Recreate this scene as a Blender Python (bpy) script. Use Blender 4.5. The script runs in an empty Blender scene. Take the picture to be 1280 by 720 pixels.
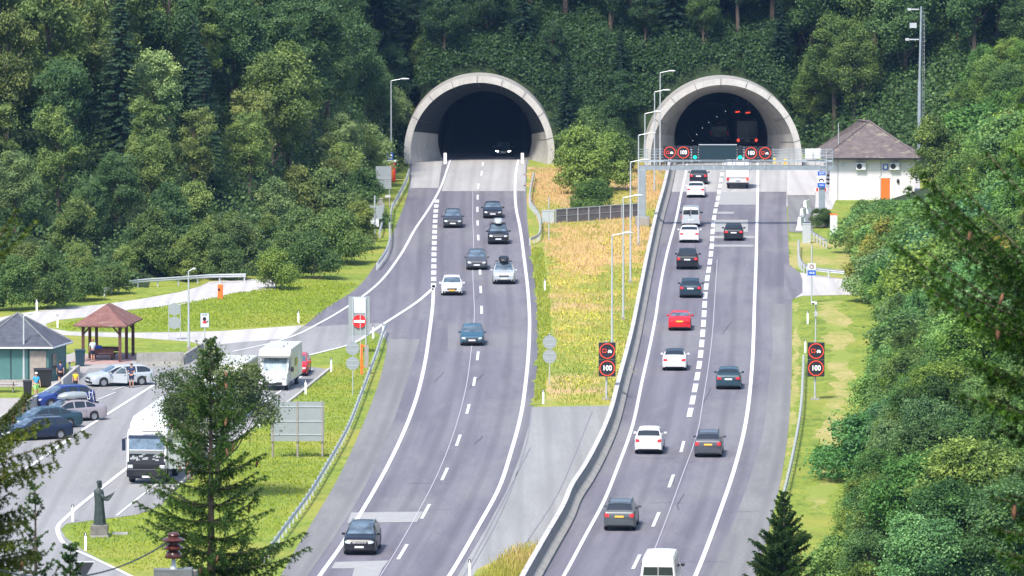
import bpy, bmesh, math, random
import numpy as np
from mathutils import Vector, Matrix
from mathutils.bvhtree import BVHTree
R = math.radians
C = bpy.context.scene.collection
scene = bpy.context.scene

# ---------------------------------------------------------------- camera
FPX, HC, TH = 8590.0, 49.0, math.atan(745 / 8590)
cam = bpy.data.cameras.new('camera'); camo = bpy.data.objects.new('camera', cam); C.objects.link(camo)
camo.location = (0, 0, HC); camo.rotation_euler = (math.pi / 2 - TH, 0, 0)
cam.sensor_width = 36; cam.lens = FPX / 1280 * 36; cam.clip_start = 1; cam.clip_end = 5000
cam.dof.use_dof = True; cam.dof.focus_distance = 430; cam.dof.aperture_fstop = 14
scene.camera = camo
# ---------------------------------------------------------------- light
SUN_EL, SUN_AZ = 55, 206      # azimuth the light comes from, clockwise from +Y
world = bpy.data.worlds.new('World'); scene.world = world; world.use_nodes = True
nt = world.node_tree; nt.nodes.clear()
sky = nt.nodes.new('ShaderNodeTexSky'); sky.sky_type = 'NISHITA'; sky.sun_disc = False
sky.sun_elevation = R(SUN_EL); sky.sun_rotation = R(SUN_AZ); sky.altitude = 500
sky.air_density = 1.0; sky.dust_density = 2.5; sky.ozone_density = 1.0
bg = nt.nodes.new('ShaderNodeBackground'); bg.inputs[1].default_value = 0.15
wo = nt.nodes.new('ShaderNodeOutputWorld')
nt.links.new(sky.outputs[0], bg.inputs[0]); nt.links.new(bg.outputs[0], wo.inputs[0])
sun = bpy.data.lights.new('sun', 'SUN'); suno = bpy.data.objects.new('sun', sun); C.objects.link(suno)
sun.energy = 3.1; sun.angle = R(11); sun.color = (1.0, 0.95, 0.88)
a, e = R(SUN_AZ), R(SUN_EL)
sdir = Vector((math.sin(a) * math.cos(e), math.cos(a) * math.cos(e), math.sin(e)))
suno.rotation_euler = sdir.to_track_quat('Z', 'Y').to_euler()
suno.location = (0, 300, 150)
vs = scene.view_settings
vs.view_transform = 'Standard'; vs.look = 'None'; vs.gamma = 1; vs.use_curve_mapping = False
vs.exposure = 0.99
scene.cycles.use_denoising = True
try: scene.cycles.denoiser = 'OPENIMAGEDENOISE'
except Exception: pass
scene.cycles.max_bounces = 6; scene.cycles.diffuse_bounces = 3; scene.cycles.transmission_bounces = 4
scene.cycles.volume_bounces = 0
scene.cycles.use_adaptive_sampling = True; scene.cycles.adaptive_threshold = 0.015

# ---------------------------------------------------------------- where a pixel of the survey lies on the ground
cT, sT = math.cos(TH), math.sin(TH)
def P(px, py, z=0.0):
    x = (px - 640) / FPX; y = -(py - 360) / FPX
    dy = cT + sT * y; dz = -sT + cT * y
    t = (z - HC) / dz
    return (x * t, dy * t)
def S(py):                       # pixels per metre on flat ground at that row
    return cT * (py + 385) / HC
def smooth_curve(pts, ys):
    """x(y) through pts (hermite)"""
    pts = sorted(pts, key=lambda p: p[1]); X = np.array([p[0] for p in pts], float); Y = np.array([p[1] for p in pts], float)
    d = np.gradient(X, Y); ys = np.asarray(ys, float)
    i = np.clip(np.searchsorted(Y, ys) - 1, 0, len(Y) - 2)
    h = Y[i + 1] - Y[i]; t = (ys - Y[i]) / h
    lo = t < 0; hi = t > 1; tc = np.clip(t, 0, 1)
    v = (2 * tc**3 - 3 * tc**2 + 1) * X[i] + (tc**3 - 2 * tc**2 + tc) * h * d[i] + (-2 * tc**3 + 3 * tc**2) * X[i + 1] + (tc**3 - tc**2) * h * d[i + 1]
    v = np.where(lo, X[0] + (ys - Y[0]) * d[0], v); v = np.where(hi, X[-1] + (ys - Y[-1]) * d[-1], v)
    return v
def wcurve(pxpts):
    w = [P(*p) for p in pxpts]
    return w

# ---------------------------------------------------------------- materials
M = {}
def mat(name, col, rough=0.7, metal=0.0, var=0.0, scale=3.0, bump=0.0, bscale=20.0, spec=0.5, coat=0.0, emit=None, es=0.0, col2=None, detail=4):
    m = bpy.data.materials.new(name); m.use_nodes = True; n = m.node_tree; b = n.nodes['Principled BSDF']
    b.inputs['Base Color'].default_value = (*col, 1); b.inputs['Roughness'].default_value = rough
    b.inputs['Metallic'].default_value = metal; b.inputs['Specular IOR Level'].default_value = spec
    b.inputs['Coat Weight'].default_value = coat; b.inputs['Coat Roughness'].default_value = 0.05
    if emit: b.inputs['Emission Color'].default_value = (*emit, 1); b.inputs['Emission Strength'].default_value = es
    if var or col2:
        tc = n.nodes.new('ShaderNodeTexCoord'); nz = n.nodes.new('ShaderNodeTexNoise')
        nz.inputs['Scale'].default_value = scale; nz.inputs['Detail'].default_value = detail; nz.inputs['Roughness'].default_value = 0.65
        n.links.new(tc.outputs['Object'], nz.inputs['Vector'])
        cr = n.nodes.new('ShaderNodeValToRGB'); n.links.new(nz.outputs['Fac'], cr.inputs[0])
        cr.color_ramp.elements[0].position = 0.32; cr.color_ramp.elements[1].position = 0.68
        c2 = col2 if col2 else tuple(min(1, c * (1 + var)) for c in col)
        c1 = col if col2 else tuple(c * (1 - var) for c in col)
        cr.color_ramp.elements[0].color = (*c1, 1); cr.color_ramp.elements[1].color = (*c2, 1)
        n.links.new(cr.outputs[0], b.inputs['Base Color'])
    if bump:
        tc = n.nodes.new('ShaderNodeTexCoord'); nz = n.nodes.new('ShaderNodeTexNoise'); bp = n.nodes.new('ShaderNodeBump')
        nz.inputs['Scale'].default_value = bscale; nz.inputs['Detail'].default_value = 4
        bp.inputs['Strength'].default_value = bump; bp.inputs['Distance'].default_value = 0.1
        n.links.new(tc.outputs['Object'], nz.inputs['Vector']); n.links.new(nz.outputs['Fac'], bp.inputs['Height']); n.links.new(bp.outputs[0], b.inputs['Normal'])
    M[name] = m; return m
def nd(n, t, **kw):
    x = n.nodes.new(t)
    for k, v in kw.items():
        if k.startswith('i_'): x.inputs[k[2:].replace('_', ' ')].default_value = v
        else: setattr(x, k, v)
    return x
def ramp(n, stops, inp):
    cr = n.nodes.new('ShaderNodeValToRGB'); n.links.new(inp, cr.inputs[0]); el = cr.color_ramp.elements
    while len(el) < len(stops): el.new(0.5)
    for e_, (p, c) in zip(el, stops): e_.position = p; e_.color = (*c, 1)
    return cr.outputs[0]
def mixc(n, fac, a, b, mode='MIX'):
    x = n.nodes.new('ShaderNodeMix'); x.data_type = 'RGBA'; x.blend_type = mode
    for s, v in ((0, fac), (6, a), (7, b)):
        if isinstance(v, bpy.types.NodeSocket): n.links.new(v, x.inputs[s])
        elif s == 0: x.inputs[0].default_value = v
        else: x.inputs[s].default_value = (*v, 1)
    return x.outputs[2]
def noise(n, vec, scale, detail=4, rough=0.6, mapscale=None):
    z = n.nodes.new('ShaderNodeTexNoise'); z.inputs['Scale'].default_value = scale; z.inputs['Detail'].default_value = detail; z.inputs['Roughness'].default_value = rough
    if mapscale:
        mp = n.nodes.new('ShaderNodeMapping'); mp.inputs['Scale'].default_value = mapscale; n.links.new(vec, mp.inputs[0]); vec = mp.outputs[0]
    n.links.new(vec, z.inputs['Vector']); return z.outputs['Fac']
def newmat(name, rough=0.9):
    m = bpy.data.materials.new(name); m.use_nodes = True; n = m.node_tree; b = n.nodes['Principled BSDF']; b.inputs['Roughness'].default_value = rough
    b.inputs['Specular IOR Level'].default_value = 0.3; M[name] = m
    return m, n, b

# grass ground: lush green with dry and dark blotches, vertex free
def grass_mat(name, stops, big=0.05, dryness=None, lush=None):
    m, n, b = newmat(name, 0.95); tc = nd(n, 'ShaderNodeTexCoord')
    f1 = noise(n, tc.outputs['Object'], 0.22, 6, 0.7); f2 = noise(n, tc.outputs['Object'], 2.2, 5, 0.75, (1, 0.35, 1)); f3 = noise(n, tc.outputs['Object'], 0.07, 3)
    mx = nd(n, 'ShaderNodeMath', operation='MULTIPLY_ADD'); n.links.new(f2, mx.inputs[0]); mx.inputs[1].default_value = 0.55
    m2 = nd(n, 'ShaderNodeMath', operation='MULTIPLY'); n.links.new(f1, m2.inputs[0]); m2.inputs[1].default_value = 0.45; n.links.new(m2.outputs[0], mx.inputs[2])
    c = ramp(n, stops, mx.outputs[0])
    if dryness:
        r = ramp(n, [(0.5, (0, 0, 0)), (0.62, (1, 1, 1))], f3); c = mixc(n, r, c, dryness)
    if lush:
        f4 = noise(n, tc.outputs['Object'], 0.16, 5, .6, (1, .5, 1)); c = mixc(n, ramp(n, [(0.42, (.9,) * 3), (0.54, (0, 0, 0))], f4), c, lush)
    n.links.new(c, b.inputs['Base Color'])
    bp = nd(n, 'ShaderNodeBump'); bp.inputs['Strength'].default_value = 0.7; bp.inputs['Distance'].default_value = 0.15
    n.links.new(f2, bp.inputs['Height']); n.links.new(bp.outputs[0], b.inputs['Normal'])
    return m
grass_mat('grass', [(0.36, (0.07, 0.115, 0.014)), (0.46, (0.145, 0.205, 0.024)), (0.55, (0.215, 0.265, 0.034)), (0.66, (0.33, 0.30, 0.075))], dryness=(0.26, 0.265, 0.045))
grass_mat('meadow', [(0.36, (0.15, 0.22, 0.028)), (0.46, (0.27, 0.29, 0.04)), (0.56, (0.40, 0.33, 0.08)), (0.68, (0.48, 0.33, 0.17))], dryness=(0.46, 0.30, 0.16), lush=(.20, .25, .035))
grass_mat('dry_grass', [(0.34, (0.19, 0.23, 0.04)), (0.5, (0.32, 0.29, 0.09)), (0.64, (0.44, 0.35, 0.17))], lush=(.20, .26, .04))
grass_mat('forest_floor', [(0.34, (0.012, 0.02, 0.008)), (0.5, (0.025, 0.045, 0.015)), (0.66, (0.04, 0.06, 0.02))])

grass_mat('straw', [(0.36, (0.26, 0.25, 0.05)), (0.46, (0.42, 0.30, 0.10)), (0.56, (0.50, 0.31, 0.15)), (0.68, (0.55, 0.36, 0.21))])
def road_mat(name, base, worn, streak, patchy=0.5):
    m, n, b = newmat(name, 0.82); uv = nd(n, 'ShaderNodeUVMap')
    s1 = noise(n, uv.outputs[0], 1.0, 5, 0.6, (0.75, 0.02, 1)); s2 = noise(n, uv.outputs[0], 1.0, 5, 0.7, (0.16, 0.03, 1)); s3 = noise(n, uv.outputs[0], 4.5, 5, 0.85)
    c = mixc(n, ramp(n, [(0.38, (0, 0, 0)), (0.62, (1, 1, 1))], s1), base, worn)
    c = mixc(n, ramp(n, [(0.46, (0, 0, 0)), (0.62, (patchy,) * 3)], s2), c, streak)
    c = mixc(n, 0.26, c, ramp(n, [(0.3, (0, 0, 0)), (0.7, (1, 1, 1))], s3), 'OVERLAY')
    # wheel paths: slightly polished, lighter bands that follow the lanes
    sx = nd(n, 'ShaderNodeSeparateXYZ'); n.links.new(uv.outputs[0], sx.inputs[0])
    w = nd(n, 'ShaderNodeMath', operation='SINE'); mu = nd(n, 'ShaderNodeMath', operation='MULTIPLY'); mu.inputs[1].default_value = 2 * math.pi / 1.88
    n.links.new(sx.outputs[0], mu.inputs[0]); n.links.new(mu.outputs[0], w.inputs[0])
    c = mixc(n, ramp(n, [(0.4, (0, 0, 0)), (1.0, (0.38,) * 3)], w.outputs[0]), c, tuple(x * 0.72 for x in base))
    s4 = noise(n, uv.outputs[0], 1.0, 6, 0.8, (0.5, 0.12, 1)); c = mixc(n, ramp(n, [(0.60, (0, 0, 0)), (0.72, (0.45,) * 3)], s4), c, tuple(x * 0.68 for x in base))
    n.links.new(c, b.inputs['Base Color']); return m
road_mat('asphalt', (0.122, 0.115, 0.138), (0.162, 0.153, 0.180), (0.188, 0.185, 0.190), .8)
road_mat('asphalt_grey', (0.155, 0.153, 0.155), (0.19, 0.188, 0.186), (0.25, 0.247, 0.24))
road_mat('asphalt_lot', (0.215, 0.213, 0.213), (0.25, 0.248, 0.247), (0.285, 0.283, 0.28), .7)
road_mat('old_asphalt', (0.235, 0.236, 0.23), (0.28, 0.28, 0.272), (0.20, 0.20, 0.197))
road_mat('pale_road', (0.41, 0.395, 0.385), (0.47, 0.45, 0.44), (0.35, 0.34, 0.33))
road_mat('slab', (0.33, 0.32, 0.31), (0.39, 0.38, 0.37), (0.28, 0.28, 0.275))
mat('concrete_patch', (0.29, 0.29, 0.285), 0.9, var=0.08, scale=1.2)
mat('road_paint', (0.60, 0.60, 0.60), 0.6, var=0.18, scale=2.5)
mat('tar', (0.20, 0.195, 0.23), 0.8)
mat('tar_light', (0.42, 0.40, 0.45), 0.8)
mat('paving', (0.32, 0.30, 0.285), 0.9, var=0.12, scale=1.5, bump=0.2)
mat('red_paving', (0.36, 0.24, 0.22), 0.9, var=0.15, scale=3)
mat('concrete', (0.30, 0.285, 0.26), 0.85, var=0.13, scale=0.7, bump=0.25, bscale=6)
mat('concrete_pale', (0.42, 0.40, 0.37), 0.85, var=0.10, scale=0.6, bump=0.2, bscale=6)
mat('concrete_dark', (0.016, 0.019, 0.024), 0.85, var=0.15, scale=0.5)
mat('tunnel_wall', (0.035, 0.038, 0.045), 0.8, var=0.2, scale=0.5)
mat('barrier_top', (0.60, 0.59, 0.57), 0.8, var=0.10)
mat('old_zinc', (0.17, 0.18, 0.18), 0.6, 0.2, var=0.2, scale=5)
mat('galv', (0.50, 0.53, 0.55), 0.45, 0.35, var=0.08, scale=4)
mat('galv_pale', (0.48, 0.50, 0.51), 0.45, 0.2, var=0.06, scale=4)
mat('gantry_steel', (0.27, 0.315, 0.345), 0.5, 0.2, var=0.08, scale=2)
mat('sign_back', (0.33, 0.36, 0.37), 0.5, 0.3, var=0.05)
mat('sign_board', (0.62, 0.63, 0.64), 0.5, 0.1, var=0.05)
mat('white', (0.82, 0.82, 0.81), 0.5, var=0.03)
mat('black', (0.015, 0.015, 0.018), 0.5)
mat('panel_black', (0.012, 0.014, 0.022), 0.55)
mat('vms', (0.010, 0.030, 0.042), 0.4)
mat('red', (0.62, 0.02, 0.02), 0.5); mat('orange', (0.85, 0.16, 0.02), 0.5); mat('blue', (0.015, 0.10, 0.50), 0.5); mat('yellow', (0.85, 0.55, 0.03), 0.5)
mat('led_red', (0.35, 0.03, 0.01), 0.5, emit=(1.0, 0.09, 0.03), es=0.42)
mat('led_white', (0.4, 0.4, 0.4), 0.5, emit=(1, 0.97, 0.93), es=0.7)
mat('led_green', (0.0, 0.3, 0.2), 0.5, emit=(0.0, 0.85, 0.55), es=0.9)
mat('lamp_lit', (1, 1, 1), 0.5, emit=(1, 0.98, 0.9), es=6)
mat('tail_lit', (0.5, 0, 0), 0.5, emit=(1, 0.06, 0.03), es=1.2)
mat('wall_plaster', (0.66, 0.64, 0.645), 0.9, var=0.05, scale=1.2)
mat('teal_paint', (0.065, 0.165, 0.155), 0.6, var=0.1, scale=1.5)
mat('wood_dark', (0.10, 0.045, 0.035), 0.8, var=0.25, scale=3)
mat('wood_grey', (0.30, 0.26, 0.22), 0.8, var=0.15, scale=3)
mat('bronze', (0.045, 0.06, 0.055), 0.55, 0.4, var=0.3, scale=3, bump=0.4, bscale=5)
mat('skin', (0.55, 0.30, 0.21), 0.6); mat('hair_dark', (0.03, 0.02, 0.015), 0.8); mat('hair_fair', (0.35, 0.2, 0.1), 0.8)
mat('bark', (0.10, 0.075, 0.055), 0.95, var=0.3, scale=3, bump=0.5, bscale=10)
mat('bark_pale', (0.28, 0.26, 0.22), 0.95, var=0.3, scale=3)
mat('cone', (0.21, 0.10, 0.05), 0.8, var=0.25, scale=30)
mat('ceramic', (0.075, 0.022, 0.018), 0.28, var=0.2, scale=8)
def weathered(name, c1, c2, stain, k=.6):
    m, n, b = newmat(name, 0.88); tc = nd(n, 'ShaderNodeTexCoord')
    c = ramp(n, [(0.33, c1), (0.67, c2)], noise(n, tc.outputs['Object'], 0.8, 5, .7))
    c = mixc(n, ramp(n, [(0.50, (0, 0, 0)), (0.70, (k,) * 3)], noise(n, tc.outputs['Object'], 1.0, 6, .75, (1.6, .9, .16))), c, stain)
    g = noise(n, tc.outputs['Object'], 7, 4, .7); c = mixc(n, .12, c, ramp(n, [(.3, (0, 0, 0)), (.7, (1, 1, 1))], g), 'OVERLAY')
    n.links.new(c, b.inputs['Base Color'])
weathered('concrete', (.27, .26, .235), (.33, .315, .29), (.13, .125, .115)); weathered('concrete_pale', (.37, .355, .33), (.44, .425, .395), (.22, .21, .19), .55)
weathered('barrier_top', (.40, .39, .375), (.50, .49, .475), (.25, .245, .23))
# roof tile materials
def tile_mat(name, c1, c2, lichen=None, rows=3.2):
    m, n, b = newmat(name, 0.85); tc = nd(n, 'ShaderNodeTexCoord')
    f = noise(n, tc.outputs['Object'], 1.6, 5, 0.7); c = ramp(n, [(0.35, c1), (0.65, c2)], f)
    if lichen:
        g = noise(n, tc.outputs['Object'], 1.0, 5, 0.7, (0.8, 1.6, 2.5)); c = mixc(n, ramp(n, [(0.56, (0, 0, 0)), (0.64, (0.7,) * 3)], g), c, lichen)
    wv = nd(n, 'ShaderNodeTexWave', wave_type='BANDS', bands_direction='Z'); wv.inputs['Scale'].default_value = rows; n.links.new(tc.outputs['Object'], wv.inputs[0])
    c = mixc(n, 0.35, c, ramp(n, [(0.0, (0.35,) * 3), (0.35, (1, 1, 1))], wv.outputs['Fac']), 'MULTIPLY')
    n.links.new(c, b.inputs['Base Color'])
    return m
tile_mat('roof_house', (0.10, 0.08, 0.078), (0.165, 0.135, 0.13), (0.27, 0.255, 0.18))
tile_mat('roof_red', (0.15, 0.07, 0.06), (0.23, 0.115, 0.10), (.26, .2, .17), 4)
tile_mat('roof_slate', (0.06, 0.065, 0.085), (0.10, 0.105, 0.13), None, 3)
# car glass
mat('glass_screen', (0.15, 0.20, 0.24), 0.10, 0.45, spec=0.8, var=0.5, scale=1.6, detail=2)
mat('glass_dark', (0.018, 0.024, 0.03), 0.08, 0.0, spec=0.8)
mat('tyre', (0.012, 0.012, 0.013), 0.85); mat('rim', (0.45, 0.46, 0.48), 0.35, 0.7); mat('rim_dark', (0.06, 0.06, 0.065), 0.4, 0.6)
mat('trim', (0.012, 0.012, 0.014), 0.6); mat('chrome', (0.6, 0.6, 0.62), 0.25, 0.9)
mat('lens', (0.55, 0.58, 0.60), 0.12, 0.3); mat('lens_red', (0.55, 0.012, 0.015), 0.3, emit=(1, 0.01, 0.01), es=0.05)
mat('plate_white', (0.70, 0.72, 0.74), 0.5); mat('plate_yellow', (0.75, 0.42, 0.03), 0.5)
def paint(name, col, rough=0.3, metal=0.0):
    return mat(name, col, rough, metal, coat=0.22, spec=0.4)
paint('p_white', (0.64, 0.64, 0.645)); paint('p_silver', (0.50, 0.53, 0.55), 0.35, 0.35); paint('p_black', (0.010, 0.011, 0.016))
paint('p_darkgrey', (0.035, 0.04, 0.05)); paint('p_teal', (0.016, 0.034, 0.052)); paint('p_navy', (0.010, 0.018, 0.045)); paint('p_red', (0.52, 0.012, 0.02))
paint('p_grey', (0.075, 0.08, 0.095), 0.35, 0.2); paint('p_greygreen', (0.085, 0.095, 0.10), 0.35, 0.2); paint('p_mauve', (0.36, 0.32, 0.34), 0.35, 0.3); paint('p_blue', (0.012, 0.03, 0.15))
paint('p_petrol', (0.02, 0.05, 0.07)); paint('p_cream', (0.60, 0.58, 0.53)); paint('p_olive', (0.22, 0.22, 0.17))

# ---------------------------------------------------------------- mesh helpers
class MB:
    def __init__(s): s.v = []; s.f = []
    def add(s, verts, faces):
        o = len(s.v); s.v += [tuple(v) for v in verts]; s.f += [tuple(i + o for i in f) for f in faces]; return s
    def box(s, c, d, rz=0.0, rx=0.0, ry=0.0):
        hx, hy, hz = d[0] / 2, d[1] / 2, d[2] / 2
        vs_ = [Vector((x, y, z)) for x in (-hx, hx) for y in (-hy, hy) for z in (-hz, hz)]
        if rz or rx or ry:
            m = Matrix.Rotation(rz, 3, 'Z') @ Matrix.Rotation(ry, 3, 'Y') @ Matrix.Rotation(rx, 3, 'X'); vs_ = [m @ v for v in vs_]
        c = Vector(c)
        return s.add([v + c for v in vs_], [(0, 1, 3, 2), (4, 6, 7, 5), (0, 4, 5, 1), (2, 3, 7, 6), (0, 2, 6, 4), (1, 5, 7, 3)])
    def tube(s, p0, p1, r0, r1=None, n=8, caps=True):
        r1 = r0 if r1 is None else r1; p0 = Vector(p0); p1 = Vector(p1); d = (p1 - p0)
        if d.length < 1e-6: return s
        q = d.to_track_quat('Z', 'Y'); vs_ = []
        for p, r in ((p0, r0), (p1, r1)):
            for i in range(n):
                a_ = 2 * math.pi * i / n; vs_.append(p + q @ Vector((math.cos(a_) * r, math.sin(a_) * r, 0)))
        fs = [(i, (i + 1) % n, n + (i + 1) % n, n + i) for i in range(n)]
        if caps: fs += [tuple(range(n))[::-1], tuple(range(n, 2 * n))]
        return s.add(vs_, fs)
    def path(s, pts, r, n=6):
        for i in range(len(pts) - 1):
            rr = r if not isinstance(r, (list, tuple)) else r[i]; r2 = r if not isinstance(r, (list, tuple)) else r[i + 1]
            s.tube(pts[i], pts[i + 1], rr, r2, n)
        return s
    def lathe(s, prof, n=20, c=(0, 0, 0), axis='Z', caps=True):
        vs_ = []; fs = []
        for (r, z) in prof:
            for i in range(n):
                a_ = 2 * math.pi * i / n; x, y = r * math.cos(a_), r * math.sin(a_)
                v = (x, y, z) if axis == 'Z' else ((x, z, y) if axis == 'Y' else (z, x, y))
                vs_.append((v[0] + c[0], v[1] + c[1], v[2] + c[2]))
        for k in range(len(prof) - 1):
            for i in range(n):
                j = (i + 1) % n; fs.append((k * n + i, k * n + j, (k + 1) * n + j, (k + 1) * n + i))
        if caps: fs.append(tuple(range(n))[::-1]); fs.append(tuple(range((len(prof) - 1) * n, len(prof) * n)))
        return s.add(vs_, fs)
    def prism(s, poly, z0, z1):
        n = len(poly); vs_ = [(x, y, z0) for x, y in poly] + [(x, y, z1) for x, y in poly]
        return s.add(vs_, [tuple(range(n))[::-1], tuple(range(n, 2 * n))] + [(i, (i + 1) % n, n + (i + 1) % n, n + i) for i in range(n)])
    def ell(s, c, r, n=12, m=8):
        vs_ = []; fs = []
        for k in range(m + 1):
            t = math.pi * k / m
            for i in range(n):
                a_ = 2 * math.pi * i / n; vs_.append((c[0] + r[0] * math.sin(t) * math.cos(a_), c[1] + r[1] * math.sin(t) * math.sin(a_), c[2] + r[2] * math.cos(t)))
        for k in range(m):
            for i in range(n): fs.append((k * n + i, (k + 1) * n + i, (k + 1) * n + (i + 1) % n, k * n + (i + 1) % n))
        return s.add(vs_, fs)
    def xf(s, mtx):
        s.v = [tuple(mtx @ Vector(v)) for v in s.v]; return s
    def build(s, name, m, parent=None, smooth=None, bevel=0, label=None):
        me = bpy.data.meshes.new(name); me.from_pydata(s.v, [], s.f); me.update()
        if not isinstance(m, (list, tuple)): m = [m]
        for x in m: me.materials.append(M[x] if isinstance(x, str) else x)
        if smooth:
            for p in me.polygons: p.use_smooth = True
            me.set_sharp_from_angle(angle=R(smooth))
        o = bpy.data.objects.new(name, me); C.objects.link(o)
        if parent: o.parent = parent
        if bevel:
            b = o.modifiers.new('bevel', 'BEVEL'); b.width = bevel; b.segments = 2; b.limit_method = 'ANGLE'
        if label: o['label'] = label
        return o
def tag(o, label=None, cat=None, group=None, kind=None):
    if label: o['label'] = label
    if cat: o['category'] = cat
    if group: o['group'] = group
    if kind: o['kind'] = kind
    return o
def empty(name, loc, rz=0.0, label=None, cat=None, group=None):
    o = bpy.data.objects.new(name, None); C.objects.link(o); o.location = loc; o.rotation_euler = (0, 0, rz); o.empty_display_size = 0.5
    return tag(o, label, cat, group)
def copy_tree(o, parent=None):
    c = o.copy(); C.objects.link(c); c.parent = parent
    for ch in list(o.children): copy_tree(ch, c)
    return c
# ---------------------------------------------------------------- terrain
xr_px = [(1046, 240), (1050, 262), (1054, 300), (1064, 345), (1076, 400), (1078, 450), (1068, 520), (1052, 600), (1020, 700), (1000, 760)]
_w = sorted([P(*p) for p in xr_px], key=lambda p: p[1]); XRY = np.array([p[1] for p in _w]); XRX = np.array([p[0] for p in _w])
def xr_edge(Y): return np.interp(Y, XRY, XRX)
YBX = np.array([-90, -60, -45, -33, -22, -16, -12.6, -11, 31, 38, 45, 90]); YBV = np.array([530, 545, 552, 562, 577, 622, 700, 724, 724, 705, 695, 680.])
SLX = np.array([-60, -30, -20, -14, -9.5, -8, 32, 45, 70]); SLV = np.array([.20, .22, .13, .07, .07, .5, .62, .4, .3])
def near_h(Y): return np.where(Y < 300, 46 * np.clip(1 - Y / 300, 0, 2) ** 1.3, 0)
PL = P(599, 205); PR = P(904, 209)                     # the two portals, centre of the roadway at the mouth
def height(X, Y):
    X = np.asarray(X, float); Y = np.asarray(Y, float)
    d = np.clip(Y - np.interp(X, YBX, YBV) - 1.5, 0, None)
    h = np.interp(X, SLX, SLV) * d
    near_p = np.clip((20.4 - np.abs(X - 10)) / 1.6, 0, 1)          # steep cut face above the two tunnels
    h = h * (1 - near_p) + near_p * (1.45 * np.minimum(d, 7.6) + .5 * np.clip(d - 7.6, 0, None))
    h = np.minimum(h, 58) + 0.6 * np.sin(X * .13 + Y * .07) * np.clip(d / 25, 0, 1)
    xe = np.where(Y > 652, np.interp(Y, [652, 664, 760], [33, 45, 47]), xr_edge(Y)) + 1.5
    h2 = 0.33 * np.clip(X - xe, 0, 60)
    # gentle bank between the exit ramp and the service road
    h = np.maximum(h, h2 * np.clip((Y - 300) / 60, 0, 1))
    h = np.maximum(h, near_h(Y))
    return h
def terrain():
    xs = np.unique(np.concatenate([np.arange(-420, -72, 12), np.arange(-72, -16, 3), np.arange(-16, 36, 1.0), np.arange(36, 78, 3), np.arange(78, 430, 12)]))
    ys = np.unique(np.concatenate([np.arange(-60, 330, 6), np.arange(330, 700, 5), np.arange(700, 760, 1.0), np.arange(760, 960, 8), np.arange(960, 2400, 80)]))
    XX, YY = np.meshgrid(xs, ys); ZZ = height(XX, YY)
    nx, ny = len(xs), len(ys)
    V = np.stack([XX, YY, ZZ], -1).reshape(-1, 3)
    faces = []; mi = []
    for j in range(ny - 1):
        yc = (ys[j] + ys[j + 1]) / 2
        for i in range(nx - 1):
            xc = (xs[i] + xs[i + 1]) / 2; zc = ZZ[j:j + 2, i:i + 2].mean()
            skip = False
            for (cx, cy), Ro, zc0 in ((PL, 7.6, 1.2), (PR, 8.0, .9)):
                if yc > cy + 1 and yc < cy + 130:
                    ro = Ro if yc < cy + 9 else 6.6
                    if (xc - cx) ** 2 + (zc - zc0) ** 2 < (ro - .5) ** 2: skip = True
            if skip: continue
            faces.append((j * nx + i, j * nx + i + 1, (j + 1) * nx + i + 1, (j + 1) * nx + i))
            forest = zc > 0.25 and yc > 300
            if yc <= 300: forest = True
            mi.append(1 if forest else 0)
    me = bpy.data.meshes.new('ground'); me.from_pydata(V.tolist(), [], faces)
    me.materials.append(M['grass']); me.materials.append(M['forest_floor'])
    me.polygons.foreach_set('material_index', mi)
    for p in me.polygons: p.use_smooth = True
    o = bpy.data.objects.new('ground', me); C.objects.link(o); tag(o, kind='structure'); return o
terrain()

# ---------------------------------------------------------------- flat sheets
LAYER = 0.008
def ribbon(name, left, right, y0, y1, m, layer=1, n=90, center=None, kind='structure'):
    ys = np.linspace(y0, y1, n); L = smooth_curve(left, ys); Rr = smooth_curve(right, ys)
    cc = smooth_curve(center, ys) if center else (L + Rr) / 2
    K = 8; vs_ = []; uv = []
    for a_, b_, c_, y in zip(L, Rr, cc, ys):
        for k in range(K + 1):
            x = a_ + (b_ - a_) * k / K; w = P(x, y); wc = P(c_, y); vs_.append((w[0], w[1], layer * LAYER)); uv.append((w[0] - wc[0], w[1]))
    fs = [(j * (K + 1) + k, j * (K + 1) + k + 1, (j + 1) * (K + 1) + k + 1, (j + 1) * (K + 1) + k) for j in range(n - 1) for k in range(K)]
    return sheet(name, vs_, fs, uv, m, kind)
def sheet(name, vs_, fs, uv, m, kind='structure'):
    me = bpy.data.meshes.new(name); me.from_pydata(vs_, [], fs); me.update()
    l = me.uv_layers.new(name='UVMap')
    for lp in me.loops: l.data[lp.index].uv = uv[lp.vertex_index]
    me.materials.append(M[m]); o = bpy.data.objects.new(name, me); C.objects.link(o)
    # faces up
    if me.polygons[0].normal.z < 0: me.flip_normals()
    if kind: o['kind'] = kind
    return o
from mathutils.geometry import tessellate_polygon
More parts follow.
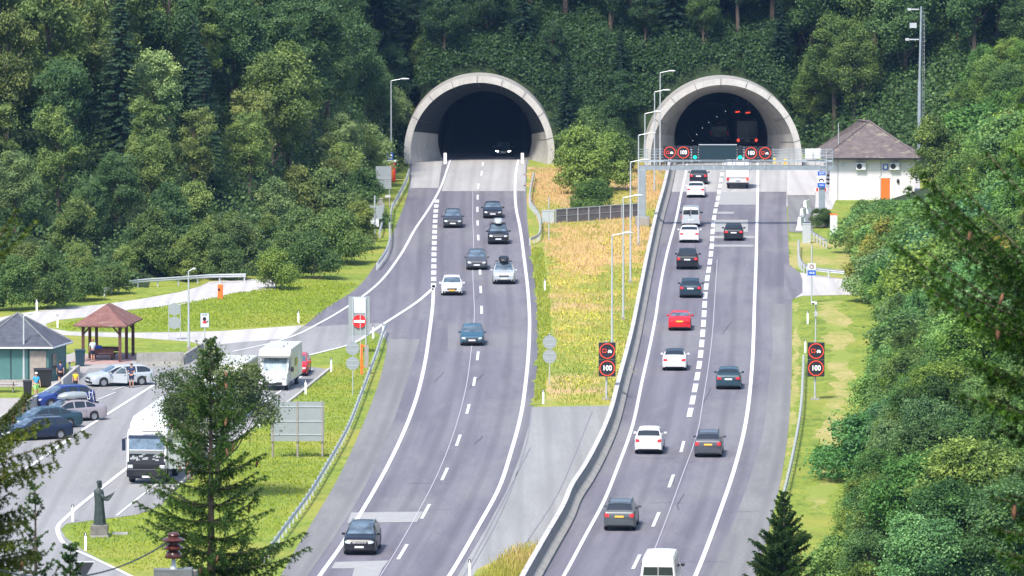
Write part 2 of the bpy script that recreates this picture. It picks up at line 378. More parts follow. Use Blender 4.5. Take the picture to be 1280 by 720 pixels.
def poly(name, px, m, layer=1, smooth=0, parent=None, ragged=0.0):
    pts = [P(*p) for p in px]
    if ragged:
        rr = random.Random(len(px) * 7 + int(px[0][0])); out = []
        for i in range(len(pts)):
            a_, b_ = Vector(pts[i]), Vector(pts[(i + 1) % len(pts)]); k = max(1, int((b_ - a_).length / 1.1))
            q = (b_ - a_).normalized(); q = Vector((-q.y, q.x))
            for j in range(k): v = a_.lerp(b_, j / k) + q * rr.gauss(0, ragged) + q * ragged * 1.6 * math.sin(j * .45 + i); out.append((v.x, v.y))
        pts = out
    if smooth:
        out = []; n = len(pts)
        for i in range(n):
            p0, p1, p2, p3 = [Vector(pts[(i + k) % n]) for k in (-1, 0, 1, 2)]
            for t in np.linspace(0, 1, 6)[:-1]:
                out.append(0.5 * ((2 * p1) + (-p0 + p2) * t + (2 * p0 - 5 * p1 + 4 * p2 - p3) * t * t + (-p0 + 3 * p1 - 3 * p2 + p3) * t ** 3))
        pts = [(v.x, v.y) for v in out]
    vs_ = [(x, y, layer * LAYER) for x, y in pts]
    tri = tessellate_polygon([[Vector(v) for v in vs_]])
    o = sheet(name, vs_, [tuple(t) for t in tri], [(v[0], v[1]) for v in vs_], m)
    me = o.data
    for p in me.polygons:
        if p.normal.z < 0: p.flip()
    return o
def strip_verts(pw, w, z):
    n = len(pw); vs_ = []
    for i in range(n):
        a_ = Vector(pw[max(0, i - 1)]); b_ = Vector(pw[min(n - 1, i + 1)]); t = (b_ - a_).normalized(); q = Vector((-t.y, t.x)) * w / 2; p = Vector(pw[i])
        vs_ += [(p.x + q.x, p.y + q.y, z), (p.x - q.x, p.y - q.y, z)]
    return vs_, [(2 * i, 2 * i + 1, 2 * i + 3, 2 * i + 2) for i in range(n - 1)]
marks = MB()
LM = 5 * LAYER
def line(pts, w=0.22, n=80, y0=None, y1=None, mb=None, z=None):
    ya = y0 if y0 is not None else min(p[1] for p in pts); yb = y1 if y1 is not None else max(p[1] for p in pts)
    ys = np.linspace(ya, yb, n); xs = smooth_curve(pts, ys)
    (mb or marks).add(*strip_verts([P(x, y) for x, y in zip(xs, ys)], w, z if z else LM))
def line_free(pts, w=0.22, mb=None, z=None, sub=6):
    W = [Vector(P(*p)) for p in pts]; out = []
    for i in range(len(W) - 1):
        p0 = W[max(0, i - 1)]; p1 = W[i]; p2 = W[i + 1]; p3 = W[min(len(W) - 1, i + 2)]
        for t in np.linspace(0, 1, sub + 1)[:-1]:
            out.append(0.5 * ((2 * p1) + (-p0 + p2) * t + (2 * p0 - 5 * p1 + 4 * p2 - p3) * t * t + (-p0 + 3 * p1 - 3 * p2 + p3) * t ** 3))
    out.append(W[-1]); (mb or marks).add(*strip_verts([(v.x, v.y) for v in out], w, z if z else LM)); return out

# lines of the left carriageway (survey pixels)
L_right = [(648, 200), (645, 215), (644, 230), (645, 260), (650, 285), (655, 322), (660, 365), (662, 400), (661, 435), (657, 480), (652, 515), (639, 565), (624, 610), (597, 660), (562, 720), (520, 780)]
L_dash = [(604, 200), (602, 217), (598, 232), (597, 250), (597, 279), (598, 300), (600, 341), (601, 365), (602, 390), (600, 420), (597, 447), (593, 477), (585, 512), (573, 551), (556, 593), (532, 640), (503, 691), (470, 745), (452, 780)]
L_block = [(547, 245), (545, 262), (543, 300), (542, 355)]
L_left = [(542, 357), (541, 380), (537, 415), (531, 455), (520, 500), (505, 540), (485, 582), (467, 615), (445, 652), (427, 682), (400, 720), (362, 780)]
Ramp_out = [(563, 200), (558, 215), (552, 232), (544, 248), (533, 266), (520, 285), (500, 320), (467, 360), (437, 382), (400, 404), (362, 422), (332, 431), (290, 440)]
Ramp_in = [(541, 361), (520, 379), (480, 405), (465, 415), (440, 430), (400, 441), (375, 447)]
L_edge_r = [(659, 198), (658, 240), (660, 285), (664, 315), (668, 345), (671, 375), (673.5, 410), (673, 445), (670, 480), (666, 507), (662, 530), (650, 570), (634, 612), (607, 662), (572, 720), (530, 780)]
L_edge_l = [(515, 200), (510, 240), (500, 270), (484, 302), (474, 328), (460, 349), (445, 363), (425, 378)]
# right carriageway
R_left = [(859, 200), (858, 212), (852, 240), (845, 275), (835, 312), (825, 360), (819, 400), (812, 435), (802, 480), (790, 535), (772, 585), (755, 627), (732, 670), (705, 720), (668, 780)]
R_block = [(906, 200), (904, 210), (899, 240), (892, 277), (889, 315), (882, 365), (879, 410), (874, 457), (867, 495), (860, 528), (853, 559), (839, 602), (820, 650), (797, 700), (757, 780)]
R_right = [(947, 200), (947, 240), (946, 290), (945, 330), (943, 385), (942, 420), (940, 460), (930, 540), (917, 590), (900, 640), (870, 719), (842, 780)]
R_edge_r = [(984, 200), (983, 240), (985, 290), (987, 335), (990, 372), (990, 410), (989, 480), (985, 540), (976, 600), (962, 660), (945, 720), (925, 780)]
Bar = [(839, 200), (837, 212), (831, 240), (821, 277), (811, 322), (800, 377), (790, 427), (775, 485), (760, 540), (747, 570), (730, 602), (714, 627), (706, 647), (682, 690), (664, 722), (632, 780)]
BAR_H = 0.95

# carriageways run on into the tunnels
def road_sheet(name, left, right, y0, y1, m, layer, center, n=110): return ribbon(name, left, right, y0, y1, m, layer, n, center)
L_asph_l = L_edge_l[:5] + [(474, 328)]
road_sheet('road', [(512, 199), (510, 240), (500, 270), (487, 300), (470, 330), (440, 365), (400, 390), (380, 408)], L_edge_r, 199, 408, 'asphalt', 1, L_dash)
road_sheet('road', [(486, 408), (486, 424), (481, 450), (473, 480), (452, 535), (412, 617), (392, 650), (362, 700), (320, 780)], L_edge_r, 408, 780, 'asphalt', 1, L_dash)
ribbon('hard_shoulder', [(486, 424), (476, 470), (452, 535), (412, 617), (392, 650), (362, 700), (320, 780)], [(525, 424), (508, 480), (487, 540), (452, 617), (432, 650), (398, 700), (340, 780)], 424, 780, 'asphalt_grey', 2, 60)
poly('road', [(425, 400), (560, 400), (560, 440), (484, 440), (483, 424), (470, 415), (400, 441), (425, 420)], 'asphalt', 1.5)
road_sheet('road', [(x + 2, y) for x, y in Bar], R_edge_r, 199, 780, 'asphalt', 1, R_block, 130)
ribbon('hard_shoulder', [(962, 380), (966, 430), (961, 480), (954, 540), (940, 590), (922, 640), (902, 690), (862, 780)], R_edge_r, 380, 780, 'asphalt_grey', 2, 60)
# light slabs in front of the tunnels
ribbon('concrete_slab', [(515, 200), (513, 235)], [(553, 200), (548, 235)], 200, 235, 'slab', 2, 12)
ribbon('concrete_slab', [(565, 200), (552, 239)], [(657, 200), (657, 239)], 200, 239, 'slab', 2, 12)
ribbon('concrete_slab', [(840, 203), (832, 240)], [(905, 203), (899, 240)], 203, 240, 'slab', 2, 12)
ribbon('concrete_slab', [(907, 203), (897, 256)], [(983, 203), (947, 256)], 203, 240, 'slab', 2, 12)
ribbon('concrete_slab', [(950, 203), (949, 240)], [(984, 203), (983, 240)], 203, 240, 'slab', 3, 12)
poly('road_patch', [(897, 240), (945, 240), (945, 256), (895, 256)], 'concrete_patch', 2)
poly('road_patch', [(893, 275), (935, 275), (935, 290), (890, 290)], 'concrete_patch', 2)
poly('road_patch', [(897, 265), (917, 265), (917, 267.5), (897, 267.5)], 'concrete_patch', 3)
poly('road_patch', [(889, 295), (943, 295), (943, 298), (889, 298)], 'concrete_patch', 2)
poly('road_patch', [(888, 306), (942, 306), (942, 308.5), (888, 308.5)], 'concrete_patch', 2)
poly('road_patch', [(439, 641), (529, 640), (521, 653), (434, 654)], 'concrete_patch', 3)
poly('road_patch', [(419, 703), (486, 701), (478, 711), (470, 728), (438, 728), (443, 711), (414, 711)], 'concrete_patch', 3)
# gore of old light asphalt between the carriageways
poly('gore_paving', [(665, 509), (769, 507), (762, 535), (748, 572), (733, 602), (716, 628), (708, 648), (684, 690), (660, 731), (634, 780), (528, 780), (572, 720), (607, 662), (634, 612), (650, 570), (662, 530)], 'old_asphalt', 2)
# meadow of the median
poly('median_meadow', [(659, 199), (835, 199), (831, 240), (821, 277), (811, 322), (800, 377), (790, 427), (775, 485), (769, 508), (720, 510), (666, 508), (670, 480), (673, 445), (673.5, 410), (671, 375), (664, 315), (659, 270)], 'meadow', 1)
poly('dry_meadow', [(664, 216), (700, 214), (722, 226), (716, 250), (690, 256), (668, 252)], 'straw', 2, ragged=.35)
poly('dry_meadow', [(690, 286), (740, 281), (812, 280), (808, 312), (796, 330), (755, 333), (735, 345), (700, 335), (690, 320)], 'straw', 2, ragged=.45)
poly('dry_meadow', [(792, 214), (831, 212), (826, 245), (812, 262), (800, 250)], 'straw', 2, ragged=.3)
poly('mown_strip', [(664, 303), (679, 303), (684, 340), (690, 400), (690, 450), (684, 480), (678, 507), (666, 507), (670, 480), (673, 445), (673.5, 410), (671, 375), (666, 330)], 'grass', 2, ragged=.12)
poly('median_tip', [(596, 712), (640, 692), (678, 684), (672, 690), (655, 722), (620, 780), (560, 780)], 'meadow', 3)
# pale ground to the right of the right tunnel
poly('forecourt', [(984, 199), (1150, 199), (1150, 246), (1045, 249), (1040, 262), (1020, 262), (983, 258)], 'pale_road', 2)
poly('forecourt_asphalt', [(984, 244), (1020, 244), (1016, 292), (986, 290)], 'asphalt_grey', 3)
poly('access_road', [(986, 338), (1001, 341), (1060, 350), (1090, 353), (1090, 368), (1003, 370), (990, 374)], 'pale_road', 2)
poly('access_apron', [(985, 330), (1000, 341), (1003, 350), (1003, 366), (990, 375), (980, 375), (980, 330)], 'asphalt', 3)
poly('verge', [(1020, 378), (1040, 376), (1062, 400), (1064, 450), (1062, 520), (1046, 600), (1024, 640), (1018, 620), (1027, 540), (1041, 480), (1036, 440), (1030, 405)], 'dry_grass', .5, ragged=.22)
poly('verge', [(990, 378), (996, 378), (1000, 440), (996, 500), (990, 560), (982, 610), (975, 620), (984, 560), (989, 480), (991, 420)], 'dry_grass', .5, ragged=.10)
poly('verge', [(986, 292), (1090, 305), (1090, 348), (1050, 349), (1002, 340), (987, 333)], 'dry_grass', .5, ragged=.12)
# rest area: service road
sr_up = [(-80, 402), (0, 397), (30, 391), (75, 385), (125, 381), (175, 374), (225, 365), (250, 358), (262, 352), (310, 349), (345, 349), (345, 362), (292, 366), (265, 373), (225, 381), (162, 387), (125, 395), (72, 400), (57, 405), (60, 410), (87, 414.5), (150, 416), (212, 415.5), (275, 414), (325, 410.5), (380, 406.5), (358, 423), (300, 428), (257, 432.5), (237, 427), (175, 422.5), (112, 420.5), (70, 418.5), (40, 416), (0, 411), (-80, 411)]
poly('service_road', sr_up, 'pale_road', 1)
poly('mown_strip', [(177, 364), (230, 356), (262, 352), (250, 358), (225, 365), (190, 370)], 'grass', 2)
lot = [(229, 457), (232, 447), (257, 433), (300, 428), (358, 423), (380, 408), (400, 408), (470, 404), (480, 405), (465, 415), (440, 430), (400, 441), (374, 448), (383, 458), (412, 462), (365, 500), (320, 532), (262, 575), (215, 615), (202, 632), (170, 644), (120, 650), (83, 655), (76, 662), (82, 672), (105, 689), (165, 722), (215, 780), (-260, 780), (-260, 560), (0, 532), (30, 520), (98, 472), (110, 458), (171, 458)]
poly('car_park', lot, 'asphalt_lot', 2)
poly('footpath', [(-120, 498), (40, 498), (58, 488), (90, 470), (88, 459), (112, 452), (180, 449), (171, 459), (112, 461), (98, 474), (60, 497), (10, 530), (-120, 560), (-120, 512), (-20, 505)], 'paving', 3)
poly('shelter_floor', [(88, 452), (112, 443), (150, 441), (176, 444), (160, 455), (112, 456)], 'red_paving', 4)
poly('footpath', [(60, 452), (92, 441), (112, 443), (90, 453), (75, 456)], 'paving', 3)
poly('footpath', [(-60, 473), (62, 476), (90, 466), (90, 474), (60, 484), (-60, 483)], 'paving', 2)

# painted lines
line(L_right, 0.26); line(L_left, 0.26); line(Ramp_out, 0.24, 120, 200, 440); line_free(Ramp_in, 0.30)
for a_, b_ in [(203, 208), (214, 220), (230, 237), (244, 250), (259, 265.5), (276, 282.5), (294, 301), (315, 322), (337, 344), (358, 367), (383, 393), (411, 421), (440, 451), (472, 483), (506, 518), (544, 558), (585.5, 601), (631, 649), (681, 700), (735, 755)]:
    line(L_dash, 0.20, 5, a_, b_)
def Yof(py): return P(640, py)[1]
def pyof(Y):
    lo, hi = 180.0, 800.0
    for _ in range(40):
        m_ = (lo + hi) / 2
        if P(640, m_)[1] > Y: lo = m_
        else: hi = m_
    return lo
Y = Yof(250)
while Y > Yof(355): line(L_block, 0.42, 3, pyof(Y), pyof(Y - 4.1)); Y -= 6.3
line(R_left, 0.22); line(R_right, 0.26)
Y = Yof(522)
while Y < Yof(203): line(R_block, 0.36, 4, pyof(Y + 6.0), pyof(Y)); Y += 8.3
for a_, b_ in [(552, 566), (594, 610), (641, 659), (694, 712), (750, 770)]: line(R_block, 0.20, 5, a_, b_)
for pts in ([(192, 482), (100, 540), (66, 564), (0, 609), (-60, 655)], [(390, 462), (322, 510), (190, 610), (146, 645)], [(300, 475), (240, 524), (157, 587), (110, 624), (82, 648), (72, 662), (82, 682), (112, 696), (160, 719), (210, 745)]):
    line_free(pts, 0.26 if pts[0][0] != 390 else 0.16)
for k in range(9):    # parking bays, faint
    x0, y0 = 185 - k * 22, 460 + k * 10.5
    if k in (0, 1, 2, 3, 4): line_free([(207 - k * 21, 461 + k * 10), (176 - k * 18, 464 + k * 12)], 0.12)
tag(marks.build('road_markings', 'road_paint'), kind='structure')
tar = MB()
line([(x - 6, y) if y < 330 else (x - 9, y) for x, y in L_dash if y > 240], 0.05, 80, 240, 760, tar)
line([(897, 320), (895, 350), (893, 380), (891, 412), (886, 455), (879, 500), (872, 540), (851, 600), (822, 678), (800, 730)], 0.05, 80, 325, 720, tar)
tag(tar.build('road_joint', 'tar_light'), kind='structure')
tar = MB()
line([(650, 585), (622, 640), (580, 720)], 0.05, 10, 560, 720, tar); line([(740, 515), (722, 560), (696, 620), (650, 690)], 0.05, 10, 515, 690, tar); line([(664, 512), (661, 540), (647, 590), (620, 655), (585, 718)], 0.05, 20, 512, 718, tar)
tag(tar.build('road_joint', 'tar'), kind='structure')
ck = MB(); rc_ = random.Random(12)
for k in range(34):
    left_ = rc_.random() < .5; py_ = rc_.uniform(260, 710); cv = L_dash if left_ else R_block; x_, y_ = P(smooth_curve(cv, [py_])[0], py_); x_ += rc_.uniform(-3.4, 3.4); pts_ = [(x_, y_)]; along = rc_.random() < .5
    for j in range(rc_.randint(4, 9)): x_ += rc_.uniform(-.12, .12) + (0 if along else .35); y_ += (rc_.uniform(.8, 2.0) if along else rc_.uniform(-.25, .25)); pts_.append((x_ + (.12 * j if along else 0), y_))
    ck.add(*strip_verts(pts_, rc_.uniform(.03, .07), 4 * LAYER))
tag(ck.build('road_crack_sealant', 'tar_dark' if 'tar_dark' in M else mat('tar_dark', (.085, .083, .09), .7)), kind='structure')
# kerbstones along the parking strip
kb = MB()
pts = line_free([(412, 462), (407, 466), (365, 500), (320, 532), (262, 575), (215, 615)], 0.01, MB(), sub=14)
for i in range(len(pts) - 1):
    p, q = pts[i], pts[i + 1]; d = q - p; c = (p + q) / 2
    kb.box((c.x, c.y, 0.06), (d.length * 0.94, 0.2, 0.16), math.atan2(d.y, d.x))
tag(kb.build('kerb', 'concrete_pale', bevel=.01), kind='structure')

# ---------------------------------------------------------------- median wall of the right carriageway
def wall_profile(name, px, prof, m, label, cat, top=None, y0=None, y1=None, n=120):
    ys = np.linspace(y0, y1, n); xs = smooth_curve(px, ys); W = [Vector(P(x, y)) for x, y in zip(xs, ys)]
    def band(pr, closed):
        vs_ = []; k = len(pr)
        for i, p in enumerate(W):
            t = (W[min(n - 1, i + 1)] - W[max(0, i - 1)]).normalized(); q = Vector((-t.y, t.x))   # points +x side when t is -y
            if q.x < 0: q = -q
            for (o_, z) in pr: vs_.append((p.x + q.x * o_, p.y + q.y * o_, z))
        fs = [(i * k + j, i * k + (j + 1) % k, (i + 1) * k + (j + 1) % k, (i + 1) * k + j) for i in range(n - 1) for j in range(k if closed else k - 1)]
        fs += [tuple(range(k)), tuple(range((n - 1) * k, n * k))[::-1]]
        return MB().add(vs_, fs)
    root = empty(name, (0, 0, 0), 0, label, cat)
    band(prof, True).build('wall_body', m, root, smooth=30)
    if top: band(top, True).build('coping', 'barrier_top', root)
    return root
wall_profile('concrete_barrier', Bar, [(-.28, -.05), (-.13, BAR_H), (.13, BAR_H), (.25, .40), (.62, .16), (.62, -.05)], 'concrete',
             'long concrete median wall with white top beside the right carriageway', 'barrier', [(-.15, BAR_H), (-.15, BAR_H + .05), (.15, BAR_H + .05), (.15, BAR_H)], 203, 775)

Y_ = Yof(770); jme = None; bar_root = [o for o in bpy.data.objects if o.name == 'concrete_barrier'][0]
while Y_ < Yof(206):
    py_ = pyof(Y_); x_, y_ = P(smooth_curve(Bar, [py_])[0], py_); a_ = P(smooth_curve(Bar, [py_ - 4])[0], py_ - 4); an = math.atan2(a_[1] - y_, a_[0] - x_) - math.pi / 2
    if jme is None:
        b_ = MB().add([(-.155, -.02, 1.005), (-.155, .02, 1.005), (.155, .02, 1.005), (.155, -.02, 1.005), (.165, -.02, .97), (.165, .02, .97), (.285, .02, .40), (.285, -.02, .40), (.64, .02, .17), (.64, -.02, .17), (.64, .02, 0), (.64, -.02, 0)], [(0, 3, 2, 1), (3, 4, 5, 2), (4, 7, 6, 5), (7, 9, 8, 6), (9, 11, 10, 8)]).build('joint', 'rim_dark', bar_root); jme = b_.data
    else: b_ = bpy.data.objects.new('joint', jme); C.objects.link(b_); b_.parent = bar_root
    b_.location = (x_, y_, 0); b_.rotation_euler = (0, 0, an); Y_ += 6
# guardrails: posts + W beam
def guardrail(px, label, h=0.75, free=True, step=2.0, sides=(1,), m='galv_pale', zf=None):
    W = line_free(px, 0.01, MB(), sub=10); W = [Vector((p.x, p.y, 0)) for p in W]
    root = empty('guardrail', (W[0].x, W[0].y, 0), 0, label, 'guardrail'); o = W[0].copy()
    L_ = [0]
    for i in range(1, len(W)): L_.append(L_[-1] + (W[i] - W[i - 1]).length)
    n = max(3, int(L_[-1] / 1.0)); pts = []
    for s_ in np.linspace(0, L_[-1], n):
        pts.append(Vector((np.interp(s_, L_, [w.x for w in W]), np.interp(s_, L_, [w.y for w in W]), 0)))
    prof = [(0.0, h - .31), (.05, h - .26), (.05, h - .20), (.0, h - .155), (.05, h - .11), (.05, h - .05), (0, h)]
    for sd in sides:
        vs_ = []; k = len(prof)
        for i, p in enumerate(pts):
            t = (pts[min(n - 1, i + 1)] - pts[max(0, i - 1)]).normalized(); q = Vector((-t.y, t.x, 0)) * sd
            for (a_, z) in prof: vs_.append(p - o + q * (a_ + .09) + Vector((0, 0, z)))
        MB().add(vs_, [(i * k + j, i * k + j + 1, (i + 1) * k + j + 1, (i + 1) * k + j) for i in range(n - 1) for j in range(k - 1)]).build('rail_beam', m, root, smooth=50)
    np_ = int(L_[-1] / step) + 1; pme = None
    for s_ in np.linspace(0.1, L_[-1] - .1, min(np_, 60)):
        p = Vector((np.interp(s_, L_, [w.x for w in W]), np.interp(s_, L_, [w.y for w in W]), 0)) - o
        if pme is None:
            po = MB().box((0, 0, h / 2 - .08), (.12, .14, h)).build('post', 'galv', root); pme = po.data; po.location = p
        else:
            po = bpy.data.objects.new('post', pme); C.objects.link(po); po.parent = root; po.location = p
    return root
guardrail([(481, 417), (478, 424), (471, 446), (462, 470), (449, 505), (433, 545), (407, 592), (384, 630), (360, 663), (330, 705)], 'long steel guardrail between the mown slope and the left carriageway')
guardrail([(511, 219), (507, 232), (500, 246), (491, 262)], 'steel guardrail curving down the grass strip beside the left tunnel mouth', sides=(1,))
guardrail([(490, 262), (487, 285), (487, 305), (482, 322), (471, 338)], 'white guardrail end bending away at the top of the exit ramp')
guardrail([(479, 262), (477, 285), (474, 298)], 'short upright rail beside the grey cabinets at the exit ramp')
guardrail([(130, 371), (150, 365), (170, 360.5), (220, 357), (262, 354), (307, 353)], 'steel guardrail along the forest edge behind the service road', sides=(-1,))
guardrail([(1004, 455), (1003, 480), (1001, 515), (996, 550), (988, 590), (978, 632)], 'guardrail on the grass verge right of the right carriageway')
guardrail([(998, 310), (997.5, 322), (999, 334), (1006, 342), (1016, 345.5), (1035, 348), (1058, 350)], 'curved guardrail round the corner of the pale access road', h=.8)
guardrail([(1013, 299), (1020, 303), (1033, 311)], 'short guardrail between the grey cabinet and the gantry footing', h=.8)
guardrail([(667, 224), (663, 242), (662, 258), (667, 266), (673, 276), (675, 288), (673, 301), (662, 307)], 'looped white guardrail around the median gap near the left tunnel')

# ---------------------------------------------------------------- tunnel portals
def arc(cx, cy, r, zc, n=48):
    a0 = math.asin(min(1, zc / r)); th = np.linspace(-a0, math.pi + a0, n); return [(cx + r * math.cos(t), cy, zc + r * math.sin(t)) for t in th]
def cmp_(V, F):
    u = sorted({i for f in F for i in f}); mp = {a_: b_ for b_, a_ in enumerate(u)}
    return MB().add([V[i] for i in u], [tuple(mp[i] for i in f) for f in F])
def portal(c, Ro, zc, Ri, Rt, zt, shift, depth, dark_top, label):
    cx, cy = c; root = empty('tunnel_portal', (cx, cy, 0), 0, label, 'tunnel portal'); n = 60
    def loft(rings, name, m, sm=40, sel=None):
        vs_ = [p for r_ in rings for p in r_]; fs = []
        for k in range(len(rings) - 1):
            for i in range(n - 1):
                fs.append((k * n + i, k * n + i + 1, (k + 1) * n + i + 1, (k + 1) * n + i))
        mb = MB().add(vs_, fs); return mb.build(name, m, root, smooth=sm)
    lean = 1.6                                        # the rim leans back at its crown
    def A(r, y, z0, sh=0, ln=0): 
        return [(x + sh, y + ln * max(0, z) / 9.0, z) for (x, _, z) in arc(0, 0, r, z0, n)]
    front_o = A(Ro, 0, zc, 0, lean); front_i = A(Ri, -.02, zc, 0, lean)
    back_i = A(Rt, depth, zt, shift); fo2 = A(Ro, 8, zc, 0, 0)
    loft([front_o, front_i], 'rim', 'concrete_pale'); loft([front_o, fo2], 'outer_shell', 'concrete')
    # funnel split by height at 3.3 m
    K = 12; rings = []
    for k in range(K + 1):
        t = k / K; rings.append([tuple(np.array(a_) * (1 - t) + np.array(b_) * t) for a_, b_ in zip(front_i, back_i)])
    up = MB(); lo = MB(); 
    flat = [p for r_ in rings for p in r_]
    fu, fl = [], []
    # cut index on both sides
    def split(p): return p[2] > 3.25
    ncut = [i for i in range(n) if front_i[i][2] > 3.2]
    i0, i1 = ncut[0], ncut[-1]
    for k in range(K):
        for i in range(n - 1):
            f = (k * n + i, k * n + i + 1, (k + 1) * n + i + 1, (k + 1) * n + i)
            (fu if i0 <= i < i1 else fl).append(f)
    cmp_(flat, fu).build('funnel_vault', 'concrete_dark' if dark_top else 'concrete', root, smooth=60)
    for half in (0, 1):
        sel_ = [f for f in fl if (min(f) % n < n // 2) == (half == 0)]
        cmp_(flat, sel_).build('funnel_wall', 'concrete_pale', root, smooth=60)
    for i in range(6, n - 6, 6):
        a0_, b0_ = Vector(front_o[i]), Vector(front_i[i]); t_ = (Vector(front_o[i + 1]) - a0_).normalized() * .025; f_ = Vector((0, -.035, 0)); q_ = Vector(rings[K // 2][i]) * 1.0; inn = (Vector((0, 0, zc)) - b0_); inn.y = 0; inn = inn.normalized() * .03
        MB().add([a0_ - t_ + f_, a0_ + t_ + f_, b0_ + t_ + f_, b0_ - t_ + f_, q_ + t_ + inn, q_ - t_ + inn], [(0, 1, 2, 3), (3, 2, 4, 5)]).build('formwork_joint', 'rim_dark', root)
    tube = A(Rt, 110, zt, shift)
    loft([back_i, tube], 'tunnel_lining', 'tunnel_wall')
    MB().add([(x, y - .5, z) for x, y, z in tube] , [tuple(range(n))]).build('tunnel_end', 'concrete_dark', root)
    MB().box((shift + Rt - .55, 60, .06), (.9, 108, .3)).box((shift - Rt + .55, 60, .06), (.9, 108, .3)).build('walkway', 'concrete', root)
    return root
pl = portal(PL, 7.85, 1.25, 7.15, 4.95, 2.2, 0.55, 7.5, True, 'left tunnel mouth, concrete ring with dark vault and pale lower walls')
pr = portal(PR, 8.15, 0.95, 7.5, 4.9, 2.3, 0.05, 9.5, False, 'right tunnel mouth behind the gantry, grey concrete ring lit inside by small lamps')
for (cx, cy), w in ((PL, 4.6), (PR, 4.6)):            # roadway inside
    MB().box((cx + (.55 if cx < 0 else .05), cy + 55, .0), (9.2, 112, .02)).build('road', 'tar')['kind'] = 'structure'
# pale marker posts at the mouth
for px, lab in ((556.5, 'pale marker panel at the left side of the left tunnel mouth'), (653, 'pale marker panel at the right side of the left tunnel mouth')):
    x, y = P(px, 205.5)
    r_ = empty('marker_post', (x, y, 0), 0, lab, 'marker post')
    MB().box((0, 0, .62), (.34, .14, 1.15)).build('panel', 'white', r_, bevel=.05); MB().box((0, 0, .03), (.45, .3, .08)).build('foot', 'concrete', r_)
# small lamps in the right tunnel
for i, (px, py, col, lab) in enumerate([(866, 176, 'led_white', 'lowest'), (871, 168, 'led_white', 'second'), (878, 160, 'led_white', 'third'), (886, 153, 'led_white', 'fourth'), (896, 146, 'led_white', 'fifth'), (907, 139, 'led_white', 'highest')]):
    x, y = P(px, py, 0); yy = PR[1] + 14 + i * 6; t = yy / y; z = HC + (0 - HC) * t
    z = HC - HC * t
    lx = x * t; tg = MB().box((lx, yy, z), (.07, .1, .05)).build('tunnel_lamp', 'led_white'); tag(tg, '%s of the row of white lamps up the left vault of the right tunnel' % lab, 'lamp', 'white tunnel lamps')
    MB().tube((lx, yy, z), (lx - .6, yy, z + .9), .03).build('bracket', 'black', tg)
for (px, py, lab) in ((922, 140, 'left one of two red tunnel signals high in the right tunnel'), (935, 141, 'right one of two red tunnel signals high in the right tunnel')):
    x, y = P(px, py, 0); yy = PR[1] + 30; t = yy / y; z = HC - HC * t
    b_ = MB().box((x * t, yy + .05, z), (.75, .1, .4)).build('tunnel_signal', 'panel_black'); tag(b_, lab, 'signal', 'red tunnel signals')
    MB().box((x * t - .12, yy - .02, z), (.22, .04, .1)).box((x * t + .12, yy - .02, z + .04), (.2, .04, .1)).build('lamp', 'tail_lit', b_)
    MB().tube((x * t, yy + .05, z), (x * t, yy + .05, z + 1.6), .04).build('hanger', 'galv', b_)
# ---------------------------------------------------------------- vehicles
paint('p_midblue', (0.03, 0.085, 0.13))
TYPES = {
 'hatch': dict(L=4.15, W=1.78, H=1.48, top=[(0, .80), (.015, 1.0), (.04, 1.08), (.15, 1.40), (.24, 1.46), (.40, 1.48), (.52, 1.46), (.60, 1.39), (.77, .97), (.92, .84), (.975, .74), (1, .62)], belt=(1.0, .90), wr=.31, cl=.17, ax=(.19, .81), glass=(.10, .74), pil=(.30, .50)),
 'sedan': dict(L=4.70, W=1.83, H=1.44, top=[(0, .78), (.012, .98), (.03, 1.04), (.15, 1.06), (.29, 1.36), (.36, 1.42), (.48, 1.44), (.56, 1.42), (.63, 1.35), (.77, .97), (.93, .82), (.98, .72), (1, .60)], belt=(.98, .88), wr=.32, cl=.16, ax=(.21, .81), glass=(.19, .74), pil=(.34, .52)),
 'suv': dict(L=4.60, W=1.88, H=1.68, top=[(0, .86), (.012, 1.10), (.03, 1.18), (.12, 1.56), (.18, 1.64), (.40, 1.68), (.55, 1.66), (.62, 1.58), (.76, 1.12), (.92, 1.0), (.98, .90), (1, .74)], belt=(1.14, 1.04), wr=.36, cl=.22, ax=(.19, .81), glass=(.07, .73), pil=(.27, .49)),
 'wagon': dict(L=4.65, W=1.80, H=1.47, top=[(0, .80), (.012, 1.0), (.03, 1.06), (.12, 1.38), (.18, 1.44), (.38, 1.47), (.52, 1.46), (.60, 1.38), (.76, .97), (.93, .83), (.98, .73), (1, .60)], belt=(.98, .89), wr=.32, cl=.17, ax=(.20, .81), glass=(.06, .73), pil=(.28, .49)),
 'mpv': dict(L=4.35, W=1.80, H=1.60, top=[(0, .82), (.012, 1.06), (.03, 1.14), (.12, 1.48), (.19, 1.57), (.40, 1.60), (.54, 1.58), (.62, 1.49), (.82, 1.02), (.94, .88), (.98, .78), (1, .64)], belt=(1.06, .97), wr=.32, cl=.17, ax=(.19, .81), glass=(.07, .78), pil=(.28, .50)),
 'van': dict(L=5.0, W=1.92, H=1.96, top=[(0, .75), (.004, 1.20), (.012, 1.75), (.03, 1.92), (.3, 1.96), (.66, 1.95), (.72, 1.86), (.86, 1.18), (.96, 1.04), (.985, .92), (1, .70)], belt=(1.14, 1.08), wr=.34, cl=.20, ax=(.19, .82), glass=(.05, .83), pil=(.30, .58)),
 'bigvan': dict(L=5.4, W=2.05, H=2.28, top=[(0, .75), (.004, 1.30), (.010, 2.05), (.03, 2.22), (.3, 2.28), (.66, 2.27), (.73, 2.15), (.86, 1.35), (.96, 1.14), (.985, .98), (1, .70)], belt=(1.30, 1.22), wr=.35, cl=.20, ax=(.18, .82), glass=(.05, .83), pil=(.33, .60)),
}
WHEEL = {}
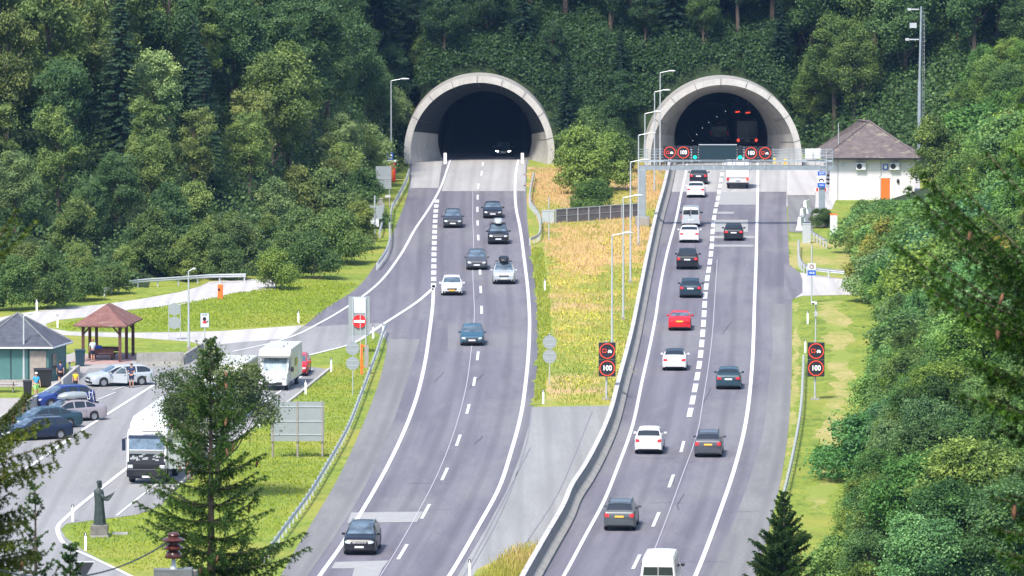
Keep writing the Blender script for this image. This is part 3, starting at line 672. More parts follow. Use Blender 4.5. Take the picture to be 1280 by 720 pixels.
def wheel_meshes(r, w, dark=False):
    k = (round(r, 2), round(w, 2), dark)
    if k not in WHEEL:
        t = MB().lathe([(r * .62, -w / 2), (r * .93, -w / 2), (r, -w * .36), (r, w * .36), (r * .93, w / 2), (r * .62, w / 2)], 28, axis='Y', caps=False).build('tyre', 'tyre', smooth=40)
        rm = MB().lathe([(r * .62, -w * .1), (r * .64, w * .44), (r * .58, w * .44), (r * .55, w * .15), (r * .2, w * .15), (r * .15, w * .40), (.001, w * .42)], 24, axis='Y')
        for i in range(5):
            a_ = 2 * math.pi * i / 5; m = Matrix.Rotation(a_, 4, 'Y')
            b = MB().box((r * .33, w * .30, 0), (r * .52, w * .12, r * .15)); b.xf(m); rm.add(b.v, b.f)
        rm = rm.build('rim', 'rim_dark' if dark else 'rim', smooth=30)
        WHEEL[k] = (t.data, rm.data); bpy.data.objects.remove(t); bpy.data.objects.remove(rm)
    return WHEEL[k]
def add_wheel(root, x, y, r, w, dark=False):
    me = wheel_meshes(r, w, dark); o = bpy.data.objects.new('wheel', me[0]); C.objects.link(o); o.parent = root; o.location = (x, y, r)
    if y < 0: o.rotation_euler = (0, 0, math.pi)
    q = bpy.data.objects.new('rim', me[1]); C.objects.link(q); q.parent = o
    return o
def car(name, typ, px, py, near='front', heading=0.0, m='p_black', label='', cat='car', group=None, plate='plate_white', roofbox=None, rails=False, roof=None, sc=1.0, dark_rim=False, center=False, z=0.0, lamps=False, ov=None, open_door=None, rearglass='glass_dark', extra=None):
    """heading: angle of the car's forward axis in the plane. near: which end faces the camera."""
    T = dict(TYPES[typ]); T.update(ov or {}); L_, W_, H_ = T['L'] * sc, T['W'] * sc, T['H'] * sc; k_ = sc
    x0, y0 = P(px, py); f = Vector((math.cos(heading), math.sin(heading)))
    if center: cx, cy = x0, y0
    else:
        sg = -1 if near == 'front' else 1; cx, cy = x0 + f.x * sg * L_ / 2, y0 + f.y * sg * L_ / 2
    root = empty(name, (cx, cy, z + .008), heading, label, cat, group)
    tops = T['top']; tx = [t for t, _ in tops]; tz = [v * k_ for _, v in tops]
    cl, wr = T['cl'] * k_, T['wr'] * k_; ax = [(t - .5) * L_ for t in T['ax']]
    st = set(np.linspace(0, 1, 47).round(4)) | set(tx) | {.006, .022, .994}
    for a_ in T['ax']:
        for d in np.linspace(-1, 1, 11): st.add(round(a_ + d * (wr + .05) / L_, 4))
    bp = T['pil']; pw = .045 / L_
    g0, g1 = T['glass']
    for p_ in bp: st |= {round(p_ - pw, 4), round(p_ + pw, 4)}
    st |= {g0, g1}
    ts = sorted(st); ts = [t for i, t in enumerate(ts) if i == 0 or t - ts[i - 1] > .0015]
    box = typ in ('van', 'bigvan')
    rings = []; info = []
    for t in ts:
        x = (t - .5) * L_; Tz = float(np.interp(t, tx, tz)); b = (T['belt'][0] + (T['belt'][1] - T['belt'][0]) * t) * k_
        b = min(b, Tz - .035); g = max(Tz - b, 0)
        e_ = min(t, 1 - t); fr = t > .5
        plan = 1 - (.15 if fr else .09) * max(0, 1 - e_ / .085) ** 2.0
        if fr: plan -= .035 * max(0, (t - .72) / .28)
        w = W_ / 2 * plan; arch = 0
        for a_ in ax:
            d = abs(x - a_)
            if d < wr + .045: arch = max(arch, wr + math.sqrt(max(0, (wr + .045) ** 2 - d * d)))
        cc = cl + .10 * max(0, 1 - e_ / .03)
        tum = min(g / .5, 1.0) * (.10 if box else .20)
        rz = 0.02 * min(1, g / .3)
        ring = [(0, cc), (w * .80, cc), (w * .97, max(cc + .03, arch)), (w, max(cc + (b - cc) * .42, arch + .03)), (w * .985, max(b - .08, arch + .05)), (w * .955, max(b, arch + .07)),
                (w * (.955 - tum), b + g * .84), (w * (.955 - tum) * .90, b + g * .975), (w * (.955 - tum) * .45, Tz + rz * .8), (0, Tz + rz)]
        rings.append([(x, y, zz) for y, zz in ring]); info.append((t, g, b, Tz))
    nr = len(rings[0]); V = []
    for r_ in rings:
        V += r_; V += [(x, -y, zz) for x, y, zz in r_[1:-1]]
    n2 = nr + nr - 2
    def idx(i, j, side): return i * n2 + (j if side > 0 or j in (0, nr - 1) else nr + j - 1)
    F_ = {'body': [], 'under': [], 'windscreen': [], 'rear_window': [], 'side_l': [], 'side_r': [], 'roof': []}
    # stations bounding roof
    mx = max(tz); zroof = mx - .10 * k_
    for i in range(len(rings) - 1):
        ta, ga, ba, za = info[i]; tb, gb, bb, zb_ = info[i + 1]; tm = (ta + tb) / 2; slope = (zb_ - za) / ((tb - ta) * L_)
        for j in range(nr - 1):
            for sd in (1, -1):
                f_ = (idx(i, j, sd), idx(i + 1, j, sd), idx(i + 1, j + 1, sd), idx(i, j + 1, sd))
                if sd > 0: f_ = f_[::-1]
                key = 'body'; gm = min(ga, gb)
                if j <= 1: key = 'under'
                elif j >= 7 and max(ga, gb) > .06:
                    if slope < -.22 and tm > .5 and tm < .9 and max(za, zb_) <= mx - .0 and min(za, zb_) >= ba - .02 and za > (ba + .10): key = 'windscreen'
                    elif slope > .35 and tm < .40 and zb_ > ba + .16 and tm > (.02 if not box else .0): key = 'rear_window' if not box else 'body'
                    elif roof and max(za, zb_) > zroof: key = 'roof'
                elif j == 5 and gm > .13 and g0 < tm < g1 and not any(abs(tm - p_) < pw for p_ in bp):
                    if not (box and False): key = 'side_l' if sd > 0 else 'side_r'
                elif roof and j == 6 and min(za, zb_) > zroof: key = 'roof'
                F_[key].append(f_)
    N = len(rings) - 1
    for i, rev in ((0, False), (N, True)):
        loop = [idx(i, j, 1) for j in range(nr)] + [idx(i, j, -1) for j in range(nr - 2, 0, -1)]
        # split cap into a strip so that it shades cleanly
        for j in range(nr - 1):
            if j == 0: q = (idx(i, 0, 1), idx(i, 1, 1), idx(i, 1, -1)) 
            elif j == nr - 2: q = (idx(i, j, 1), idx(i, j + 1, 1), idx(i, j, -1))
            else: q = (idx(i, j, 1), idx(i, j + 1, 1), idx(i, j + 1, -1), idx(i, j, -1))
            F_['body'].append(q if rev else q[::-1])
    allf = [f_ for v_ in F_.values() for f_ in v_]
    bvh = BVHTree.FromPolygons([Vector(v) for v in V], allf)
    def part(key, name_, m_, sm=38):
        fs = F_[key]
        if not fs: return None
        used = sorted({i for f_ in fs for i in f_}); mp = {u: q for q, u in enumerate(used)}
        return MB().add([V[u] for u in used], [tuple(mp[i] for i in f_) for f_ in fs]).build(name_, m_, root, smooth=sm)
    body = part('body', 'body', m); part('under', 'underbody', 'trim'); part('windscreen', 'windscreen', 'glass_screen'); part('rear_window', 'rear_window', rearglass)
    part('side_l', 'side_window', 'glass_dark'); part('side_r', 'side_window', 'glass_dark')
    if roof: part('roof', 'roof_panel', roof)
    def patch(name_, m_, end, quad, off=.012, par=root, nn=5):
        """quad in (y, z) seen from that end: 4 corners, projected on the body"""
        s_ = {'front': 1, 'rear': -1}.get(end); vs_ = []
        for i in range(nn):
            for j in range(nn):
                u, v = i / (nn - 1), j / (nn - 1); a0, a1, a2, a3 = [np.array(q_) for q_ in quad]
                p_ = (a0 * (1 - u) + a1 * u) * (1 - v) + (a3 * (1 - u) + a2 * u) * v
                if s_: o_, d_ = Vector((s_ * 8, p_[0], p_[1])), Vector((-s_, 0, 0))
                else:
                    sy = 1 if end == 'left' else -1; o_, d_ = Vector((p_[0], sy * 4, p_[1])), Vector((0, -sy, 0))
                h = bvh.ray_cast(o_, d_)
                if h[0] is None: return None
                vs_.append(h[0] - d_ * off)
        fs = [(i * nn + j, (i + 1) * nn + j, (i + 1) * nn + j + 1, i * nn + j + 1) for i in range(nn - 1) for j in range(nn - 1)]
        return MB().add(vs_, fs).build(name_, m_, par, smooth=60)
    w = W_ / 2; hz = float(np.interp(.975, tx, tz)); rz_ = float(np.interp(.012, tx, tz))
    # front end
    g_ = hz - .13 * k_
    patch('grille', 'trim', 'front', [(-w * .42, g_ - .14), (w * .42, g_ - .14), (w * .48, g_ + .03), (-w * .48, g_ + .03)], .010)
    patch('grille_bar', 'chrome', 'front', [(-w * .40, g_ - .055), (w * .40, g_ - .055), (w * .42, g_ - .03), (-w * .42, g_ - .03)], .022)
    patch('lower_intake', 'trim', 'front', [(-w * .60, cl + .06), (w * .60, cl + .06), (w * .66, cl + .22), (-w * .66, cl + .22)], .010)
    patch('number_plate', plate, 'front', [(-.26, cl + .23), (.26, cl + .23), (.26, cl + .34), (-.26, cl + .34)], .03)
    for s in (1, -1):
        h = patch('headlight', 'lamp_lit' if lamps else 'lens', 'front', [(s * w * .53, g_ - .10), (s * w * .86, g_ - .05), (s * w * .88, g_ + .07), (s * w * .56, g_ + .035)], .014)
        patch('fog_lamp', 'trim', 'front', [(s * w * .68, cl + .10), (s * w * .84, cl + .12), (s * w * .84, cl + .22), (s * w * .70, cl + .22)], .012)
        # rear lamps
        zt = rz_ - (.02 if not box else -.0)
        if box: q = [(s * w * .87, .80 * k_), (s * w * .955, .80 * k_), (s * w * .945, 1.20 * k_), (s * w * .87, 1.20 * k_)]
        elif typ in ('suv', 'wagon', 'mpv'): q = [(s * w * .62, zt - .22), (s * w * .91, zt - .24), (s * w * .90, zt - .02), (s * w * .66, zt - .06)]
        else: q = [(s * w * .56, zt - .20), (s * w * .90, zt - .21), (s * w * .89, zt - .03), (s * w * .58, zt - .07)]
        patch('tail_light', 'lens_red', 'rear', q, .014)
        # mirror
        xm = (g1 - .5) * L_ - .10; zm = info[0][2] * 0 + (T['belt'][1] * k_ + .07)
        MB().box((xm, s * (w + .07), zm), (.13, .20, .14)).build('wing_mirror', m if not box else 'trim', root, bevel=.03)
        # seams and handles
        sd = 'left' if s > 0 else 'right'; bz = T['belt'][1] * k_ - .10
        for p_ in (bp[0], bp[1], g1 - .02):
            xx = (p_ - .5) * L_
            if all(abs(xx - a_) > wr + .08 for a_ in ax): patch('door_seam', 'trim', sd, [(xx - .009, cl + .08), (xx + .009, cl + .08), (xx + .009, bz + .08), (xx - .009, bz + .08)], .006, nn=4)
        for p_ in (bp[0] + .02, bp[1] + .02):
            patch('door_handle', 'chrome' if m in ('p_silver',) else m, sd, [((p_ - .5) * L_, bz - .05), ((p_ - .5) * L_ + .17, bz - .05), ((p_ - .5) * L_ + .17, bz - .02), ((p_ - .5) * L_, bz - .02)], .025, nn=3)
        patch('sill_trim', 'trim', sd, [(ax[0] + wr + .08, cl + .035), (ax[1] - wr - .08, cl + .035), (ax[1] - wr - .08, cl + .11), (ax[0] + wr + .08, cl + .11)], .008)
    bzr = cl + .16
    patch('bumper_trim', 'trim', 'rear', [(-w * .72, cl + .04), (w * .72, cl + .04), (w * .78, bzr), (-w * .78, bzr)], .012)
    pz = (rz_ - .26) if typ in ('hatch', 'sedan', 'suv', 'wagon', 'mpv') else .62
    if typ == 'suv': pz = rz_ - .28
    patch('number_plate', plate, 'rear', [(-.26, pz), (.26, pz), (.26, pz + .11), (-.26, pz + .11)], .025)
    if box:
        for s in (1, -1): patch('rear_window', 'glass_dark', 'rear', [(s * .03, 1.24 * k_), (s * w * .80, 1.24 * k_), (s * w * .76, 1.70 * k_), (s * .03, 1.70 * k_)], .012)
        patch('door_seam', 'trim', 'rear', [(-.012, .5), (.012, .5), (.012, H_ - .22), (-.012, H_ - .22)], .010)
        patch('brake_light', 'lens_red', 'rear', [(-.12, H_ - .20), (.12, H_ - .20), (.12, H_ - .165), (-.12, H_ - .165)], .02)
        patch('door_handle', 'trim', 'rear', [(.05, 1.02), (.14, 1.02), (.14, 1.16), (.05, 1.16)], .02)
    if rails:
        for s in (1, -1):
            yr = w * .70; x0_, x1_ = (-.36 * L_ + .1, .10 * L_)
            MB().path([(x0_, s * yr, H_ - .05), (x0_ + .12, s * yr, H_ + .035), (x1_ - .12, s * yr, H_ + .035), (x1_, s * yr, H_ - .04)], .018).build('roof_rail', 'chrome' if rails == 'chrome' else 'trim', root)
    for a_ in ax:
        for s in (1, -1): add_wheel(root, a_, s * (w - .115), wr, .22, dark_rim)
    if roofbox:
        # tapered luggage box: a thing of its own lying on the roof
        mb = MB(); secs = []
        for t, ww, hh in ((-1.0, .55, .24), (-.95, .78, .36), (-.3, .84, .40), (.4, .80, .38), (.85, .60, .26), (1.0, .40, .12)):
            secs.append([(t, y * ww / 2, zz) for y, zz in ((-1, .10), (-.92, .0), (.92, .0), (1, .10), (1, hh * .6), (.72, hh), (-.72, hh), (-1, hh * .6))])
        vs_ = [p for s_ in secs for p in s_]; kk = 8
        fs = [(i * kk + j, i * kk + (j + 1) % kk, (i + 1) * kk + (j + 1) % kk, (i + 1) * kk + j) for i in range(len(secs) - 1) for j in range(kk)] + [tuple(range(kk))[::-1], tuple(range((len(secs) - 1) * kk, len(secs) * kk))]
        rb = empty('roof_box', root.location + Vector((f.x * -.1, f.y * -.1, H_ + .10)), heading, roofbox[1], 'roof box')
        MB().add(vs_, fs).build('shell', roofbox[0], rb, smooth=50)
        for t in (-.5, .5): MB().box((t, 0, -.03), (.05, W_ * .72, .04)).box((t, .5, -.07), (.06, .06, .07)).box((t, -.5, -.07), (.06, .06, .07)).build('roof_bar', 'trim', rb)
    if extra: extra(root, T, W_, L_, H_, patch)
    return root, (L_, W_, H_, w, wr, ax)
def tang(curve, py, rev=False):
    """heading of the road at this row (towards the camera is decreasing Y)"""
    a_ = P(smooth_curve(curve, [py - 6])[0], py - 6); b_ = P(smooth_curve(curve, [py + 6])[0], py + 6)
    v = Vector((b_[0] - a_[0], b_[1] - a_[1]))
    if rev: v = -v
    return math.atan2(v.y, v.x)
GL, GR = 'cars coming down the left carriageway', 'cars heading up the right carriageway'
def lc(typ, px, py, m, label, curve=L_dash, **k): return car(k.pop('name', 'car'), typ, px, py, 'front', tang(curve, py), m, label, k.pop('cat', 'car'), GL, **k)
def rc(typ, px, py, m, label, curve=R_block, **k): return car(k.pop('name', 'car'), typ, px, py, 'rear', tang(curve, py, True), m, label, k.pop('cat', 'car'), GR, **k)
lc('suv', 449, 695, 'p_black', 'black SUV nearest the camera on the left carriageway', rails='chrome')
lc('hatch', 590, 433, 'p_midblue', 'dark blue hatchback alone in the middle of the left carriageway')
lc('hatch', 565, 370, 'p_white', 'white hatchback with orange number plate on the left carriageway', plate='plate_yellow')
lc('suv', 630, 356, 'p_silver', 'silver SUV carrying a black roof box on the left carriageway', roofbox=('black', 'small black roof box on the silver SUV'), rails=True)
lc('mpv', 596, 338, 'p_grey', 'grey car between the white hatchback and the black SUV with roof box')
lc('suv', 623, 306, 'p_black', 'black SUV carrying a white roof box on the left carriageway', roofbox=('p_silver', 'pale roof box on the black SUV'))
lc('mpv', 566, 285.5, 'p_darkgrey', 'dark grey car beside the block line on the left carriageway', rails='chrome')
lc('sedan', 616, 273.5, 'p_black', 'black sedan just ahead of the left tunnel mouth')
_c, _ = lc('sedan', 629, 196, 'p_darkgrey', 'dark car with lit headlights inside the left tunnel', lamps=True)
rc('mpv', 873, 231, 'p_black', 'black car farthest up the right carriageway beneath the gantry')
rc('sedan', 869.5, 247.5, 'p_white', 'white sedan directly behind the farthest black car beneath the gantry')
rc('van', 863.5, 284, 'p_silver', 'silver passenger van on the right carriageway', name='van', cat='van', sc=.93)
rc('sedan', 861.5, 304, 'p_white', 'white sedan close behind the silver passenger van')
rc('suv', 859, 337.5, 'p_black', 'black SUV behind the white sedan on the right carriageway', rails=True)
rc('wagon', 863, 373, 'p_teal', 'dark blue estate car ahead of the red car', rails=True)
rc('sedan', 849.5, 414, 'p_red', 'red coupe with pale rear window and yellow number plate', plate='plate_yellow', sc=.97, rearglass='glass_screen')
rc('hatch', 843, 464, 'p_white', 'white hatchback with a black roof', roof='p_black')
rc('hatch', 910.5, 487.5, 'p_petrol', 'dark blue hatchback in the right lane ahead of the grey estate car', sc=1.0)
rc('suv', 810.5, 568.5, 'p_white', 'white SUV beside the median wall', sc=.97)
rc('mpv', 885, 572.5, 'p_grey', 'grey people carrier with yellow number plate in the right lane', plate='plate_yellow', rails=True)
rc('suv', 774, 664.5, 'p_greygreen', 'grey green SUV with yellow number plate at the lower left of the right carriageway', plate='plate_yellow', rails=True)
rc('hatch', 917, 301.5, 'p_black', 'small black hatchback in the right lane near the gantry', dark_rim=True)
rc('bigvan', 822.5, 748, 'p_white', 'white high roofed van nearest the camera at the lower edge', name='van', cat='van')

# vehicles made of boxes
def vehicle_root(name, px, py, heading, L_, near, label, cat, group=None):
    x0, y0 = P(px, py); sg = -1 if near == 'front' else 1
    return empty(name, (x0 + math.cos(heading) * sg * L_ / 2, y0 + math.sin(heading) * sg * L_ / 2, .008), heading, label, cat, group)
def box_lorry(px, py, heading, label, m='p_white', L_=6.4, W_=2.25, H_=2.9, lit=False):
    r = vehicle_root('box_truck', px, py, heading, L_, 'rear', label, 'truck', None)
    MB().box((-.9, 0, 1.0 + (H_ - 1.0) / 2), (L_ - 1.9, W_, H_ - 1.0)).build('cargo_box', m, r, bevel=.06)
    MB().box((-.9, 0, .78), (L_ - 1.9, W_ * .96, .40)).build('lower_skirt', m, r, bevel=.03)
    MB().prism([(L_ / 2 - 1.85, .55), (L_ / 2 - .05, .55), (L_ / 2, 1.1), (L_ / 2 - .5, 1.35), (L_ / 2 - 1.0, 2.2), (L_ / 2 - 1.85, 2.3)], -W_ * .44, W_ * .44).xf(Matrix.Rotation(math.pi / 2, 4, 'X')).build('cab', m, r, bevel=.08)
    MB().box((-L_ / 2 - .02, 0, .56), (.12, W_ * .97, .22)).build('bumper', 'trim', r, bevel=.02)
    for s in (1, -1):
        MB().box((-L_ / 2 - .02, s * W_ * .43, 1.0), (.06, .24, .26)).build('tail_light', 'tail_lit' if s < 0 or lit else 'lens_red', r, bevel=.02)
    MB().box((-L_ / 2 - .03, 0, .95), (.05, .52, .13)).build('number_plate', 'plate_white', r)
    MB().box((-L_ / 2 - .005, 0, 1.22), (.03, W_ * .96, .05)).build('door_seam', 'galv', r)
    MB().box((-L_ / 2 - .005, 0, 2.0), (.03, .03, 1.4)).build('door_seam', 'galv', r)
    for x in (-L_ / 2 + 1.3, L_ / 2 - 1.0):
        for s in (1, -1): add_wheel(r, x, s * (W_ / 2 - .2), .36, .26)
    return r
box_lorry(922, 236.5, tang(R_block, 236, True), 'white box body truck under the gantry in the right lane')
box_lorry(934, 187, R(90), 'grey box truck with lit red lamps inside the right tunnel', 'p_grey', lit=True, H_=3.1)
rc('bigvan', 899, 178, 'p_black', 'dark van with red tail lamps far inside the right tunnel', name='van', cat='van')

def cab_front(r, x1, W_, H_, black_nose=True):
    pass
# articulated truck, hood flap open
hd = math.atan2(P(157, 587)[1] - P(250, 518)[1], P(157, 587)[0] - P(250, 518)[0])
def big_truck():
    r = vehicle_root('truck', 183, 606, hd, 15.5, 'front', 'white articulated truck with dark nose and raised front flap in the car park', 'truck')
    x1 = 15.5 / 2; W_ = 2.5
    mb = MB().prism([(x1 - 2.2, .95), (x1 - .06, .95), (x1, 1.25), (x1 - .10, 2.0), (x1 - .32, 3.0), (x1 - .75, 3.35), (x1 - 2.2, 3.45)], -W_ / 2, W_ / 2)
    mb.xf(Matrix.Rotation(math.pi / 2, 4, 'X')).build('cab', 'p_white', r, bevel=.07)
    MB().prism([(x1 - 2.2, 3.4), (x1 - .8, 3.3), (x1 - 1.0, 3.75), (x1 - 2.2, 4.0)], -W_ * .46, W_ * .46).xf(Matrix.Rotation(math.pi / 2, 4, 'X')).build('roof_fairing', 'p_white', r, bevel=.06)
    def fr(z): return float(np.interp(z, [.95, 1.25, 2.0, 3.0, 3.35], [x1 - .06, x1, x1 - .10, x1 - .32, x1 - .75]))
    def face(nm, m, y0, y1, z0, z1, off=.02, inset=0, thick=.03):
        vs_ = []
        for zz in np.linspace(z0, z1, 5):
            for yy in (y0, y1): vs_.append((fr(zz) + off, yy, zz))
        for zz in np.linspace(z0, z1, 5):
            for yy in (y0, y1): vs_.append((fr(zz) + off - thick, yy, zz))
        fs = [(2 * i, 2 * i + 1, 2 * i + 3, 2 * i + 2) for i in range(4)] + [(10 + 2 * i, 12 + 2 * i, 13 + 2 * i, 11 + 2 * i) for i in range(4)]
        fs += [(0, 10, 11, 1), (8, 9, 19, 18)] + [(2 * i, 2 * i + 2, 12 + 2 * i, 10 + 2 * i) for i in range(4)] + [(2 * i + 1, 11 + 2 * i, 13 + 2 * i, 2 * i + 3) for i in range(4)]
        return MB().add(vs_, fs).build(nm, m, r)
    face('windscreen', 'glass_screen', -1.12, 1.12, 2.06, 2.92)
    face('sun_visor', 'p_navy', -1.16, 1.16, 2.86, 3.05, .06)
    eb = face('engine_bay', 'black', -1.10, 1.10, 1.42, 2.0, .02)
    eng = MB(); rnd = random.Random(4)
    for i in range(22): eng.box((fr(1.7) + .03, rnd.uniform(-.9, .9), rnd.uniform(1.5, 1.92)), (.06, rnd.uniform(.06, .3), rnd.uniform(.03, .12)))
    eng.build('engine_parts', 'galv', eb)
    # raised flap above the screen sill
    MB().box((x1 + .10, 0, 2.06), (.34, 2.2, .04), ry=R(-50)).build('front_flap', 'p_white', r, bevel=.02)
    face('grille', 'trim', -.80, .80, .98, 1.36, .03)
    face('nose_panel', 'p_black', -1.2, 1.2, .98, 1.42, .012)
    MB().box((x1 - .22, 0, .72), (.5, W_ - .02, .52)).build('bumper', 'p_black', r, bevel=.06)
    MB().box((x1 + .04, 0, .70), (.04, 1.5, .30)).build('lower_grille', 'trim', r)
    MB().box((x1 + .05, 0, .50), (.04, .52, .12)).build('number_plate', 'plate_white', r)
    for s in (1, -1):
        MB().box((x1 + .0, s * 1.0, 1.12), (.12, .34, .22)).build('headlight', 'lens', r, bevel=.04)
        mr = MB().box((x1 - .35, s * 1.46, 2.45), (.16, .22, .75)).build('wing_mirror', 'p_navy', r, bevel=.03)
        MB().tube((x1 - .4, s * 1.25, 2.85), (x1 - .35, s * 1.46, 2.8), .03).build('mirror_arm', 'trim', mr)
    MB().box((x1 - 1.3, 1.26, 2.45), (1.0, .02, .7)).build('side_window', 'glass_dark', r); MB().box((x1 - 1.3, -1.26, 2.45), (1.0, .02, .7)).build('side_window', 'glass_dark', r)
    # open driver's door on the photo's right side
    d = MB().box((-.02, -.55, 1.75), (.06, 1.1, 1.6)).build('open_door', 'p_silver', r, bevel=.02); d.location = (x1 - .45, 1.26, 0); d.rotation_euler = (0, 0, R(190))
    MB().box((.02, -.55, 2.15), (.05, .9, .6)).build('door_window', 'glass_screen', d)
    MB().box((x1 - 1.0, 0, .62), (1.9, 2.2, .5)).build('chassis', 'trim', r)
    tr = MB().box((x1 - 2.9 - 12.4 / 2 + .1, 0, 1.15 + 1.42), (12.3, 2.52, 2.8)).build('trailer', 'p_white', r, bevel=.05)
    MB().box((x1 - 2.9 - 6.1, 0, 1.05), (12.0, 2.3, .22)).build('trailer_chassis', 'trim', tr)
    for x in (x1 - 1.35, x1 - 5.0, x1 - 11.2, x1 - 12.5, x1 - 13.8):
        for s in (1, -1): add_wheel(r, x, s * 1.08, .5, .32)
    MB().box((x1 - .28, .35, 3.30), (.08, 1.3, .05), rx=.05).build('wiper', 'trim', r)
    return r
big_truck()
# motorhome and the long trailer beside it
h2 = math.atan2(P(322, 510)[1] - P(390, 462)[1], P(322, 510)[0] - P(390, 462)[0])
def motorhome():
    r = vehicle_root('motorhome', 341, 489, h2, 6.9, 'front', 'white motorhome parked in front of the red car', 'motorhome'); x1 = 6.9 / 2; W_ = 2.25
    MB().prism([(-x1, .55), (x1 - 1.7, .55), (x1 - 1.7, 2.2), (x1 - .9, 2.25), (x1 - .75, 2.45), (x1 - 1.3, 2.85), (-x1, 2.9)], -W_ / 2, W_ / 2).xf(Matrix.Rotation(math.pi / 2, 4, 'X')).build('body', 'p_cream', r, bevel=.06)
    MB().prism([(x1 - 1.75, .38), (x1 - .05, .38), (x1, .9), (x1 - .25, 1.15), (x1 - .75, 1.3), (x1 - 1.45, 2.22), (x1 - 1.75, 2.22)], -.98, .98).xf(Matrix.Rotation(math.pi / 2, 4, 'X')).build('cab', 'p_white', r, bevel=.06)
    sl = Vector((x1 - .80, 0, 1.33)); su = Vector((x1 - 1.40, 0, 2.16)); off = Vector((.035, 0, .03))
    MB().add([sl + off + Vector((0, -.88, 0)), sl + off + Vector((0, .88, 0)), su + off + Vector((0, .80, 0)), su + off + Vector((0, -.80, 0))], [(0, 1, 2, 3)]).build('windscreen', 'glass_screen', r)
    for s in (1, -1):
        MB().box((x1 - .07, s * .74, .92), (.16, .34, .22)).build('headlight', 'lens', r, bevel=.04)
        MB().box((x1 - 1.15, s * 1.22, 1.45), (.14, .22, .34)).build('wing_mirror', 'trim', r, bevel=.03)
        MB().add([(x1 - 1.6, s * .99, 1.35), (x1 - .95, s * .99, 1.33), (x1 - 1.45, s * .99, 1.98), (x1 - 1.6, s * .99, 1.98)], [(0, 1, 2, 3)]).build('side_window', 'glass_dark', r)
        MB().box((-.3, s * (W_ / 2 + .012), 1.75), (1.1, .03, .55)).build('side_window', 'glass_dark', r)
        for x in (x1 - .95, -x1 + 1.9): add_wheel(r, x, s * (.86 if x > 0 else .98), .34, .24)
    MB().box((-1.9, W_ / 2 + .012, 1.5), (.62, .03, 1.75)).build('entry_door', 'white', r)
    MB().box((x1 + .0, 0, .52), (.05, 1.3, .2)).build('lower_intake', 'trim', r); MB().box((x1 + .03, 0, .62), (.03, .5, .11)).build('number_plate', 'plate_white', r)
    for x, sx in ((.6, .7), (-1.2, .55)): MB().box((x, 0, 2.93), (sx, .8, .10)).build('roof_hatch', 'galv_pale', r, bevel=.02)
    MB().box((1.75, 0, 2.70), (.5, .9, .06), ry=R(12)).build('skylight', 'glass_dark', r)
motorhome()
def trailer():
    r = vehicle_root('parked_lorry', 276, 524, h2, 9.0, 'front', 'pale covered lorry beside the motorhome, mostly hidden behind the bushy tree', 'lorry'); x1 = 4.5
    MB().box((-1.1, 0, 2.3), (6.8, 2.45, 2.4)).build('cargo_box', ['p_cream'], r, bevel=.04)
    MB().box((-1.1, 1.235, 2.25), (6.6, .02, 2.2)).build('side_tarpaulin', 'p_olive', r)
    MB().prism([(x1 - 2.0, .6), (x1 - .05, .6), (x1, 1.2), (x1 - .3, 2.7), (x1 - 2.0, 2.8)], -1.2, 1.2).xf(Matrix.Rotation(math.pi / 2, 4, 'X')).build('cab', 'p_white', r, bevel=.08)
    MB().box((x1 - .12, 0, 2.0), (.06, 2.0, .8), ry=R(-11)).build('windscreen', 'glass_screen', r)
    MB().box((-.5, 0, .85), (8.0, 1.2, .3)).build('chassis', 'trim', r)
    for x in (x1 - 1.0, -2.9):
        for s in (1, -1): add_wheel(r, x, s * 1.05, .46, .3)
trailer()
car('car', 'hatch', 369, 471, 'front', h2 + R(4), 'p_red', 'red hatchback behind the motorhome in the parking lane', 'car')
# silver estate with open door
def door(root, T, W_, L_, H_, patch):
    d = MB().prism([(0, .28), (-1.05, .28), (-1.05, .95), (-.95, 1.38), (-.60, 1.40), (0, .98)], -.03, .03).xf(Matrix.Rotation(math.pi / 2, 4, 'X')).build('open_door', 'p_silver', root, bevel=.01)
    d.location = (.70, W_ / 2 - .02, 0); d.rotation_euler = (0, 0, R(-42))
    MB().add([(-.12, .045, .96), (-.97, .045, .96), (-.90, .045, 1.32), (-.60, .045, 1.34)], [(0, 1, 2, 3)]).build('door_window', 'glass_screen', d)
    MB().box((-.9, .05, .85), (.16, .04, .04)).build('door_handle', 'chrome', d)
hs = math.atan2(P(118, 483)[1] - P(180, 479)[1], P(118, 483)[0] - P(180, 479)[0])
car('car', 'wagon', 149, 481.5, 'front', math.pi + R(-3) if False else R(-158), 'p_silver', 'silver estate car with its front door standing open', 'car', center=True, extra=door, plate='plate_white')
GP = 'cars parked along the concrete wall of the car park'
for (typ, px, py, hdg, m, lab, kw) in [
    ('sedan', 88, 526, -150, 'p_mauve', 'mauve grey sedan carrying the large roof box, third of the parked row', dict(roofbox=('sign_back', 'grey roof box standing over the mauve sedan'))),
    ('hatch', 79, 508, -152, 'p_blue', 'blue car with a bicycle on its tail, farthest of the parked row', {}),
    ('sedan', 57, 535, -152, 'p_petrol', 'dark petrol sedan between the mauve sedan and the navy estate car', {}),
    ('wagon', 45, 549, -152, 'p_navy', 'navy estate car nearest the drooping spruce branches', dict(rails='chrome'))]:
    car('parked_car', typ, px, py, 'rear', R(hdg), m, lab, 'car', GP, center=True, **kw)
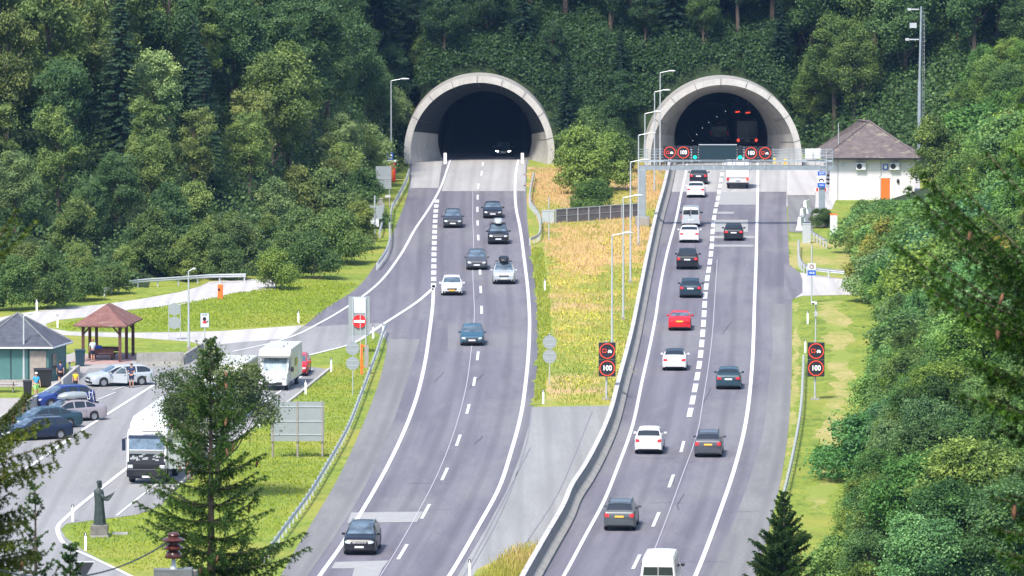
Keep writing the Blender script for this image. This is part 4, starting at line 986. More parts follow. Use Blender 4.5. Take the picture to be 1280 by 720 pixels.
# bicycle on the blue car's carrier
def bicycle():
    x, y = P(113, 513); r = empty('bicycle', (x, y, .45), R(-62), 'bicycle hung on the carrier behind the blue parked car', 'bicycle')
    for wx in (-.52, .52):
        w = MB()
        for i in range(24):
            a0, a1 = 2 * math.pi * i / 24, 2 * math.pi * (i + 1) / 24
            w.tube((wx + .34 * math.cos(a0), 0, .34 + .34 * math.sin(a0)), (wx + .34 * math.cos(a1), 0, .34 + .34 * math.sin(a1)), .016, n=6, caps=False)
        w = w.build('wheel', 'tyre', r); sp = MB()
        for i in range(10): a_ = math.pi * i / 5; sp.tube((wx, 0, .34), (wx + .32 * math.cos(a_), 0, .34 + .32 * math.sin(a_)), .005, n=4)
        sp.build('spokes', 'rim', w)
    MB().path([(-.52, 0, .34), (-.1, 0, .30), (.38, 0, .78), (-.2, 0, .80), (-.1, 0, .30)], .014).path([(-.52, 0, .34), (-.2, 0, .80), (-.23, 0, .92)], .013).path([(.52, 0, .34), (.38, 0, .78), (.35, 0, .95)], .014).build('frame', 'white', r)
    MB().ell((-.25, 0, .96), (.14, .07, .035)).build('saddle', 'black', r); MB().path([(.42, -.28, .98), (.35, -.1, .98), (.35, .1, .98), (.42, .28, .98)], .016).build('handlebar', 'black', r)
    MB().box((0, .2, .02), (1.2, .5, .05)).box((.0, .45, .02), (.1, .3, .3)).build('carrier', 'trim', r)
bicycle()
# ---------------------------------------------------------------- signs and furniture
_fonts = {}
def text(s, size, loc, par, m, rot=(math.pi / 2, 0, 0), name='lettering', ext=.004, sx=1.0):
    cu = bpy.data.curves.new('txt', 'FONT'); cu.body = s; cu.size = size; cu.align_x = 'CENTER'; cu.align_y = 'CENTER'; cu.extrude = ext; cu.offset = size * .012
    o = bpy.data.objects.new('txt', cu); C.objects.link(o); bpy.context.view_layer.update()
    me = bpy.data.meshes.new_from_object(o.evaluated_get(bpy.context.evaluated_depsgraph_get())); bpy.data.objects.remove(o)
    me.materials.clear(); me.materials.append(M[m]); q = bpy.data.objects.new(name, me); C.objects.link(q); q.parent = par; q.location = loc; q.rotation_euler = rot; q.scale = (sx, 1, 1)
    return q
def ring_mesh(cx, cz, y, r0, r1, n=40):
    mb = MB(); vs_ = []
    for (r, yy) in ((r0, y), (r1, y), (r1, y + .02), (r0, y + .02)):
        vs_ += [(cx + r * math.cos(2 * math.pi * i / n), yy, cz + r * math.sin(2 * math.pi * i / n)) for i in range(n)]
    fs = [(k * n + i, k * n + (i + 1) % n, ((k + 1) % 4) * n + (i + 1) % n, ((k + 1) % 4) * n + i) for k in range(4) for i in range(n)]
    return mb.add(vs_, fs)
def disc(cx, cz, y, r, n=32, th=.03): return MB().add([(cx + r * math.cos(2 * math.pi * i / n), yy, cz + r * math.sin(2 * math.pi * i / n)) for yy in (y, y + th) for i in range(n)],
    [tuple(range(n)), tuple(range(n, 2 * n))[::-1]] + [(i, n + i, n + (i + 1) % n, (i + 1) % n) for i in range(n)])
def led_panel(par, cx, cz, kind, w=1.17, h=1.17, y=0):
    p = MB().box((cx, y + .12, cz), (w, .24, h)).build('led_panel', 'panel_black', par, bevel=.02)
    f = y - .03
    ring_mesh(cx, cz, f, .475, .54).build('red_ring', 'led_red', p)
    if kind == '100': text('100', .50, (cx, f, cz), p, 'led_white', sx=.88)
    else:
        t = MB().box((cx - .19, f, cz + .13), (.26, .02, .04)).box((cx - .19, f, cz - .08), (.26, .02, .04)).box((cx - .32, f, cz + .025), (.04, .02, .25)).box((cx - .07, f, cz + .025), (.04, .02, .25))
        t.box((cx - .27, f, cz - .12), (.05, .02, .05)).box((cx - .12, f, cz - .12), (.05, .02, .05)).build('truck_symbol', 'led_red', p)
        c = MB().box((cx + .18, f, cz - .04), (.26, .02, .09)).box((cx + .18, f, cz + .035), (.17, .02, .07)).box((cx + .09, f, cz - .11), (.05, .02, .05)).box((cx + .27, f, cz - .11), (.05, .02, .05)).build('car_symbol', 'led_white', p)
    return p
def post(par, x, y, h, r=.05, m='galv', name='post'): return MB().tube((x, y, 0), (x, y, h), r, n=10).build(name, m, par)
for px, py, lab in ((758, 500, 'electronic sign pair on the median meadow, no-overtaking above 100'), (1019, 500, 'electronic sign pair on the right verge, no-overtaking above 100')):
    x, y = P(px, py); r = empty('speed_sign', (x, y, 0), 0, lab, 'traffic sign'); post(r, 0, .3, 4.1, .075)
    led_panel(r, .05, 3.42, 'truck'); led_panel(r, .05, 2.22, '100')
    MB().box((0, .3, .05), (.6, .6, .12)).build('footing', 'concrete', r)
# gantry over the right carriageway
gx0, gy = P(803, 283); gx1, _ = P(1032.5, 292); gz = lambda py: HC - HC * (gy / P(640, py)[1])      # height at the gantry's distance for a survey row
gzx = lambda px, py: P(px, py)[0] * gy / P(px, py)[1]
g = empty('sign_gantry', (0, gy, 0), 0, 'grey steel gantry over the right carriageway carrying the electronic signs', 'gantry')
zb, zt = gz(212), gz(201)
MB().box((gx0, 0, (zb + .9) / 2), (.62, .6, zb - .9)).build('column', 'gantry_steel', g, bevel=.03); MB().box((gx1, 0, (zb + .9) / 2), (.55, .6, zb - .9)).build('column', 'gantry_steel', g, bevel=.03)
MB().box((gx0, 0, .45), (1.3, 1.2, .95)).build('footing', 'concrete', g, bevel=.05)
MB().lathe([(.85, 0), (.85, 1.15)], 24, (gx1, 0, 0)).build('footing', 'concrete', g, smooth=40)
bm_ = MB(); xa, xb = gx0 - .35, gzx(1041, 205)
bm_.box(((xa + xb) / 2, 0, zb + .18), (xb - xa, .55, .40)).box(((xa + xb) / 2, -.28, zt - .02), (xb - xa, .12, .10)).box(((xa + xb) / 2, .9, zt - .05), (xb - xa, .12, .10))
bm_.build('beam', 'gantry_steel', g)
MB().box(((xa + xb) / 2, .3, zt - .06), (xb - xa, 1.3, .05)).build('walkway', 'galv', g)
lt = MB(); n_ = 22
for i in range(n_ + 1):
    x = xa + (xb - xa) * i / n_; lt.box((x, -.285, (zb + zt) / 2 + .1), (.07, .06, zt - zb - .2))
lt.build('lattice', 'gantry_steel', g)
rl = MB()
for k in range(5): rl.tube((xa, -.3 if k == 9 else .95, zt + .25 * k), (xb, .95, zt + .25 * k), .024)
for i in range(n_ + 1): x = xa + (xb - xa) * i / n_; rl.tube((x, .95, zt), (x, .95, zt + 1.05), .028)
for k in range(5): rl.tube((gzx(966, 195), -.3, zt + .25 * k), (xb, -.3, zt + .25 * k), .02)
for x in np.linspace(gzx(966, 195), xb, 7): rl.tube((x, -.3, zt), (x, -.3, zt + 1.0), .022)
rl.build('railing', 'gantry_steel', g)
cage = MB()
for i in range(7): cage.box((gx1 + .1, -.45, zb - .5 + i * .3), (.62, .03, .05))
for s in (-.3, .3): cage.tube((gx1 + .1 + s, -.45, zb - .6), (gx1 + .1 + s, -.45, zt + 1.1), .03)
cage.build('ladder_cage', 'galv', g)
MB().box((gzx(1016.5, 192), .2, gz(192.5)), (1.45, .5, .92)).build('cabinet', 'white', g, bevel=.03)
MB().box((gzx(1016.5, 192), -.06, gz(192.5)), (.03, .02, .86)).build('cabinet_seam', 'galv', g)
for px, kind in ((837, 'truck'), (854, '100'), (938.5, '100'), (956, 'truck')):
    r = empty('lane_sign', (gzx(px, 190), gy - .55, gz(198.5) if px < 900 else gz(199.2)), 0, {837: 'leftmost electronic sign on the gantry, trucks no overtaking', 854: 'electronic 100 sign on the gantry left of the dark message board', 938.5: 'electronic 100 sign on the gantry right of the dark message board', 956: 'rightmost electronic sign on the gantry, trucks no overtaking'}[px], 'traffic sign', 'electronic signs on the gantry')
    led_panel(r, 0, .62, kind, 1.19, 1.2); MB().tube((0, .2, -.9), (0, .2, .1), .04).build('hanger', 'galv', r)
for px, lab in ((868.5, 'gantry traffic light showing green left of the dark message board'), (925, 'gantry traffic light showing green right of the dark message board')):
    r = empty('traffic_light', (gzx(px, 190), gy - .6, gz(199)), 0, lab, 'traffic light', 'green lights on the gantry')
    MB().box((0, .12, .62), (.42, .22, 1.30)).build('housing', 'panel_black', r, bevel=.03)
    disc(0, .22, -.02, .17).build('green_lamp', 'led_green', r)
    for z in (.63, 1.03): disc(0, z, -.015, .14).build('dark_lamp', 'vms', r)
    for s in (-.42, .42):
        for z in (.15, .4, .65, .9, 1.15): MB().box((s * .8, .1, z), (.16, .04, .04)).build('bracket', 'galv', r)
r = empty('message_board', (gzx(897, 190), gy - .55, gz(199.5)), 0, 'dark blank message board in the middle of the gantry', 'message board')
bw = gzx(920.5, 190) - gzx(873.5, 190)
MB().box((0, .15, .70), (bw, .3, 1.32)).build('screen', 'vms', r, bevel=.02); MB().box((0, .12, 1.40), (bw + .06, .4, .06)).build('hood', 'galv', r)
for x in (-bw * .4, -bw * .1, bw * .15, bw * .4): MB().tube((x, .3, -.9), (x, .3, .1), .04).build('hanger', 'galv', r)
# tunnel info sign on the right column
r = empty('tunnel_sign', (gzx(1026.5, 220), gy - .42, gz(234)), 0, 'blue and white tunnel sign fixed to the right gantry column', 'traffic sign')
hs_ = gz(213.5) - gz(234)
MB().box((0, 0, hs_ / 2), (.72, .05, hs_)).build('board', 'white', r)
MB().box((0, -.03, hs_ * .86), (.70, .02, hs_ * .26)).box((0, -.03, hs_ * .15), (.70, .02, hs_ * .27)).build('blue_field', 'blue', r)
MB().add([(.26 * math.cos(t) , -.035, hs_ * .36 + .30 * math.sin(t)) for t in np.linspace(0, math.pi, 14)] + [(.15 * math.cos(t), -.035, hs_ * .36 + .17 * math.sin(t)) for t in np.linspace(math.pi, 0, 14)], [(i, i + 1, 26 - i, 27 - i) for i in range(13)]).build('tunnel_symbol', 'black', r)
text('Tunnel', .17, (0, -.045, hs_ * .86), r, 'white'); text('1400m', .17, (0, -.045, hs_ * .15), r, 'white')
# lamps on the right side of column
for k in range(3): o = MB().ell((gx1 + .55, gy - .2, gz(219 + 5 * k)), (.16, .16, .12)).build('floodlight', 'black'); tag(o, ['upper', 'middle', 'lower'][k] + ' of three small dark lamps on the right gantry column', 'floodlight', 'dark lamps on the gantry column'); MB().tube((gx1 + .2, gy - .2, gz(219 + 5 * k)), (gx1 + .55, gy - .2, gz(219 + 5 * k)), .03).build('arm', 'galv', o)

# round sign backs etc
def sign(px, py, label, build, cat='road sign', rz=0, group=None, name='road_sign'):
    x, y = P(px, py); r = empty(name, (x, y, 0), rz, label, cat, group); build(r, S(py)); return r
def rounds(s1, s2, h1, h2, hp, m='sign_back'):
    def f(r, s):
        post(r, 0, 0, hp, .035); 
        for (rr, hh) in ((s1, h1), (s2, h2)):
            d_ = disc(0, hh, -.06, rr, th=.02).build('round_plate', m, r); MB().box((0, -.07, hh + rr * .4), (rr * 1.3, .02, .04)).box((0, -.07, hh - rr * .4), (rr * 1.3, .02, .04)).build('clamp', 'galv', d_)
    return f
sign(687, 481, 'two round grey sign backs on one post at the left edge of the median meadow', rounds(.49, .49, 3.05, 2.03, 3.75))
sign(441, 494, 'two round grey sign backs on one post on the mown slope by the orange frame', rounds(.47, .47, 3.3, 2.25, 3.9))
def twin(r, s):
    for x in (-.42, .46): post(r, x, 0, 2.9, .03)
    MB().tube((-.95, 0, 2.72), (.5, 0, 2.72), .025).build('crossbar', 'galv', r); MB().tube((-.95, 0, 2.72), (-.95, 0, 2.4), .025).build('crossbar', 'galv', r)
    for z in (2.35, 1.32): disc(.02, z, -.05, .50, 8, .02).build('round_plate', 'sign_back', r)
sign(218, 425, 'two octagonal grey sign backs between twin posts on the service road', twin)
def bigboard(r, s):
    for x in (-1.6, 0, 1.6): post(r, x, 0, 3.65, .07, 'wood_grey')
    b = MB().box((0, -.1, 2.35), (3.42, .05, 2.55)).build('board', 'sign_back', r)
    for z in (1.5, 2.35, 3.3): MB().box((0, -.14, z), (3.38, .04, .06)).build('cross_rail', 'galv', b)
    for x in (-1.6, 0, 1.6, ): MB().box((x, -.15, 2.35), (.09, .05, 2.6)).build('upright_rail', 'wood_grey', b)
sign(372, 572, 'large grey board back on three posts on the mown slope', bigboard)
def noentry(r, s):
    for x in (-.45, .5): post(r, x, 0, 4.1, .05)
    b = MB().box((0, .08, 2.75), (1.58, .04, 2.9)).build('board', 'sign_back', r); MB().box((0.02, .05, 3.55), (.95, .03, 1.15)).build('white_field', 'sign_board', b)
    d = disc(.02, 2.35, -.06, .50, 36).build('red_disc', 'red', r); MB().box((.02, -.08, 2.35), (.84, .02, .19)).build('white_bar', 'white', d)
sign(449, 441, 'no entry disc on a tall grey board beside the ramp', noentry)
def plain_post(r, s): post(r, 0, 0, 3.5, .03, 'galv_pale')
sign(450.5, 447, 'thin pale pole standing in front of the no entry board', plain_post, 'pole', name='pole')
def orange(r, s):
    MB().box((0, 0, 1.1), (.16, .16, 2.2)).build('upright', 'orange', r, bevel=.02); MB().box((.22, 0, 2.05), (.34, .1, .12)).box((.22, 0, .55), (.34, .1, .12)).build('arm', 'orange', r, bevel=.02)
    MB().box((.36, .02, 1.3), (.3, .2, 1.6)).build('panel', 'concrete', r)
sign(452, 468, 'orange steel frame on the slope beside the guardrail', orange, 'steel frame', name='steel_frame')
def mound(r, s): MB().box((0, 0, .05), (1.9, .9, .12)).build('slab', 'concrete_pale', r)
sign(275.5, 374, 'orange emergency pillar at the edge of the upper service road', lambda r, s: (MB().box((0, 0, .6), (.42, .3, 1.2)).build('pillar', 'orange', r, bevel=.04), MB().box((-.1, -.16, .8), (.16, .05, .2)).build('phone_box', 'black', r)), 'emergency pillar', name='emergency_pillar')
def stopdog(r, s):
    post(r, 0, .04, 2.4, .045); b = MB().box((0, 0, 1.85), (.62, .04, 1.05)).build('board', 'sign_board', r); 
    MB().box((0, .012, 1.85), (.70, .03, 1.12)).build('frame', 'teal_paint', r)
    text('STOP', .16, (0, -.03, 2.25), b, 'teal_paint'); MB().ell((-.02, -.03, 1.95), (.14, .015, .16)).build('hand_symbol', 'black', b); MB().ell((0, -.04, 1.72), (.17, .015, .09)).build('red_symbol', 'red', b)
    MB().tube((.1, -.04, 1.72), (.24, -.04, 1.82), .03).build('tick', 'black', b)
sign(256, 431, 'small white notice with a dark hand symbol on the grass by the service road', stopdog)
def hil(r, s):
    post(r, 0, .05, 4.7, .06); MB().box((0, 0, 2.95), (.66, .04, .55)).build('white_plate', 'sign_board', r); b = MB().box((0, 0, 2.45), (.66, .04, .42)).build('blue_plate', 'blue', r)
    text('HILB', .22, (0, -.03, 2.45), b, 'white'); ring_mesh(0, 2.95, -.03, .13, .18, 24).build('symbol', 'black', r); disc(.03, 2.98, -.035, .06, th=.01).build('symbol', 'orange', r)
sign(1014.5, 379, 'post with small blue and white plate by the pale access road', hil)
def camera(r, s):
    post(r, 0, 0, 3.7, .055); MB().box((-.12, -.1, 3.72), (.42, .5, .20)).build('camera_head', 'sign_board', r, bevel=.03); MB().box((-.22, -.36, 3.70), (.14, .04, .13)).build('lens', 'black', r); MB().box((0, -.1, 2.9), (.22, .18, .35)).build('junction_box', 'galv', r)
sign(1019.5, 441, 'camera on a grey pole behind the right electronic sign', camera, 'camera', name='traffic_camera')
# boards above the ramp
def boards(r, s):
    for x in (-.55, .55): post(r, x, 0, 2.1, .04)
    MB().box((0, -.06, 2.85), (1.5, .05, 2.15)).build('board', 'sign_back', r); MB().box((0, -.1, 2.75), (1.4, .03, .05)).build('cross_rail', 'galv', r); MB().box((.4, -.03, 1.05), (.5, .03, .22)).build('small_plate', 'sign_board', r)
sign(479.5, 259, 'white board back on two posts left of the tunnel ramp', boards)
def boards2(r, s):
    post(r, 0, 0, 4.2, .07); MB().box((0, .08, 2.7), (1.35, .05, 1.2)).build('board', 'sign_back', r); MB().box((0, .06, 1.75), (.75, .05, .70)).build('small_plate', 'sign_board', r)
sign(468.5, 303, 'grey post with two stacked plates at the forest edge above the ramp', boards2)
def niche(r, s):
    MB().box((0, 0, 1.0), (1.1, .8, 2.0)).build('booth', 'red', r, bevel=.03); MB().box((0, 0, 2.07), (1.25, .95, .14)).build('booth_roof', 'sign_board', r); MB().box((.12, -.41, .95), (.5, .04, 1.6)).build('booth_door', 'orange', r)
    MB().box((.95, -.1, .35), (.8, .06, .1)).box((.95, -.1, -.0 + .08), (.8, .06, .08)).build('rail', 'black', r)
sign(487.5, 227, 'red emergency phone booth beside the left tunnel mouth', niche, 'phone booth', name='phone_booth')
def hutlet(r, s): MB().box((0, 0, 1.15), (1.7, 1.4, 2.3)).build('wall', 'concrete_pale', r); MB().box((0, 0, 2.36), (1.85, 1.55, .12)).build('roof', 'orange', r)
sign(474, 217, 'small concrete cabin with an orange roof edge behind the phone booth', hutlet, 'cabin', name='cabin')
def phone(r, s):
    post(r, 0, .05, 3.2, .04); b = MB().box((0, 0, 2.85), (.62, .04, .68)).build('board', 'blue', r); MB().box((0, -.03, 2.85), (.40, .02, .42)).build('white_field', 'white', b); MB().tube((-.08, -.045, 2.95), (.08, -.045, 2.75), .035).build('receiver', 'black', b)
sign(487.5, 231, 'blue phone sign above the red booth at the left tunnel', phone)
sign(663.5, 301 - 4, 'thin post', plain_post, 'pole', name='pole') if False else None
def cab(w, d, h, m='gantry_steel', cap=None):
    def f(r, s):
        MB().box((0, 0, h / 2), (w, d, h)).build('housing', m, r, bevel=.02); MB().box((0, 0, h + .03), (w + .06, d + .06, .07)).build('lid', cap or m, r); MB().box((w * .1, -d / 2 - .01, h * .5), (.02, .02, h * .85)).build('door_seam', 'galv', r)
    return f
sign(1008, 304, 'grey green electric cabinet on the grass left of the gantry footing', cab(.72, .5, 1.7, 'galv'), 'cabinet', name='electric_cabinet')
sign(1042, 293, 'white cabinet with orange lid right of the gantry footing', cab(.65, .5, 1.8, 'sign_board', 'orange'), 'cabinet', name='electric_cabinet')
sign(475, 262, 'small pale distribution cabinet behind the guardrail ends', cab(.5, .4, 1.0, 'concrete_pale'), 'cabinet', name='electric_cabinet')
# white plastic barriers near the lay-by
for i, (px, py, lab) in enumerate([(1001, 287, 'nearest white concrete block beside the lay-by'), (1004, 276, 'middle white concrete block beside the lay-by'), (1008, 266, 'farthest white concrete block beside the lay-by')]):
    x, y = P(px, py); r = empty('road_block', (x, y, 0), R(80), lab, 'concrete block', 'white blocks beside the lay-by')
    MB().prism([(-.35, 0), (.35, 0), (.18, .5), (.12, 1.2), (-.12, 1.2), (-.18, .5)], -1.1, 1.1).xf(Matrix.Rotation(math.pi / 2, 4, 'X') ).xf(Matrix.Rotation(math.pi / 2, 4, 'Z')).build('block', 'white', r, bevel=.02)
    MB().box((0, 0, 1.25), (1.6, .1, .06)).build('grip', 'sign_back', r)
# red and white barrier boards and boom before the building
x, y = P(1026, 252); r = empty('barrier_boards', (x, y, 0), 0, 'red and white striped boards behind the right gantry column', 'barrier')
MB().box((0, 0, 1.15), (1.2, .05, .3)).build('board', 'white', r); MB().box((-.35, -.03, 1.15), (.2, .03, .3)).box((.05, -.03, 1.15), (.2, .03, .3)).box((.42, -.03, 1.15), (.2, .03, .3)).build('stripes', 'red', r)
for s in (-.5, .5): MB().tube((s, .05, 0), (s, .05, 1.3), .03).build('post', 'galv', r)
for i, (px, py, hh, lab) in enumerate([(844, 206, 1.4, 'yellow and red marker left of the right tunnel roadway'), (953, 216, 1.6, 'first yellow and red marker right of the white truck'), (968, 219, 1.6, 'middle yellow and red marker right of the white truck'), (981.5, 223, 1.8, 'last yellow and red marker right of the white truck')]):
    x, y = P(px, py); r = empty('marker_board', (x, y, 0), 0, lab, 'marker', 'yellow and red marker boards')
    MB().tube((0, .03, 0), (0, .03, hh), .025).build('post', 'galv', r); MB().box((0, 0, hh - .1), (.26, .03, .55)).build('board', 'yellow', r); MB().box((.02, -.02, hh - .12), (.14, .02, .25), ry=.7).build('stripe', 'red', r)
# delineator posts
dl = None
for px, py, lab in [(373, 404.5, 'on the grass edge of the exit ramp'), (268, 439, 'behind the low wall by the service road junction'), (414, 465, 'at the top of the kerbstone row'), (382, 493, 'on the slope second down the kerbstone row'), (324, 535, 'on the slope left of the large board'), (466.5, 423, 'left of the guardrail start'), (479, 421, 'at the guardrail start'), (87, 470, 'between the walker in navy and the bin'), (72, 409.5, 'at the tip of the grass island'), (46, 390, 'at the far edge of the service road'), (91, 652, 'at the corner of the statue lawn'), (107, 688, 'on the lawn edge in front of the statue'), (681, 364, 'on the mown strip of the median'), (685, 436, 'just above the round sign backs of the median'), (679, 505, 'at the lower end of the median meadow'), (1009.5, 405, 'on the right verge by the camera pole'), (1006.5, 441, 'at the top of the right guardrail'), (587, 722, 'at the lower tip of the median')]:
    x, y = P(px, py)
    if dl is None:
        dl = empty('delineator_post', (x, y, 0)); MB().prism([(-.07, -.05), (.07, -.05), (.05, .06), (-.05, .06)], 0, .85).build('shaft', 'white', dl); MB().prism([(-.072, -.055), (.072, -.055), (.052, .062), (-.052, .062)], .85, 1.02).build('black_cap', 'black', dl); MB().box((0, -.058, .93), (.05, .01, .12)).build('reflector', 'white', dl); o = dl
    else: o = copy_tree(dl)
    o.location = (x, y, 0); tag(o, 'white roadside post with black cap ' + lab, 'roadside post', 'white roadside posts with black caps')
# street lamps
def street_lamp(px, py, top, label, head_px=20, side=1, group='lamp posts along the median', kind='led'):
    x, y = P(px, py); z = HC - HC * y / P(640, top)[1] if top != py else 8
    # height so that the arm reaches that row
    z = HC - HC * (y / P(640, top)[1]); r = empty('street_lamp', (x, y, 0), 0, label, 'street lamp', group); L_ = head_px / (FPX / y) 
    MB().tube((0, 0, 0), (0, 0, z * .5), .095, .075, 10).tube((0, 0, z * .5), (0, 0, z - .05), .075, .05, 10).build('pole', 'galv', r)
    MB().path([(0, 0, z - .08), (side * L_ * .25, 0, z), (side * L_ * .6, 0, z + .1)], .035).build('arm', 'galv', r)
    mb = MB().ell((side * L_ * .78, 0, z + .12), (L_ * .27, .17, .085), 14, 8); mb.xf(Matrix.Rotation(0, 4, 'Y')).build('lamp_head', 'sign_board', r, smooth=60)
    MB().box((0, 0, .12), (.3, .3, .25)).build('base', 'concrete', r)
for px, py, top, lab in [(765, 455, 293, 'nearest lamp post of the median row, behind the electronic sign'), (779, 400, 246, 'second lamp post of the median row counted from the nearest'), (788, 354, 201.5, 'third lamp post of the median row counted from the nearest'), (798, 307, 168, 'fourth lamp post of the median row counted from the nearest'), (806, 273, 141, 'fifth lamp post of the median row, two behind the gantry column'), (818, 240, 114, 'sixth lamp post of the median row, next to last'), (825, 216, 90, 'farthest and topmost lamp post of the median row')]:
    street_lamp(px, py, top, lab, 21 * (S(py) / 14))
street_lamp(489, 224, 100, 'tall lone lamp post left of the left tunnel mouth', 22, group=None)
street_lamp(236, 437, 338, 'thin lamp post rising beside the low wall of the rest area', 9, group=None)
street_lamp(30, 478, 394, 'slim lamp post in front of the green kiosk', 11, group=None)
# radio mast
x, y = P(1149, 214); r = empty('radio_mast', (x, y, 0), 0, 'tall grey radio mast with side arms behind the building', 'mast')
H_ = HC - HC * y / P(640, 8)[1]; MB().tube((0, 0, 0), (0, 0, H_ * .55), .23, .19, 14).tube((0, 0, H_ * .55), (.12, 0, H_), .14, .10, 14).build('pole', 'gantry_steel', r, smooth=40)
ld = MB()
for i in range(30): z = 3 + i * (H_ - 4) / 30; ld.tube((.30, 0, z), (.48, 0, z), .012)
ld.tube((.32, 0, 2), (.32, 0, H_ - .5), .012).tube((.48, 0, 2), (.48, 0, H_ - .5), .012).build('ladder', 'galv', r)
for z, w in ((H_ - .3, 1.2), (H_ * .80, 1.4)): MB().box((-w / 2 - .1, 0, z), (w, .12, .12)).box((-w + .1, 0, z), (.35, .25, .25)).build('antenna_arm', 'galv_pale', r)
MB().box((-.7, 0, H_ * .885), (.7, .3, .5)).build('antenna_cage', 'galv', r)
# median board wall
x0, y0 = P(694, 279); x1, y1 = P(803, 271); d = Vector((x1 - x0, y1 - y0)); r = empty('board_wall', (x0, y0, 0), math.atan2(d.y, d.x), 'long dark boarded wall crossing the median meadow', 'wall')
MB().box((d.length / 2, 0, .62), (d.length, .12, 1.24)).build('panels', 'wood_wall' if 'wood_wall' in M else mat('wood_wall', (.13, .12, .13), .85, var=.2, scale=2), r); mb = MB()
for i in range(9): mb.box((d.length * i / 8, -.08, .66), (.09, .08, 1.34))
mb.build('uprights', 'galv', r); MB().box((d.length / 2, 0, 1.28), (d.length + .1, .2, .07)).build('coping', 'sign_back', r); MB().box((d.length / 2, -.07, .66), (d.length, .03, .05)).build('mid_rail', 'sign_back', r)
sign(685, 279, 'grey metal cabinet at the left end of the boarded wall', cab(1.15, .5, 1.15, 'galv'), 'cabinet', name='electric_cabinet')
sign(686, 302, 'bare grey post standing in front of the boarded wall', lambda r, s: post(r, 0, 0, 4.0, .05), 'post', name='metal_post')
# ---------------------------------------------------------------- buildings
def house():
    xa, ya = P(1037, 250); xb, _ = P(1143, 250); w = xb - xa; D_ = 12.0; h = 4.15; r = empty('service_building', (xa, ya, 0), 0, 'white service building with grey tiled hip roof beside the right tunnel', 'building')
    MB().box((w / 2, D_ / 2, h / 2), (w, D_, h)).build('wall', 'wall_plaster', r)
    o = .75; e = [(-o, -o), (w + o, -o), (w + o, D_ + o), (-o, D_ + o)]; rh = 3.1; apf = (w * .50, 6.0); apb = (w * .38, D_ - 4.6)
    V = [(x, y, h) for x, y in e] + [(*apf, h + rh), (*apb, h + rh)] + [(x, y, h - .14) for x, y in e]
    rf = MB().add(V, [(0, 1, 4), (1, 2, 5, 4), (2, 3, 5), (3, 0, 4, 5), (0, 6, 7, 1), (1, 7, 8, 2), (2, 8, 9, 3), (3, 9, 6, 0), (6, 9, 8, 7)]).build('roof', 'roof_house', r)
    MB().path([(-o, -o, h + .03), (*apf, h + rh + .04), (*apb, h + rh + .04)], .10).tube((w + o, -o, h + .03), (*apf, h + rh + .04), .10).build('ridge_tiles', 'roof_house', rf)
    MB().box((w / 2, -o - .05, h - .1), (w + 2 * o, .14, .16)).build('gutter', 'black', rf)
    for x in (.75, w * .60): MB().tube((x, -.07, 0), (x, -.07, h), .05).build('downpipe', 'galv_pale', r)
    MB().tube((.9, 1.5, h), (.9, 1.5, h + 3.2), .04).build('antenna', 'galv', rf)
    for x in (3.0, w - 1.95):
        a_ = MB().box((x, -.2, h - .85), (.95, .38, .72)).build('air_unit', 'sign_board', r, bevel=.02); disc(x - .15, h - .85, -.41, .26).build('fan', 'black', a_)
    disc(1.25, h - .75, -.05, .2).build('wall_vent', 'galv', r); disc(w - 2.75, h - .75, -.05, .18).build('wall_vent', 'galv', r)
    dx = (1107 - 1037) / 106 * w * .985
    MB().box((dx, -.04, 1.05), (.92, .1, 2.15)).build('door', 'orange', r); MB().box((dx + .62, -.05, 1.15), (.12, .06, 2.4)).box((dx - .53, -.05, 1.15), (.10, .06, 2.4)).box((dx, -.05, 2.2), (1.2, .06, .12)).build('door_frame', 'white', r)
    s_ = MB().box((dx + .05, -.06, h - .95), (.52, .05, .52)).build('phone_plate', 'blue', r); MB().box((dx + .05, -.095, h - .95), (.30, .02, .32)).build('white_field', 'white', s_)
    MB().ell((w - 1.6, -.1, h - 2.3), (.14, .12, .22)).build('wall_lamp', 'black', r)
house()
def kiosk():
    x0, y0 = P(-25, 478); x1, _ = P(61, 478); w = x1 - x0; h = 2.55; a_ = 1.0
    F = [(0, 0), (w, 0), (w + a_, 4), (w, 8), (0, 8), (-a_, 4)]; r = empty('kiosk', (x0, y0, 0), 0, 'green kiosk with dark slate hip roof at the left edge', 'kiosk')
    MB().prism(F, 0, h).build('wall', 'teal_paint', r); o = .45; cx, cy = w / 2, 4
    E = [(cx + (x - cx) * 1.13, cy + (y - cy) * 1.11) for x, y in F]; ap = (cx, 4.0, h + 2.05)
    V = [(x, y, h) for x, y in E] + [ap] + [(x, y, h - .13) for x, y in E]
    rf = MB().add(V, [(i, (i + 1) % 6, 6) for i in range(6)] + [(i, 7 + i, 7 + (i + 1) % 6, (i + 1) % 6) for i in range(6)] + [tuple(range(7, 13))[::-1]]).build('roof', 'roof_slate', r)
    for i in range(6): MB().tube((E[i][0], E[i][1], h + .02), (ap[0], ap[1], ap[2] + .02), .07).build('hip_flashing', 'old_zinc', rf)
    MB().path([(E[5][0], E[5][1], h - .05), (E[0][0], E[0][1], h - .05), (E[1][0], E[1][1], h - .05), (E[2][0], E[2][1], h - .05)], .07).build('gutter', 'galv', rf)
    MB().box((w - .75, -.02, 1.15), (1.15, .1, 2.2)).build('shutter_door', 'wood_grey', r)
    for x in (.8, 2.2, w - 1.45): MB().box((x, -.02, 1.2), (.05, .06, 2.4)).build('panel_seam', 'trim', r)
    MB().box((1.5, -.02, .1), (w, .08, .2)).build('plinth', 'concrete', r)
    ddx, ddy = a_, 4; ln = math.hypot(ddx, ddy)
    MB().box((w + ddx * .3, ddy * .3, 1.4), (.08, .9, 1.1), rz=-math.atan2(ddx, ddy)).build('side_window', 'glass_dark', r)
kiosk()
